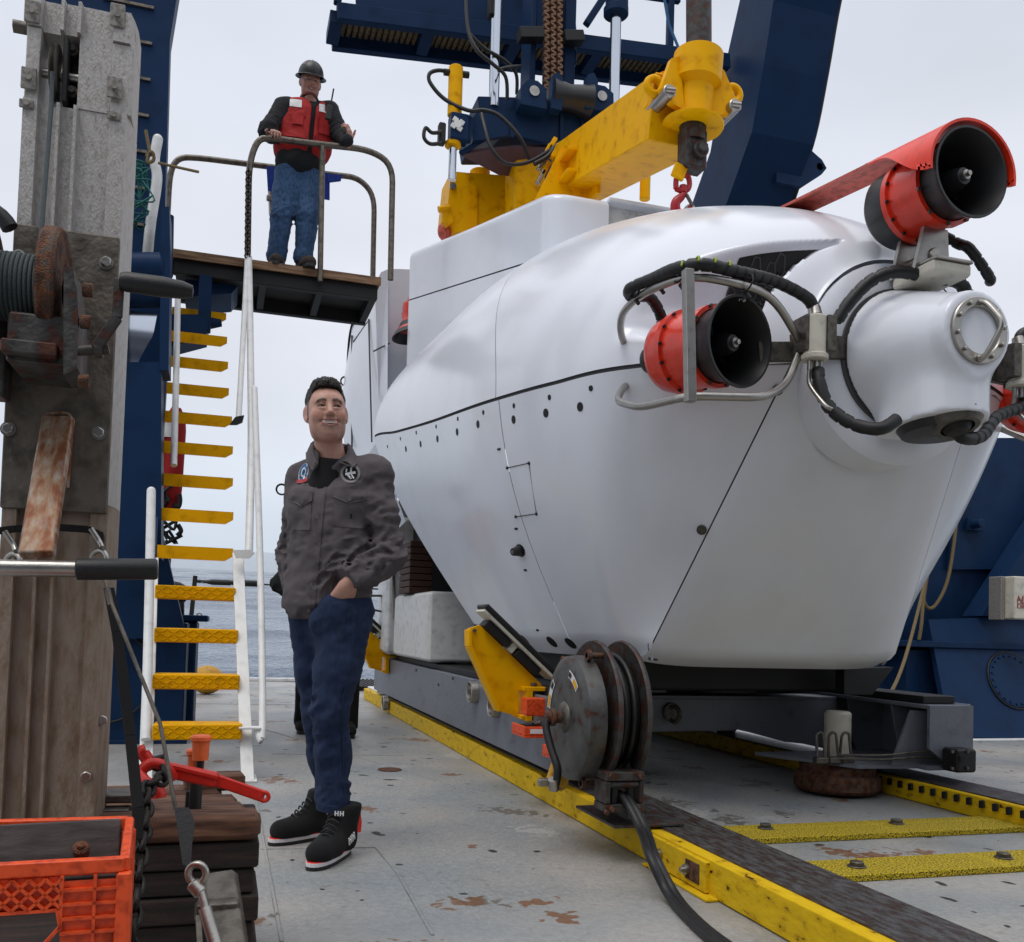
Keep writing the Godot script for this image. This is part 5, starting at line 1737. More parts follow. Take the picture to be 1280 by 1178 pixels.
	m.span(Vector3(hi.x - 0.018, lo.y + 0.031, gz - 0.12), Vector3(hi.x, hi.y - 0.036, gz - 0.001), 0.004)
	var go := obj("roller_guide", m, M.rusty_dark, o)
	for t in [0.28, 0.72]:
		m = Mb.new()
		var x := lerpf(lo.x, hi.x, t)
		m.cyl(Vector3(x, lo.y + 0.03, gz - 0.03), Vector3(x, hi.y - 0.035, gz - 0.03), 0.017, -1, 14)
		obj("guide_roller", m, M.black, go)
	m = Mb.new()
	m.cyl(Vector3(lo.x + 0.02, hi.y - 0.05, gz - 0.02), Vector3(hi.x - 0.02, hi.y - 0.05, gz - 0.02), 0.014, -1, 14)
	obj("guide_roller", m, M.rusty_dark, go)
	for d in [Vector2(0.02, 0.02), Vector2(0.98, 0.02), Vector2(0.12, 0.9), Vector2(0.88, 0.9), Vector2(0.15, 0.1), Vector2(0.85, 0.1)]:
		m = Mb.new()
		var p := Vector3(lerpf(lo.x, hi.x, d.x), lerpf(lo.y, hi.y, d.y), gz)
		m.cyl(p, p + Vector3(0, 0, 0.012), 0.010, -1, 8)
		obj("bolt", m, M.rust, go)
	# the two hoses that run out over the rail to the deck
	var xm := (lo.x + hi.x) / 2
	m = Mb.new()
	m.tube(spline([Vector3(xm - 0.005, 0.27, gz - 0.05), Vector3(xm, 0.235, gz + 0.03), Vector3(xm + 0.005, 0.16, gz + 0.14), Vector3(1.422, 0.132, -2.93), Vector3(1.442, 0.03, -2.826), Vector3(1.404, 0.016, -2.604), Vector3(1.373, 0.016, -2.375), Vector3(1.378, 0.016, -2.168), Vector3(1.45, 0.016, -1.963)], 8), 0.0155, 10)
	alone("black_hose", m, M.rubber, "upper of the twin black hoses running from the reel guide onto the deck", "hose", "hoses from the reel")
	m = Mb.new()
	m.tube(spline([Vector3(xm + 0.02, 0.262, gz - 0.05), Vector3(xm + 0.027, 0.225, gz + 0.03), Vector3(xm + 0.032, 0.15, gz + 0.14), Vector3(1.451, 0.123, -2.94), Vector3(1.466, 0.03, -2.821), Vector3(1.426, 0.016, -2.599), Vector3(1.401, 0.016, -2.383), Vector3(1.409, 0.016, -2.178), Vector3(1.482, 0.016, -1.976)], 8), 0.0155, 10)
	alone("black_hose", m, M.rubber, "black hose lying close beside its twin, on the rail side of the pair", "hose", "hoses from the reel")


func tray() -> void:
	# orange tool tray hung on the cradle behind the reel
	var o := thing("tool_tray", Vector3(1.52, 0.411, -4.524), "orange plastic tool tray hooked on the cradle behind the hose reel", "tray")
	var z0 := -4.66
	var m := Mb.new()
	m.span(Vector3(1.50, 0.445, z0), Vector3(1.75, 0.535, z0 + 0.10), 0.004)
	obj("back_bin", m, M.orange, o)
	m = Mb.new()
	m.span(Vector3(1.42, 0.36, z0 + 0.11), Vector3(1.72, 0.372, z0 + 0.32), 0.003)
	m.span(Vector3(1.42, 0.372, z0 + 0.305), Vector3(1.72, 0.415, z0 + 0.32), 0.003)
	m.span(Vector3(1.42, 0.372, z0 + 0.11), Vector3(1.435, 0.415, z0 + 0.304), 0.003)
	m.span(Vector3(1.705, 0.372, z0 + 0.11), Vector3(1.72, 0.415, z0 + 0.304), 0.003)
	obj("tray_bin", m, M.orange, o)
	m = Mb.new()
	m.span(Vector3(1.48, 0.29, z0 + 0.42), Vector3(1.70, 0.30, z0 + 0.6), 0.003)
	m.span(Vector3(1.48, 0.30, z0 + 0.585), Vector3(1.70, 0.345, z0 + 0.6), 0.003)
	m.span(Vector3(1.48, 0.30, z0 + 0.42), Vector3(1.495, 0.345, z0 + 0.584), 0.003)
	obj("tray_bin", m, M.orange, o)
	m = Mb.new()
	m.span(Vector3(1.45, 0.382, z0 + 0.3205), Vector3(1.53, 0.404, z0 + 0.323))
	obj("label", m, M.print_white, o)
	for k in 6:
		m = Mb.new()
		var p := Vector3(1.46 + 0.042 * k, 0.40 + 0.008 * (k % 2), z0 + 0.2)
		m.cyl(p + Vector3(-0.01, -0.01, -0.07), p + Vector3(0.02, 0.02, 0.07), 0.018, 0.013, 10, 0.003)
		alone("tool", m, [M.black, M.dull_steel, M.rubber][k % 3], "small dark hand tool lying in the orange tray behind the reel", "tool", "tools in the orange tray")
	m = Mb.new()
	m.box(Vector3(1.418, 0.279, -3.82), Vector3(0.10, 0.16, 0.05), Basis(Vector3.FORWARD, 0.3), 0.02)
	alone("tool_pouch", m, M.float_yellow, "small tan pouch hanging between the orange tray and the yellow rail", "pouch")


# ---- the A-frame, its head, the stairs and the gangway ------------------------------------------------------------------

func aframe() -> void:
	var l := thing("frame_leg", Vector3(-0.45, 0, -7.1), "dark navy steel gantry leg with ladder rungs behind the stairs", "gantry leg", "legs of the stern gantry")
	var b := Mb.new()
	var pts := [Vector3(-0.839, 1.29, -7.15), Vector3(-0.479, 1.308, -7.15), Vector3(-0.52, 3.463, -7.15), Vector3(-0.543, 5.078, -7.15), Vector3(-0.467, 5.808, -7.15), Vector3(-0.374, 6.689, -7.15), Vector3(-1.517, 6.362, -7.15), Vector3(-1.381, 3.337, -7.15)]
	b.plate(pts, 0.16)
	var bo := obj("box_section", b, M.navy, l)
	b = Mb.new()
	b.span(Vector3(-0.92, 0, -7.6), Vector3(-0.25, 0.86, -7.07), 0.01)
	b.span(Vector3(-0.95, 0, -7.62), Vector3(-0.22, 0.03, -7.05), 0.004)
	b.plate([Vector3(-0.832, 1.622, -7.06), Vector3(-0.482, 1.645, -7.06), Vector3(-0.259, 0.797, -7.06), Vector3(-0.279, 0.763, -7.06), Vector3(-0.794, 0.727, -7.06)], 0.12)
	var po := obj("pedestal", b, M.navy, l)
	b = Mb.new()
	b.tube(arc(Vector3(-0.792, 0.477, -7.05), Vector3.RIGHT, Vector3.UP, 0.33, 0, TAU, 36).slice(0, 36), 0.008, 6, false, true)
	obj("hatch_rim", b, M.black, po)
	for i in 14:
		b = Mb.new()
		var y := 2.1 + i * 0.265
		b.bar(Vector3(-1.0, y, -7.06), Vector3(-0.66, y, -7.06), 0.02, 0.02)
		obj("rung", b, M.rail_pipe, bo)
	# winch bracket on the leg, with a window and a drum
	b = Mb.new()
	b.plate([Vector3(-0.786, 3.574, -6.7), Vector3(-0.736, 3.561, -6.7), Vector3(-0.716, 3.323, -6.7), Vector3(-0.681, 2.509, -6.7), Vector3(-0.741, 2.503, -6.7)], 0.3)
	b.plate([Vector3(-0.511, 3.63, -6.7), Vector3(-0.46, 3.638, -6.7), Vector3(-0.443, 3.363, -6.7), Vector3(-0.419, 2.538, -6.7), Vector3(-0.475, 2.532, -6.7)], 0.3)
	b.plate([Vector3(-0.742, 2.56, -6.69), Vector3(-0.467, 2.591, -6.69), Vector3(-0.413, 1.283, -6.69), Vector3(-0.687, 1.269, -6.69)], 0.26)
	var wb := obj("winch_bracket", b, M.navy, l)
	b = Mb.new()
	b.cyl(Vector3(-0.714, 3.212, -6.62), Vector3(-0.485, 3.245, -6.62), 0.10, -1, 24, 0.01)
	b.cyl(Vector3(-0.751, 3.075, -6.66), Vector3(-0.482, 3.111, -6.66), 0.12, -1, 24, 0.01)
	obj("winch_drum", b, M.navy, wb)
	b = Mb.new()
	b.grid(func(u: float, v: float) -> Vector3:
		var a := lerpf(-1.2, 0.9, u)
		var w := 0.11 * (1.0 - 0.6 * absf(u - 0.6))
		return Vector3(-0.693, 2.758, -6.72) + Vector3(sin(a) * 0.03 + lerpf(-w, w, v) + 0.04 + 0.12 * (u - 0.5) * 0.5, lerpf(-0.20, 0.19, u), cos(a) * 0.05), 12, 6, Vector3(0, 0, 1))
	obj("cast_cover", b, M.chrome, wb)
	# far leg, leaning inboard
	var r := thing("frame_leg", Vector3(5.9, 0, -9.2), "huge blue steel gantry leg slanting up behind the submersible's tail", "gantry leg", "legs of the stern gantry")
	b = Mb.new()
	var X := 5.0
	var face := [Vector3(5, 2.747, -13.799), Vector3(5, 5.817, -9.654), Vector3(5, 6.293, -9.188), Vector3(5, 7.13, -8.891), Vector3(5, 7.669, -8.614), Vector3(5, 8.969, -8.049)]
	var edge := [Vector3(5, 2.392, -10.58), Vector3(5, 5.427, -8.905), Vector3(5, 6.079, -8.318), Vector3(5, 6.679, -8.115), Vector3(5, 7.244, -7.962), Vector3(5, 8.453, -7.423)]
	# edge is the corner between the side face and the front face
	for i in 5:
		b.quad(face[i], edge[i], edge[i + 1], face[i + 1], Vector3(-1, 0, 0), Vector3(-1, 0, 0), Vector3(-1, 0, 0), Vector3(-1, 0, 0))
		var w := Vector3(0.74, 0, 0)
		var q: Vector3 = (edge[i + 1] - edge[i]).normalized()
		var no := Vector3(1, 0, 0).cross(q)
		no = no if no.z > 0 else -no
		b.quad(edge[i], edge[i] + w, edge[i + 1] + w, edge[i + 1], no, no, no, no)
		b.quad(face[i], face[i] + w, face[i + 1] + w, face[i + 1], -no, -no, -no, -no)
		b.quad(face[i] + w, edge[i] + w, edge[i + 1] + w, face[i + 1] + w, Vector3(1, 0, 0), Vector3(1, 0, 0), Vector3(1, 0, 0), Vector3(1, 0, 0))
	var ro := obj("box_section", b, M.navy, r)
	b = Mb.new()
	for k in [0.72]:
		var p: Vector3 = edge[2].lerp(edge[5], k)
		b.bar(p + Vector3(0.02, 0, 0.0), p + Vector3(0.72, 0, 0.0), 0.02, 0.03, Vector3(0, 1, 0.2))
	obj("face_stiffener", b, M.navy, ro)
	var pd := Mb.new()
	var pz := Vector3(5.74, 5.99, -8.56)
	var poly := [Vector2(-0.30, -0.26), Vector2(-0.30, 0.26), Vector2(0.02, 0.22), Vector2(0.26, 0.08), Vector2(0.32, 0.0), Vector2(0.26, -0.08), Vector2(0.02, -0.26)]
	var hole := []
	for k in 9:
		hole.append(Vector2(0.235, 0.001) + Vector2(cos(TAU * k / 8.0), -sin(TAU * k / 8.0)) * 0.042)
	pd.prism([poly[0], poly[1], poly[2], poly[3], poly[4]] + [hole[0], hole[1], hole[2], hole[3], hole[4], hole[5], hole[6], hole[7], Vector2(0.277, -0.004)] + [Vector2(0.318, -0.006), poly[5], poly[6]], pz, Vector3(1, 0, 0), Vector3(0, 1, 0), 0.05)
	obj("padeye", pd, M.navy, ro)
	for k in 2:
		b = Mb.new()
		var c := []
		for p in [Vector3(6.05, 5.612, -9.237), Vector3(6.05, 5.962, -8.967), Vector3(6.05, 6.411, -8.668), Vector3(6.05, 7.012, -8.458), Vector3(6.05, 7.681, -8.257), Vector3(6.05, 8.676, -7.843)]:
			c.append(p + Vector3(0.09 * k - 0.16, 0, 0))
		b.tube(spline(c, 5), 0.035, 8)
		alone("leg_hose", b, M.black, "thin black hydraulic hose along the outer edge of the slanting leg, " + ["the inner one", "the outer one"][k], "hose", "hoses along the slanting leg")
	# cross head with a catwalk
	var h := thing("gantry_catwalk", Vector3(2.6, 5.9, -8.6), "navy blue overhead catwalk with brown grating seen from below", "catwalk")
	b = Mb.new()
	var a0 := Vector3(0.791, 6.608, -8.75)
	var a1 := Vector3(4.36, 6.948, -8.75)
	var dx := (a1 - a0).normalized()
	var bz := Vector3(0, 0.0, -1)
	for e in [0.0, 0.46]:
		b.bar(a0 + bz * e + Vector3(0, 0.05, 0), a1 + bz * e + Vector3(0, 0.05, 0) + dx * 0.6, 0.09, 0.16, Vector3.UP, 0.008)
	for k in 5:
		var p := a0 + dx * (a0.distance_to(a1) * k / 4.0)
		b.bar(p + bz * 0.046 + Vector3(0, 0.04, 0), p + bz * 0.414 + Vector3(0, 0.04, 0), 0.12, 0.12, Vector3.UP, 0.006)
	b.bar(a0 + bz * 0.02 + Vector3(0, 0.32, 0) + dx * 0.16, a0 + Vector3(0, 0.34, 0) + dx * 2.4, 0.05, 0.42, Vector3.UP, 0.01)
	var ho := obj("edge_beam", b, M.navy, h)
	b = Mb.new()
	for i in 60:
		var p := a0 + dx * (a0.distance_to(a1) * (i + 0.5) / 60.0) + Vector3(0, 0.095, 0)
		b.bar(p + bz * 0.05, p + bz * 0.41, 0.034, 0.03, Vector3.UP)
	b.bar(a0 + bz * 0.23 + Vector3(0, 0.125, 0), a1 + bz * 0.23 + Vector3(0, 0.125, 0), 0.36, 0.02)
	var gro := obj("grating", b, M.grating, h)
	gro.set_meta("kind", "stuff")
	b = Mb.new()
	for k in 4:
		var p: Vector3 = a0 + dx * (a0.distance_to(a1) * [0.0, 0.42, 0.80, 0.97][k]) + Vector3(0, 0.13, 0)
		b.bar(p, p + Vector3(0, 1.0, 0), 0.07, 0.07, Vector3(0, 0, 1), 0.01)
	b.bar(a0 + Vector3(0, 0.65, 0) + dx * 2.0, a1 + Vector3(0, 0.65, 0), 0.06, 0.06, Vector3.UP, 0.01)
	b.bar(a0 + dx * 2.45 + Vector3(0, 0.12, 0.2), a0 + dx * 2.75 + Vector3(0, 0.62, 0.2), 0.07, 0.07, Vector3(0, 0, 1), 0.01)
	obj("guard_frame", b, M.navy, h)
	b = Mb.new()
	b.tube(arc(a0 + Vector3(0.04, 0.1, 0.05), Vector3(0.2, 0, 1), Vector3.UP, 0.12, 0, PI, 10), 0.018, 8)
	b.span(Vector3(2.007, 6.661, -7.8), Vector3(2.05, 6.258, -7.7), 0.01)
	obj("cable_hook", b, M.chain_steel, h)


func crane() -> void:
	# docking head: navy yoke, rollers, chain, rods and yellow cylinders
	var y := thing("docking_yoke", Vector3(2.6, 4.9, -8.3), "navy blue crane yoke with dark rollers hanging under the catwalk", "crane yoke")
	var b := Mb.new()
	var zf := -7.7
	b.plate([Vector3(1.865, 5.264, -7.7), Vector3(1.92, 5.353, -7.7), Vector3(2.238, 5.422, -7.7), Vector3(2.31, 5.465, -7.7), Vector3(3.159, 5.632, -7.7), Vector3(3.209, 5.538, -7.7), Vector3(3.217, 5.242, -7.7), Vector3(2.693, 5.19, -7.7), Vector3(2.244, 5.208, -7.7), Vector3(1.886, 5.084, -7.7)], 0.05)
	b.plate([Vector3(1.787, 4.977, -7.72), Vector3(2.047, 5.181, -7.72), Vector3(2.599, 5.695, -8.5), Vector3(2.548, 5.243, -8.3), Vector3(2.234, 5.064, -8.1)], 0.04)
	var yo := obj("yoke_front", b, M.navy, y)
	b = Mb.new()
	b.plate([Vector3(1.787, 4.992, -7.75), Vector3(2.207, 5.005, -8), Vector3(2.874, 5.254, -8.2), Vector3(2.836, 5.261, -7.76), Vector3(2.262, 5.235, -7.76), Vector3(2.001, 5.15, -7.76)], 0.03)
	obj("yoke_floor", b, M.maroon, yo)
	b = Mb.new()
	b.bar(Vector3(1.951, 5.392, -8.1), Vector3(3.396, 5.642, -8.1), 0.75, 0.26, Vector3.UP, 0.01)
	obj("yoke_body", b, M.navy, y)
	b = Mb.new()
	b.bar(Vector3(2.228, 5.328, -7.66), Vector3(2.233, 5.172, -7.66), 0.02, 0.03)
	b.bar(Vector3(2.685, 5.488, -7.66), Vector3(2.694, 5.171, -7.66), 0.02, 0.03)
	b.bar(Vector3(2.882, 5.519, -7.66), Vector3(2.891, 5.193, -7.66), 0.02, 0.03)
	obj("yoke_rib", b, M.navy, yo)
	# column with two cheeks and the chain between them
	b = Mb.new()
	b.span(Vector3(2.483, 5.788, -8.3), Vector3(2.54, 7.917, -8), 0.01)
	b.span(Vector3(2.925, 5.875, -8.3), Vector3(2.815, 7.993, -8), 0.01)
	b.span(Vector3(2.712, 5.854, -8.34), Vector3(2.863, 8.243, -8.3), 0.01)
	b.span(Vector3(2.944, 6.177, -8.2), Vector3(2.92, 6.325, -8), 0.01)
	obj("column", b, M.navy, y)
	b = Mb.new()
	b.bar(Vector3(2.34, 6.271, -7.92), Vector3(2.569, 6.321, -7.92), 0.12, 0.10, Vector3.UP, 0.006)
	b.bar(Vector3(2.771, 6.336, -7.92), Vector3(2.959, 6.377, -7.92), 0.12, 0.10, Vector3.UP, 0.006)
	obj("column_bracket", b, M.black, y)
	var ch := Mb.new()
	for i in 64:
		var p: Vector3 = Vector3(2.689, 5.797, -7.93).lerp(Vector3(2.629, 7.81, -7.93), i / 64.0)
		for k in 3:
			ch.box(p + Vector3(-0.065 + 0.065 * k, 0.012 * (k % 2), 0.0), Vector3(0.058, 0.022, 0.05), Basis(Vector3.FORWARD, 0.5 if (i + k) % 2 else -0.5), 0.004)
	var cho := obj("lift_chain", ch, M.scaly_chain, y)
	cho.set_meta("kind", "stuff")
	for s in 3:
		b = Mb.new()
		var c: Vector3 = [Vector3(2.705, 5.59, -7.6), Vector3(2.379, 5.525, -7.6), Vector3(3.009, 5.607, -7.6)][s]
		if s == 0:
			b.lathe([Vector2(0.02, -0.17), Vector2(0.14, -0.165), Vector2(0.13, -0.12), Vector2(0.11, 0.0), Vector2(0.13, 0.12), Vector2(0.15, 0.2), Vector2(0.02, 0.21)], c + Vector3(0.02, 0.0, 0), Vector3(1, 0, 0), 30)
			obj("roller", b, M.duct, y)
		else:
			b.plate([c + Vector3(-0.12, -0.12, 0), c + Vector3(0.12, -0.12, 0), c + Vector3(0.11, 0.06, 0), c + Vector3(0.03, 0.11, 0), c + Vector3(-0.05, 0.11, 0), c + Vector3(-0.12, 0.03, 0)], 0.16)
			var qo := obj("roller_cheek", b, M.navy, y)
			b = Mb.new()
			disc_on(c + Vector3(0.0, 0.01, 0.085), Vector3(0, 0, 1), 0.045, 0.02, b)
			obj("pin", b, M.stainless, qo)
	for p in [Vector3(2.581, 5.61, -7.55), Vector3(2.902, 5.675, -7.55)]:
		b = Mb.new()
		b.plate([p + Vector3(-0.05, -0.2, 0), p + Vector3(0.05, -0.2, 0), p + Vector3(0.06, 0.06, 0), p + Vector3(0.02, 0.13, 0), p + Vector3(-0.04, 0.1, 0)], 0.10)
		obj("roller_cheek", b, M.navy, y)
	for e in [[Vector3(2.083, 5.461, -7.75), Vector3(2.076, 7.299, -7.75), 0.046], [Vector3(3.222, 5.566, -7.75), Vector3(3.219, 6.541, -7.75), 0.05]]:
		b = Mb.new()
		b.cyl(e[0], e[1], e[2], -1, 20)
		obj("piston_rod", b, M.chrome, y)
	b = Mb.new()
	b.cyl(Vector3(3.226, 6.573, -7.75), Vector3(3.214, 7.297, -7.75), 0.105, -1, 24, 0.01)
	b.cyl(Vector3(3.219, 6.541, -7.75), Vector3(3.217, 6.616, -7.75), 0.115, -1, 24, 0.01)
	obj("piston_barrel", b, M.navy, y)
	# yellow locking cylinder on the left
	var c := thing("locking_cylinder", Vector3(1.728, 5.111, -7.7), "slim upright yellow hydraulic cylinder with a chrome rod at the yoke's left end", "hydraulic cylinder")
	b = Mb.new()
	b.cyl(Vector3(1.723, 5.279, -7.7), Vector3(1.722, 5.716, -7.7), 0.062, -1, 22, 0.008)
	obj("barrel", b, M.yellow, c)
	b = Mb.new()
	b.cyl(Vector3(1.717, 5.011, -7.7), Vector3(1.716, 5.053, -7.7), 0.07, -1, 22, 0.006)
	obj("gland", b, M.yellow, c)
	b = Mb.new()
	b.box(Vector3(1.757, 5.163, -7.68), Vector3(0.16, 0.23, 0.14), Basis(), 0.012)
	b.plate([Vector3(1.84, 5.281, -7.66), Vector3(1.884, 5.261, -7.66), Vector3(1.862, 5.06, -7.66), Vector3(1.777, 5.044, -7.66)], 0.05)
	var cb := obj("mount_block", b, M.navy, c)
	b = Mb.new()
	for k in 4:
		var q := Vector3(1.73, 5.165, -7.6)
		b.box(q + Vector3(cos(k * PI / 2 + 0.5) * 0.04, sin(k * PI / 2 + 0.5) * 0.04, 0), Vector3(0.045, 0.045, 0.015), Basis(Vector3.FORWARD, 0.5), 0.004)
	disc_on(Vector3(1.73, 5.165, -7.6), Vector3(0, 0, 1), 0.035, 0.02, b)
	obj("clamp_disc", b, M.white_paint, cb)
	b = Mb.new()
	b.cyl(Vector3(1.72, 4.724, -7.7), Vector3(1.717, 5.011, -7.7), 0.034, -1, 16)
	obj("rod", b, M.chrome, c)
	b = Mb.new()
	b.tube(spline([Vector3(1.667, 5.662, -7.7), Vector3(1.569, 5.656, -7.7), Vector3(1.494, 5.612, -7.7), Vector3(1.503, 5.53, -7.7), Vector3(1.629, 5.404, -7.68), Vector3(1.817, 5.301, -7.6), Vector3(1.952, 5.301, -7.55), Vector3(2.082, 5.244, -7.5), Vector3(2.243, 5.068, -7.45), Vector3(2.35, 4.917, -7.5)], 6), 0.017, 8)
	obj("hose", b, M.rubber, c)
	b = Mb.new()
	b.cyl(Vector3(1.618, 5.652, -7.7), Vector3(1.838, 5.67, -7.7), 0.028, -1, 12)
	b.box(Vector3(1.607, 5.082, -7.66), Vector3(0.06, 0.18, 0.08), Basis(), 0.01)
	obj("port_block", b, M.black, cb)
	b = Mb.new()
	b.tube(spline([Vector3(1.594, 5.07, -7.6), Vector3(1.512, 5.048, -7.6), Vector3(1.456, 5.079, -7.6), Vector3(1.445, 4.994, -7.6), Vector3(1.501, 4.95, -7.6), Vector3(1.601, 4.985, -7.62)], 6), 0.016, 8)
	obj("hose", b, M.rubber, c)
	# loose hoses over the yoke
	var hoses := [[Vector3(1.755, 6.536, -7.6), Vector3(1.774, 6.016, -7.55), Vector3(1.852, 5.78, -7.5), Vector3(1.996, 5.686, -7.5), Vector3(2.127, 5.63, -7.55), Vector3(2.162, 5.46, -7.6)], [Vector3(1.925, 5.267, -7.55), Vector3(1.931, 5.092, -7.45), Vector3(1.979, 4.904, -7.4), Vector3(2.108, 4.798, -7.4), Vector3(2.305, 4.84, -7.4), Vector3(2.533, 5.024, -7.45), Vector3(2.622, 5.121, -7.5)], [Vector3(1.818, 6.049, -7.7), Vector3(1.966, 5.939, -7.7), Vector3(2.15, 5.871, -7.7), Vector3(2.278, 5.804, -7.75), Vector3(2.306, 5.649, -7.8)], [Vector3(2.073, 5.715, -7.62), Vector3(2.173, 5.765, -7.62), Vector3(2.328, 5.909, -7.8)]]
	var hl := ["longest black hose drooping from the catwalk down past the chrome rod", "black hose hanging in a deep loop below the navy yoke", "black hose curving behind the chrome rod to the blue column", "short black hose crossing between the chrome rod and the blue column"]
	for i in 4:
		b = Mb.new()
		b.tube(spline(hoses[i], 6), 0.016, 8)
		alone("yoke_hose", b, M.rubber, hl[i], "hose", "hoses about the crane yoke")
	# yellow latch block behind the sail
	var lb := thing("latch_block", Vector3(2.282, 5.127, -8.9), "squat yellow steel latch block standing behind the white sail top, under the rod", "latch block")
	b = Mb.new()
	b.plate([Vector3(1.866, 5.154, -8.6), Vector3(2.04, 5.168, -8.6), Vector3(2.522, 5.22, -8.6), Vector3(2.573, 5.18, -8.6), Vector3(2.555, 4.684, -8.6), Vector3(1.901, 4.584, -8.6), Vector3(1.84, 4.761, -8.6)], 0.4)
	b.cyl(Vector3(2.225, 5.23, -8.7), Vector3(2.22, 5.357, -8.7), 0.085, 0.10, 20, 0.01)
	b.cyl(Vector3(2.225, 5.214, -8.7), Vector3(2.224, 5.246, -8.7), 0.16, -1, 24, 0.006)
	var lo := obj("latch_body", b, M.yellow, lb)
	b = Mb.new()
	b.bar(Vector3(2.099, 5.052, -8.39), Vector3(2.114, 4.61, -8.39), 0.03, 0.03, Vector3.RIGHT)
	b.plate([Vector3(1.789, 4.797, -8.38), Vector3(1.857, 4.824, -8.38), Vector3(1.893, 4.662, -8.38), Vector3(1.833, 4.608, -8.38), Vector3(1.786, 4.645, -8.38)], 0.06)
	b.cyl(Vector3(1.748, 4.752, -8.36), Vector3(1.853, 4.784, -8.36), 0.03, -1, 12)
	obj("hinge_lug", b, M.yellow, lo)
	b = Mb.new()
	disc_on(Vector3(1.884, 5.008, -8.39), Vector3(0, 0, 1), 0.032, 0.03, b)
	obj("pin", b, M.stainless, lo)
	var fl := Mb.new()
	fl.ball(Vector3(1.845, 4.62, -8.5), Vector3(0.07, 0.09, 0.07), 10, 14)
	alone("pink_buoy", fl, M.pale_red, "small faded pink float peeping out beside the yellow latch block", "float")
	# yellow boom with the swivel head and the red hook
	var bm := thing("crane_boom", Vector3(2.669, 4.625, -7.2), "heavy yellow box section crane boom reaching out over the submersible", "crane boom")
	b = Mb.new()
	var r0 := Vector3(2.50, 4.92, -7.45)
	var r1 := Vector3(2.786, 4.388, -5.55)
	r0 = Vector3(2.749, 4.846, -7.5)
	b.bar(r0, r1, 0.42, 0.42, Vector3.UP, 0.01)
	var bo := obj("boom_box", b, M.yellow, bm)
	b = Mb.new()
	b.plate([Vector3(2.497, 4.858, -7.1), Vector3(2.78, 4.883, -7.1), Vector3(2.793, 4.425, -7.1), Vector3(2.498, 4.376, -7.1), Vector3(2.263, 4.338, -7.1)], 0.05)
	b.bar(Vector3(2.471, 4.738, -7), Vector3(2.742, 4.767, -7), 0.26, 0.03, Vector3.UP, 0.004)
	b.bar(Vector3(2.469, 4.559, -7), Vector3(2.747, 4.601, -7), 0.26, 0.03, Vector3.UP, 0.004)
	b.bar(Vector3(2.734, 4.826, -7), Vector3(2.745, 4.414, -7), 0.03, 0.26, Vector3(0, 0, 1), 0.004)
	obj("boom_bracket", b, M.yellow, bm)
	b = Mb.new()
	b.bar(Vector3(2.462, 5.139, -8), Vector3(2.479, 4.584, -8), 0.3, 0.3, Vector3(0, 0, 1), 0.03)
	obj("boom_foot", b, M.yellow, bm)
	for k in 6:
		b = Mb.new()
		var p: Vector3 = [Vector3(2.46, 4.901, -7.5), Vector3(2.507, 5.015, -7.5), Vector3(2.549, 5.079, -7.5), Vector3(2.456, 4.781, -7.5), Vector3(2.497, 4.858, -7.5), Vector3(2.546, 4.973, -7.4)][k]
		b.bar(p + Vector3(-0.03, -0.06, 0), p + Vector3(0.03, 0.07, 0), 0.04, 0.05, Vector3(0, 0, 1), 0.008)
		obj("valve", b, M.yellow if k % 3 else M.stainless, bm)
	b = Mb.new()
	b.tube(spline([Vector3(2.362, 4.836, -7.4), Vector3(2.475, 4.919, -7.4), Vector3(2.545, 5.015, -7.4), Vector3(2.587, 5.051, -7.4)], 6), 0.02, 8)
	obj("hose", b, M.rubber, bm)
	# swivel head
	var hc := Vector3(2.875, 4.543, -5.5)
	var top := Vector3(2.892, 4.81, -5.5)
	var bot := Vector3(2.858, 4.266, -5.5)
	b = Mb.new()
	b.lathe([Vector2(0.09, 0.0), Vector2(0.20, 0.0), Vector2(0.205, 0.01), Vector2(0.205, 0.02), Vector2(0.125, 0.025), Vector2(0.12, 0.06), Vector2(0.12, 0.26), Vector2(0.165, 0.30), Vector2(0.165, 0.50), Vector2(0.11, 0.505)], bot, top - bot, 36)
	b.lathe([Vector2(0.11, 0.505), Vector2(0.10, 0.40)], bot, top - bot, 24)
	var so := obj("swivel_housing", b, M.yellow, bm)
	for p in [[Vector3(2.64, 4.28, -5.42), Vector3(2.704, 4.725, -5.5), 1], [Vector3(3.086, 4.366, -5.42), Vector3(3.013, 4.781, -5.5), -1]]:
		b = Mb.new()
		var sx: int = p[2]
		b.plate([bot + Vector3(-0.10 * sx, 0.06, 0.05), bot + Vector3(-0.26 * sx, 0.10, 0.08), bot + Vector3(-0.29 * sx, 0.16, 0.08), bot + Vector3(-0.20 * sx, 0.40, 0.03), bot + Vector3(-0.13 * sx, 0.44, 0.02)], 0.04)
		b.plate([bot + Vector3(-0.10 * sx, 0.06, -0.13), bot + Vector3(-0.26 * sx, 0.10, -0.13), bot + Vector3(-0.29 * sx, 0.16, -0.13), bot + Vector3(-0.20 * sx, 0.40, -0.13), bot + Vector3(-0.13 * sx, 0.44, -0.13)], 0.04)
		var wo := obj("swivel_web", b, M.yellow, so)
		b = Mb.new()
		b.cyl(bot + Vector3(-0.24 * sx, 0.13, -0.12), bot + Vector3(-0.24 * sx, 0.13, 0.14), 0.045, -1, 20, 0.006)
		b.cyl(bot + Vector3(-0.24 * sx - 0.03, 0.13, 0.14), bot + Vector3(-0.24 * sx + 0.03, 0.13, 0.15), 0.018, -1, 10)
		obj("swivel_pin", b, M.stainless, so)
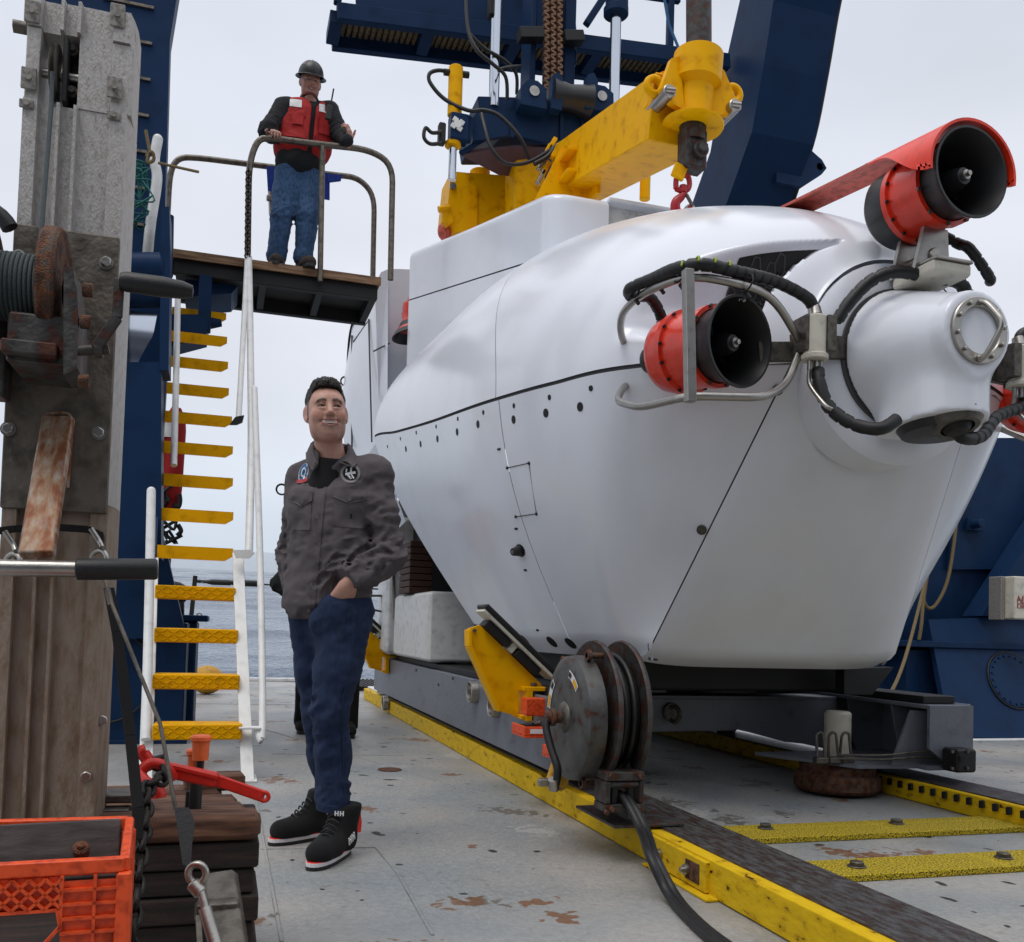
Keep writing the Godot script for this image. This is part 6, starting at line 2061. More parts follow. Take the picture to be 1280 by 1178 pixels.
	for e in [[-1, Vector3(2.57, 4.492, -5.5)], [1, Vector3(3.153, 4.555, -5.5)]]:
		b = Mb.new()
		var p: Vector3 = e[1]
		b.tube(arc(p, Vector3(1, 0, 0), Vector3(0, 1, 0), 0.052, 0, TAU, 20).slice(0, 20), 0.026, 8, false, true)
		b.bar(p + Vector3(-0.06 * e[0], -0.03, 0), p + Vector3(-0.2 * e[0], -0.08, 0), 0.05, 0.10, Vector3.UP, 0.004)
		obj("lug", b, M.yellow, so)
	b = Mb.new()
	b.cyl(top + Vector3(0, -0.05, 0), Vector3(2.857, 5.974, -5.5), 0.085, -1, 22)
	obj("lift_rod", b, M.rusty_dark, bm)
	b = Mb.new()
	b.cyl(bot + Vector3(0, -0.10, 0), bot + Vector3(0, 0.02, 0), 0.088, -1, 24)
	b.box(bot + Vector3(0, -0.16, 0), Vector3(0.17, 0.28, 0.13), Basis(), 0.02)
	var fo := obj("rope_socket", b, M.rusty_dark, bm)
	b = Mb.new()
	b.cyl(bot + Vector3(0.02, -0.18, -0.08), bot + Vector3(0.02, -0.18, 0.10), 0.055, -1, 20, 0.008)
	b.cyl(bot + Vector3(0.02, -0.18, 0.10), bot + Vector3(0.02, -0.18, 0.125), 0.035, -1, 6)
	obj("socket_pin", b, M.rusty_dark, fo)
	b = Mb.new()
	b.box(Vector3(2.755, 3.94, -5.48), Vector3(0.09, 0.10, 0.03), Basis(Vector3.FORWARD, 0.35), 0.006)
	obj("safety_tag", b, M.yellow, fo)
	var hk := thing("crane_hook", Vector3(2.789, 3.712, -5.5), "red swivel crane hook hanging from the yellow swivel head into the sub's lifting eye", "hook")
	b = Mb.new()
	b.tube(rounded([Vector3(2.745, 3.834, -5.5), Vector3(2.743, 3.893, -5.5), Vector3(2.754, 3.927, -5.5), Vector3(2.825, 3.939, -5.5), Vector3(2.843, 3.91, -5.5), Vector3(2.845, 3.851, -5.5), Vector3(2.798, 3.821, -5.5), Vector3(2.745, 3.834, -5.5)], 0.03), 0.018, 10)
	b.cyl(Vector3(2.798, 3.816, -5.5), Vector3(2.797, 3.864, -5.5), 0.025, -1, 12)
	obj("clevis", b, M.hook_red, hk)
	b = Mb.new()
	var cv := spline([Vector3(2.816, 3.824, -5.5), Vector3(2.787, 3.787, -5.5), Vector3(2.747, 3.742, -5.5), Vector3(2.749, 3.689, -5.5), Vector3(2.79, 3.669, -5.5), Vector3(2.843, 3.688, -5.5), Vector3(2.854, 3.733, -5.5)], 6)
	var rr := []
	for i in cv.size():
		var t := float(i) / (cv.size() - 1)
		rr.append(0.016 + 0.017 * sin(PI * minf(t * 1.15, 1.0)))
	b.tube(cv, rr, 12)
	obj("hook_body", b, M.hook_red, hk)
	b = Mb.new()
	b.bar(Vector3(2.812, 3.798, -5.48), Vector3(2.861, 3.726, -5.48), 0.02, 0.02, Vector3(0, 0, 1), 0.004)
	obj("latch", b, M.dull_steel, hk)
	b = Mb.new()
	b.tube([Vector3(2.631, 5.377, -5.6), Vector3(2.712, 5.008, -5.6), Vector3(2.775, 4.803, -5.55)], 0.010, 6)
	alone("blue_line", b, M.patch_blue, "thin light blue tag line running up from the yellow swivel head", "line")
	b = Mb.new()
	b.cyl(Vector3(3.301, 4.594, -7.2), Vector3(3.3, 5.477, -7.2), 0.045, -1, 16, 0.004)
	b.cyl(Vector3(3.303, 5.365, -7.2), Vector3(3.299, 5.512, -7.2), 0.085, -1, 18, 0.008)
	b.box(Vector3(3.203, 5.423, -7.15), Vector3(0.12, 0.03, 0.03), Basis(), 0.005)
	alone("rear_cylinder", b, M.yellow, "yellow hydraulic cylinder half hidden behind the crane boom", "hydraulic cylinder")


func stairs() -> void:
	var o := thing("stairs", Vector3(-0.05, 0, -5.4), "steep open stairs with yellow treads and white handrails up to the gangway", "stairs")
	var tread_l := [Vector3(-0.352, 0.254, -5.49), Vector3(-0.378, 0.501, -5.712), Vector3(-0.395, 0.751, -5.933), Vector3(-0.416, 1.013, -6.155), Vector3(-0.428, 1.299, -6.376), Vector3(-0.453, 1.558, -6.598), Vector3(-0.469, 1.823, -6.82), Vector3(-0.488, 2.088, -7.041), Vector3(-0.508, 2.356, -7.263), Vector3(-0.532, 2.613, -7.484), Vector3(-0.556, 2.871, -7.706), Vector3(-0.582, 3.154, -7.928), Vector3(-0.515, 3.455, -8.149)]
	var tread_r := [Vector3(0.121, 0.251, -5.49), Vector3(0.101, 0.506, -5.712), Vector3(0.085, 0.763, -5.933), Vector3(0.062, 1.031, -6.155), Vector3(0.038, 1.324, -6.376), Vector3(0.032, 1.589, -6.598), Vector3(0.021, 1.86, -6.82), Vector3(0.012, 2.13, -7.041), Vector3(-0.003, 2.404, -7.263), Vector3(-0.035, 2.665, -7.484), Vector3(-0.051, 2.928, -7.706), Vector3(-0.068, 3.217, -7.928), Vector3(-0.085, 3.512, -8.149)]
	for i in 13:
		var a: Vector3 = tread_l[i]
		var b: Vector3 = tread_r[i]
		var m := Mb.new()
		var y := 0.262 + 0.264 * i
		a.y = y; b.y = y
		var hh := 0.085
		var w := b.x - a.x
		if i < 4:
			m.box((a + b) / 2 + Vector3(0, 0, -0.10), Vector3(w, hh, 0.20), Basis(), 0.006)
		else:
			var pl := [Vector2(0, -hh / 2), Vector2(w - 0.05, -hh / 2), Vector2(w, -0.01), Vector2(w, hh / 2), Vector2(0, hh / 2)]
			m.prism(pl, a + Vector3(0, 0, -0.006), Vector3.RIGHT, Vector3.UP, 0.012)
			m.box((a + b) / 2 + Vector3(-0.01, hh / 2 - 0.006, -0.105), Vector3(w - 0.02, 0.010, 0.185))
		var to := obj("tread", m, M.tread_yellow, o)
		if i < 4:      # raised tread plate lozenges on the nosing
			var d := Mb.new()
			var n := 13
			for r in 3:
				for k in n:
					var p := a + Vector3(w * (k + 0.5) / n, -0.026 + 0.026 * r, 0.002)
					d.box(p, Vector3(0.034, 0.0075, 0.006), Basis(Vector3(0, 0, 1), 0.6 if (k + r) % 2 else -0.6), 0.002)
			obj("tread_pattern", d, M.tread_yellow, to)
	# white stringers of the lower flight
	for s in 2:
		var m := Mb.new()
		var lo: Vector3 = [Vector3(-0.369, -0.03, -5.44), Vector3(0.161, -0.041, -5.44)][s]
		lo.y = 0.0
		var hi: Vector3 = [Vector3(-0.452, 1.264, -6.4), Vector3(0.069, 1.321, -6.4)][s]
		var tp := hi + Vector3(0, 0.0, 0)
		m.plate([lo + Vector3(0, 0, 0.06), lo + Vector3(0, 0, -0.16), tp + Vector3(0, 0, -0.14), tp + Vector3(0, 0.02, 0.03)], 0.016)
		m.bar(lo + Vector3(0, 0.005, 0.055), tp + Vector3(0, 0.01, 0.03), 0.07, 0.014, Vector3(0, 0.4, 0.8), 0.003)
		m.span(lo + Vector3(-0.05, 0.0, -0.14), lo + Vector3(0.05, 0.012, 0.09), 0.003)
		obj("stringer", m, M.white_paint, o)
	# navy upper stringer that carries the cantilevered treads
	var u := Mb.new()
	u.plate([tread_l[4] + Vector3(-0.02, -0.25, 0.0), tread_l[4] + Vector3(-0.02, 0.0, 0.02), tread_l[12] + Vector3(-0.02, 0.12, 0.0), tread_l[12] + Vector3(-0.02, -0.2, -0.02)], 0.03)
	obj("upper_stringer", u, M.navy, o)
	var rails_ := [
		["handrail", [Vector3(0.207, 0.272, -5.5), Vector3(0.233, 0.295, -5.5), Vector3(0.203, 1.278, -6.1), Vector3(0.136, 2.485, -6.6)], 0.021],
		["handrail", [Vector3(-0.384, 0.222, -5.5), Vector3(-0.427, 0.95, -5.9), Vector3(-0.466, 1.681, -6.2)], 0.027],
		["upper_handrail", [Vector3(0.137, 1.329, -6.3), Vector3(0.137, 2.128, -6.9), Vector3(0.113, 2.87, -7.3), Vector3(0.076, 3.88, -7.9)], 0.026],
		["upper_handrail", [Vector3(0.042, 2.348, -7), Vector3(0.054, 3.077, -7.4), Vector3(0.064, 3.865, -7.9)], 0.021],
		["upper_handrail", [Vector3(-0.371, 1.936, -6.75), Vector3(-0.401, 2.641, -7.1), Vector3(-0.437, 3.343, -7.5)], 0.022],
	]
	for r in rails_:
		var m := Mb.new()
		m.tube(spline(r[1], 5), r[2], 12)
		m.ball(r[1][-1], Vector3.ONE * r[2], 8, 12)
		obj(r[0], m, M.white_paint, o)
	var m := Mb.new()
	m.plate([Vector3(0.019, 2.357, -7), Vector3(0.08, 2.375, -7), Vector3(0.07, 2.327, -7), Vector3(0.032, 2.306, -7), Vector3(-0.017, 2.301, -7)], 0.05)
	obj("bracket", m, M.black, o)
	m = Mb.new()
	m.plate([Vector3(0.036, 1.34, -6.24), Vector3(0.14, 1.346, -6.24), Vector3(0.171, 1.327, -6.24), Vector3(0.142, 1.294, -6.24), Vector3(0.058, 1.29, -6.24)], 0.05)
	m.box(Vector3(0.163, 0.286, -5.5), Vector3(0.12, 0.012, 0.08), Basis(), 0.003)
	obj("foot_bracket", m, M.white_paint, o)
	var pole := Mb.new()
	var pp := spline([Vector3(-0.613, 3.402, -6.9), Vector3(-0.602, 3.642, -6.9), Vector3(-0.573, 3.961, -6.9), Vector3(-0.595, 4.1, -6.9), Vector3(-0.58, 4.251, -6.9)], 6)
	pole.tube(pp, 0.035, 10)
	pole.ball(pp[-1], Vector3.ONE * 0.035, 8, 10)
	alone("white_pole", pole, M.white_paint, "white plastic wrapped pole standing against the navy ladder leg", "pole")
	var cord := Mb.new()
	var cp := []
	rng.seed = 4
	for i in 60:
		var t := i / 59.0
		var c: Vector3 = Vector3(-0.667, 3.982, -6.75).lerp(Vector3(-0.723, 3.517, -6.75), t)
		cp.append(c + Vector3(rng.randf_range(-0.09, 0.10), rng.randf_range(-0.08, 0.08), rng.randf_range(0.0, 0.08)) * (0.4 + sin(PI * t)))
	cord.tube(spline(cp, 4), 0.006, 5)
	alone("green_cord", cord, M.green_cord, "tangle of thin green cord hanging on the ladder leg by the white pole", "cord")
	var sk := Mb.new()
	sk.tube([Vector3(-0.642, 4.201, -6.7), Vector3(-0.604, 4.03, -6.7)], 0.012, 6)
	sk.tube([Vector3(-0.555, 4.013, -6.75), Vector3(-0.288, 3.928, -6.6)], 0.010, 6)
	sk.tube(spline([Vector3(-0.631, 4.035, -6.72), Vector3(-0.593, 4.05, -6.68), Vector3(-0.583, 4.006, -6.7), Vector3(-0.622, 3.982, -6.7), Vector3(-0.615, 4.045, -6.7)], 5), 0.012, 6)
	alone("tie_wire", sk, M.tan_rope, "twisted tan lashing with loose ends on top of the white pole", "lashing")


func gangway() -> void:
	var o := thing("gangway", Vector3(0.5, 3.85, -8.1), "narrow raised gangway of weathered boards on a dark frame with pipe railings", "gangway")
	var zf := -7.95
	var zr := -8.75
	var l := Vector3(-0.513, 3.799, -7.95)
	var r := Vector3(1.177, 3.851, -7.95)
	var y := 3.87
	var m: Mb
	for i in 4:
		m = Mb.new()
		var z0 := lerpf(zf, zr, i / 4.0)
		m.span(Vector3(l.x, y - 0.045, z0 - 0.19), Vector3(r.x, y, z0), 0.006)
		obj("plank", m, M.gang_wood, o)
	m = Mb.new()
	m.span(Vector3(l.x, y - 0.06, zf + 0.002), Vector3(r.x, y + 0.01, zf + 0.02), 0.003)
	m.span(Vector3(l.x, y - 0.001, zr - 0.02), Vector3(r.x, y + 0.02, zr + 0.01), 0.003)
	obj("toe_edge", m, M.gang_wood, o)
	m = Mb.new()
	m.span(Vector3(l.x, y - 0.17, zf - 0.10), Vector3(r.x - 0.02, y - 0.05, zf - 0.03), 0.006)
	m.span(Vector3(l.x, y - 0.17, zr), Vector3(r.x - 0.02, y - 0.05, zr + 0.07), 0.006)
	m.span(Vector3(l.x, y - 0.062, zr + 0.08), Vector3(r.x - 0.02, y - 0.05, zf - 0.11))
	for t in [0.2, 0.42, 0.7, 0.97]:
		var x := lerpf(l.x, r.x, t)
		m.span(Vector3(x - 0.03, y - 0.16, zr + 0.072), Vector3(x + 0.03, y - 0.064, zf - 0.102), 0.004)
	obj("frame", m, M.black, o)
	m = Mb.new()
	m.plate([Vector3(-0.42, 3.70, -8.35), Vector3(0.0, 3.70, -8.35), Vector3(-0.05, 3.63, -8.35), Vector3(-0.42, 3.55, -8.35)], 0.5)
	m.bar(Vector3(-0.257, 3.708, -8), Vector3(-0.251, 3.249, -8), 0.10, 0.08, Vector3(0, 0, 1), 0.006)
	m.plate([Vector3(-0.526, 3.345, -8.1), Vector3(-0.214, 3.384, -8.1), Vector3(-0.232, 3.193, -8.1), Vector3(-0.515, 3.079, -8.1)], 0.3)
	m.cyl(Vector3(-0.213, 3.357, -8.1), Vector3(-0.118, 3.37, -8.1), 0.05, 0.03, 14)
	obj("support_bracket", m, M.navy, o)
	var fr := [Vector3(0.072, 3.686, -7.92), Vector3(0.046, 4.67, -7.92), Vector3(0.107, 4.898, -7.92), Vector3(0.223, 4.92, -7.92), Vector3(0.643, 4.943, -7.92), Vector3(1.036, 4.973, -7.92), Vector3(1.24, 4.876, -7.92), Vector3(1.255, 3.865, -7.92)]
	for p in fr.size():
		fr[p].z = -7.92
	m = Mb.new()
	m.tube(rounded(fr, 0.16), 0.026, 12)
	var fo := obj("front_railing", m, M.rail_pipe, o)
	m = Mb.new()
	m.cyl(Vector3(0.66, 3.768, -7.92), Vector3(0.637, 4.935, -7.92), 0.024, -1, 12)
	obj("post", m, M.rail_pipe, fo)
	m = Mb.new()
	m.tube(rounded([Vector3(-0.627, 4.027, -8.72), Vector3(-0.621, 4.859, -8.72), Vector3(-0.56, 5.001, -8.72), Vector3(-0.406, 5.029, -8.72), Vector3(0.836, 5.085, -8.72), Vector3(1.045, 5.098, -8.72), Vector3(1.201, 4.955, -8.72), Vector3(1.214, 4.172, -8.72)], 0.16), 0.026, 12)
	obj("rear_railing", m, M.rail_pipe, o)
	m = Mb.new()
	m.cyl(Vector3(-0.553, 3.673, -8), Vector3(-0.567, 4.167, -8), 0.045, -1, 14)
	obj("post_sleeve", m, M.navy, o)
	# chain beside the front post
	m = Mb.new()
	for i in 26:
		var p: Vector3 = Vector3(0.044, 4.599, -7.87).lerp(Vector3(0.063, 3.88, -7.87), i / 25.0)
		m.tube(arc(p, Vector3(1, 0, 0) if i % 2 else Vector3(0, 0, 1), Vector3.UP, 0.021, 0, TAU, 8).slice(0, 8), 0.006, 5, false, true)
	alone("hanging_chain", m, M.chain_steel, "thin steel chain hanging beside the first post of the gangway railing", "chain")
	# blue folding chair behind the railing
	var c := thing("folding_chair", Vector3(0.35, 3.87, -8.62), "blue cloth folding chair folded against the gangway's rear railing", "folding chair")
	m = Mb.new()
	m.plate([Vector3(0.204, 5.016, -8.65), Vector3(0.31, 5.035, -8.65), Vector3(0.318, 4.806, -8.65), Vector3(0.228, 4.768, -8.65)], 0.03)
	m.plate([Vector3(0.757, 5.038, -8.65), Vector3(0.888, 5.061, -8.65), Vector3(0.875, 5.006, -8.65), Vector3(0.759, 4.971, -8.65)], 0.03)
	m.plate([Vector3(0.297, 5.047, -8.68), Vector3(0.773, 5.07, -8.68), Vector3(0.782, 4.822, -8.68), Vector3(0.305, 4.817, -8.68)], 0.02)
	obj("cloth", m, M.blue_cloth, c)
	m = Mb.new()
	m.tube([Vector3(0.241, 4.784, -8.63), Vector3(0.255, 4.579, -8.63), Vector3(0.305, 4.523, -8.6)], 0.016, 8)
	m.tube([Vector3(0.289, 4.778, -8.6), Vector3(0.275, 4.408, -8.6), Vector3(0.276, 4.202, -8.6)], 0.016, 8)
	m.box(Vector3(0.243, 4.72, -8.62), Vector3(0.06, 0.05, 0.04), Basis(), 0.008)
	obj("folding_frame", m, M.stainless, c)


func right_side() -> void:
	# navy base of the far leg with hatch, box and rope
	var o := thing("gantry_pedestal", Vector3(6.9, 0, -7.4), "big navy steel gantry base with a round bolted hatch at the frame's edge", "gantry base")
	var m := Mb.new()
	var zf := -7.0
	m.plate([Vector3(6.266, 0.029, -6.88), Vector3(6.326, 1.08, -7.248), Vector3(8.026, 1.181, -7.283), Vector3(8.989, 1.212, -7.294), Vector3(8.455, -0.043, -6.855)], 0.06)
	m.span(Vector3(6.1, 0, -7.6), Vector3(8.6, 0.8, -7.24))
	var bo := obj("base_box", m, M.navy, o)
	m = Mb.new()
	m.span(Vector3(6.0, 0.83, -7.75), Vector3(8.6, 0.89, -7.10), 0.008)
	obj("base_ledge", m, M.navy, o)
	m = Mb.new()
	m.span(Vector3(5.85, 0.0, -7.9), Vector3(8.6, 2.75, -7.5), 0.01)
	m.plate([Vector3(6.905, 1.144, -7.3), Vector3(8.031, 2.633, -7.3), Vector3(8.77, 2.691, -7.3), Vector3(8.78, 1.205, -7.3)], 0.25)
	obj("back_plate", m, M.navy, o)
	m = Mb.new()
	m.plate([Vector3(6.886, 2.903, -7.46), Vector3(8.96, 3.087, -7.46), Vector3(8.962, 2.815, -7.46), Vector3(8.02, 2.492, -7.46), Vector3(7.297, 1.621, -7.46), Vector3(6.76, 1.595, -7.46)], 0.04)
	obj("stiffener", m, M.navy, o)
	for p in [Vector3(6.911, 2.627, -7.42), Vector3(6.997, 2.047, -7.42)]:
		m = Mb.new()
		m.cyl(p, p + Vector3(0, 0, 0.14), 0.05, 0.04, 14, 0.006)
		m.box(p + Vector3(0.03, 0, 0.02), Vector3(0.20, 0.12, 0.03), Basis(), 0.004)
		obj("peg", m, M.navy, o)
	var hc := Vector3(7.121, 0.53, -7.055) + Vector3(0, 0.012, 0.035)
	var hn := Vector3(0, 0.35, 1).normalized()
	var hu := Vector3(0, 1, -0.35).normalized()
	m = Mb.new()
	m.tube(arc(hc, Vector3.RIGHT, hu, 0.275, 0, TAU, 44).slice(0, 44), 0.010, 8, false, true)
	var ho := obj("hatch_seal", m, M.black, bo)
	m = Mb.new()
	disc_on(hc, hn, 0.265, 0.02, m)
	obj("hatch_cover", m, M.navy, ho)
	for k in 22:
		m = Mb.new()
		var a := TAU * k / 22
		var q := hc + Vector3(cos(a) * 0.235, 0, 0) + hu * sin(a) * 0.235
		m.cyl(q + hn * 0.008, q + hn * 0.022, 0.012, -1, 6)
		obj("hatch_bolt", m, M.navy, ho)
	var w := Mb.new()
	w.bar(Vector3(5.9, 0.01, -6.84), Vector3(8.8, 0.01, -6.84), 0.10, 0.02, Vector3.UP, 0.006)
	obj("foot_weld", w, M.white_paint, o)
	# control box with its lettering
	var bx := thing("control_box", Vector3(6.998, 1.294, -6.85), "small beige control box with red lettering on the navy base", "control box")
	m = Mb.new()
	var c0 := Vector3(6.912, 1.114, -6.8)
	var c1 := Vector3(7.205, 1.508, -6.8)
	m.span(Vector3(c0.x, c0.y, -7.0), Vector3(c1.x + 0.1, c1.y, -6.80), 0.012)
	obj("box_body", m, M.cream, bx)
	m = Mb.new()
	m.span(Vector3(c0.x - 0.055, c0.y - 0.01, -7.05), Vector3(c0.x - 0.004, c1.y, -6.9), 0.008)
	obj("box_hinge_side", m, M.oxide, bx)
	var lines := ["A-FRAME", "CRANE", "Controls"]
	for i in 3:
		var tm := TextMesh.new()
		tm.text = lines[i]
		tm.font = SystemFont.new()
		tm.font.font_names = PackedStringArray(["Droid Sans"])
		tm.font_size = 16
		tm.pixel_size = 0.0036
		tm.depth = 0.004
		tm.horizontal_alignment = HORIZONTAL_ALIGNMENT_LEFT
		put("lettering", tm, M.print_red, bx, Transform3D(Basis(), Vector3(c0.x + 0.03, c0.y + 0.19 - 0.036 * i, -6.797)))
	# coiled tan rope hanging from the upper peg
	m = Mb.new()
	m.tube(spline([Vector3(6.696, 2.56, -7.25), Vector3(6.647, 2.129, -7.22), Vector3(6.535, 1.511, -7.2), Vector3(6.391, 1.233, -7.2), Vector3(6.282, 1.214, -7.2), Vector3(6.234, 1.385, -7.2), Vector3(6.257, 1.649, -7.2), Vector3(6.38, 1.957, -7.2), Vector3(6.523, 2.274, -7.22), Vector3(6.64, 2.532, -7.25)], 8), 0.016, 8)
	m.tube(spline([Vector3(6.603, 2.476, -7.25), Vector3(6.381, 1.92, -7.2), Vector3(6.218, 1.345, -7.15), Vector3(6.144, 1.045, -7.1), Vector3(6.119, 0.897, -7.1)], 8), 0.016, 8)
	m.tube(spline([Vector3(6.577, 2.431, -7.22), Vector3(6.31, 1.944, -7.1), Vector3(5.95, 1.22, -6.9), Vector3(5.535, 0.703, -6.6), Vector3(5.148, 0.452, -6.3), Vector3(4.961, 0.433, -6.2)], 8), 0.015, 8)
	alone("hanging_rope", m, M.tan_rope, "tan rope hanging in long loops from a peg beside the submersible", "rope")


func deckhouse() -> void:
	# the ship's superstructure behind the photographer: unseen, it shades what faces forward; its grey is set to cut that light
	var o := thing("deckhouse", Vector3(2.0, 0, 7.0), "unseen, greyed ship's deckhouse standing behind the photographer", "deckhouse")
	var b := Mb.new()
	b.span(Vector3(-9, 0, 7.0), Vector3(13, 2.9, 12.0), 0.02)
	b.span(Vector3(-9, 2.9, 6.4), Vector3(13, 3.05, 12.0), 0.02)
	b.span(Vector3(-7, 3.05, 8.0), Vector3(11, 6.0, 12.0), 0.02)
	b.span(Vector3(-7, 6.0, 7.4), Vector3(11, 6.15, 12.0), 0.02)
	b.span(Vector3(-5, 6.15, 8.6), Vector3(9, 9.0, 12.0), 0.02)
	obj("wall", b, M.grey_paint, o)
	for x in [-2.0, 5.5]:
		b = Mb.new()
		b.span(Vector3(x, 0.2, 6.96), Vector3(x + 0.8, 2.1, 7.0), 0.01)
		obj("door", b, M.navy, o)
	for i in 5:
		b = Mb.new()
		b.span(Vector3(-5.0 + 3.2 * i, 4.0, 7.97), Vector3(-4.2 + 3.2 * i, 5.0, 8.0), 0.01)
		obj("window", b, M.duct, o)


# ---- near things on the left, and small things at the stern ---------------------------------------------------------------

func mast() -> void:
	var o := thing("davit_mast", Vector3(-0.62, 0, -2.34), "tall scuffed aluminium mast with a hand winch, nearest on the picture's left", "davit mast")
	var x0 := -0.478
	var x1 := -0.256
	var zf := -2.30
	var w := x1 - x0
	var top: float = Vector3(-0.372, 2.297, -2.3).y
	var yb: float = Vector3(-0.403, 2.056, -2.3).y
	var yt: float = Vector3(-0.411, 2.224, -2.3).y
	var yp: float = Vector3(-0.391, 1.764, -2.3).y
	var yq: float = Vector3(-0.362, 1.127, -2.3).y
	var prof := [Vector2(0, 0.004), Vector2(0.13, 0.004), Vector2(0.14, -0.006), Vector2(0.30, -0.006), Vector2(0.31, 0.005), Vector2(0.34, 0.005), Vector2(0.35, -0.003), Vector2(0.46, -0.003), Vector2(0.47, 0.006), Vector2(0.50, 0.006), Vector2(0.51, -0.002), Vector2(0.80, -0.002), Vector2(0.81, 0.004), Vector2(0.97, 0.004), Vector2(1.0, -0.01), Vector2(1.02, -0.06), Vector2(1.02, -0.13), Vector2(0, -0.13)]
	var runs := [[0.0, yq + 0.02, 0.0, 1.02, M.mast_low, "lower_section"], [yq + 0.02, yb, 0.0, 1.02, M.aluminium, "upper_section"], [yt, top, 0.0, 1.02, M.aluminium, "top_section"]]
	for r in runs:
		var pl := []
		for p in prof:
			pl.append(Vector2(p.x * w, p.y * (2.2 if p.y > -0.02 else 1.0)))
		var b := Mb.new()
		b.prism(pl, Vector3(x0, (r[0] + r[1]) / 2, zf), Vector3(1, 0, 0), Vector3(0, 0, 1), r[1] - r[0] - 0.001)
		obj(r[5], b, r[4], o)
	var b := Mb.new()
	b.span(Vector3(x0, yb, zf - 0.13), Vector3(x0 + w * 0.135, yt, zf + 0.004), 0.003)
	b.span(Vector3(x0 + w * 0.49, yb, zf - 0.13), Vector3(x0 + w * 0.80, yt, zf - 0.002))
	b.span(Vector3(x0 + w * 0.80, yb, zf - 0.13), Vector3(x0 + w * 1.02, yt, zf + 0.003), 0.003)
	obj("window_cheek", b, M.aluminium, o)
	# sheave in the window, on its bracket
	var sx: float = Vector3(-0.419, 2.138, -2.3).x
	var sy: float = Vector3(-0.419, 2.138, -2.3).y
	b = Mb.new()
	b.lathe([Vector2(0.0, -0.008), Vector2(0.062, -0.008), Vector2(0.066, -0.006), Vector2(0.056, 0.0), Vector2(0.066, 0.006), Vector2(0.062, 0.008), Vector2(0.0, 0.008)], Vector3(sx, sy, zf - 0.03), Vector3(1, 0, 0), 32)
	var sh := obj("sheave", b, M.dull_steel, o)
	b = Mb.new()
	b.cyl(Vector3(x0 + w * 0.1, sy, zf - 0.03), Vector3(x0 + w * 0.5, sy, zf - 0.03), 0.011, -1, 12)
	b.cyl(Vector3(sx + 0.012, sy, zf - 0.03), Vector3(sx + 0.022, sy, zf - 0.03), 0.020, -1, 6)
	obj("axle", b, M.stainless, sh)
	b = Mb.new()
	b.span(Vector3(sx + 0.028, yb + 0.002, zf - 0.06), Vector3(x0 + w * 0.52, yt - 0.002, zf - 0.045), 0.002)
	b.span(Vector3(sx + 0.018, yb + 0.005, zf - 0.08), Vector3(sx + 0.028, yt - 0.01, zf + 0.01), 0.002)
	var br := obj("sheave_bracket", b, M.black, o)
	for p in [Vector3(-0.388, 2.204, -2.33), Vector3(-0.385, 2.106, -2.33)]:
		b = Mb.new()
		b.cyl(p + Vector3(0, 0, -0.015), p + Vector3(0, 0, 0.006), 0.014, -1, 18, 0.002)
		b.cyl(p, p + Vector3(0, 0, 0.014), 0.008, -1, 6)
		obj("bolt", b, M.dull_steel, br)
	# worn rub plates on the two edge flanges
	for p in [[Vector3(-0.468, 2.252, -2.29), 0.032, 0.05], [Vector3(-0.291, 2.283, -2.29), 0.032, 0.055], [Vector3(-0.468, 2.098, -2.29), 0.032, 0.05], [Vector3(-0.29, 2.113, -2.29), 0.032, 0.05], [Vector3(-0.47, 2.039, -2.29), 0.03, 0.02], [Vector3(-0.289, 2.047, -2.29), 0.03, 0.02]]:
		b = Mb.new()
		b.box(p[0] + Vector3(0, 0, 0.001), Vector3(p[1], p[2], 0.006), Basis(), 0.002)
		b.cyl(p[0] + Vector3(0, 0.0, 0), p[0] + Vector3(0, 0.0, 0.010), 0.007, -1, 8)
		obj("rub_plate", b, M.oxide, o)
	b = Mb.new()
	for p in [Vector3(-0.263, 2.262, -2.34), Vector3(-0.495, 2.24, -2.34)]:
		b.cyl(p + Vector3(-0.02, 0, 0), p + Vector3(0.008, 0, 0), 0.016, -1, 6)
	obj("side_bolt", b, M.dull_steel, o)
	# steel mounting plate
	b = Mb.new()
	b.span(Vector3(x0 - 0.004, yq, zf + 0.006), Vector3(x0 + w * 0.965, yp, zf + 0.016), 0.003)
	var pl := obj("mounting_plate", b, M.steel_plate, o)
	for p in [Vector3(-0.467, 1.689, -2.283), Vector3(-0.289, 1.7, -2.283), Vector3(-0.472, 1.301, -2.283), Vector3(-0.287, 1.309, -2.283)]:
		b = Mb.new()
		b.cyl(p, p + Vector3(0, 0, 0.004), 0.016, -1, 18)
		b.cyl(p, p + Vector3(0, 0, 0.014), 0.012, -1, 6, 0.002)
		obj("bolt", b, M.stainless, pl)
	for p in [Vector3(-0.282, 0.535, -2.298), Vector3(-0.255, 0.659, -2.31)]:
		b = Mb.new()
		b.cyl(p, p + Vector3(0, 0, 0.014), 0.012, -1, 6, 0.002)
		obj("bolt", b, M.stainless, o)
	# hand winch
	b = Mb.new()
	var wz := -2.17
	var fl := Vector3(-0.377, 1.583, -2.17)
	b.lathe([Vector2(0.03, 0.0), Vector2(0.128, 0.0), Vector2(0.134, 0.006), Vector2(0.134, 0.030), Vector2(0.128, 0.036), Vector2(0.03, 0.036)], fl + Vector3(-0.014, 0, 0), Vector3(1, 0, 0), 40)
	var wn := obj("winch_flange", b, M.rust, o)
	b = Mb.new()
	b.lathe([Vector2(0.03, 0.0), Vector2(0.125, 0.0), Vector2(0.13, 0.006), Vector2(0.13, 0.03), Vector2(0.03, 0.036)], fl + Vector3(-0.145, 0, 0), Vector3(1, 0, 0), 40)
	obj("far_flange", b, M.rust, wn)
	b = Mb.new()
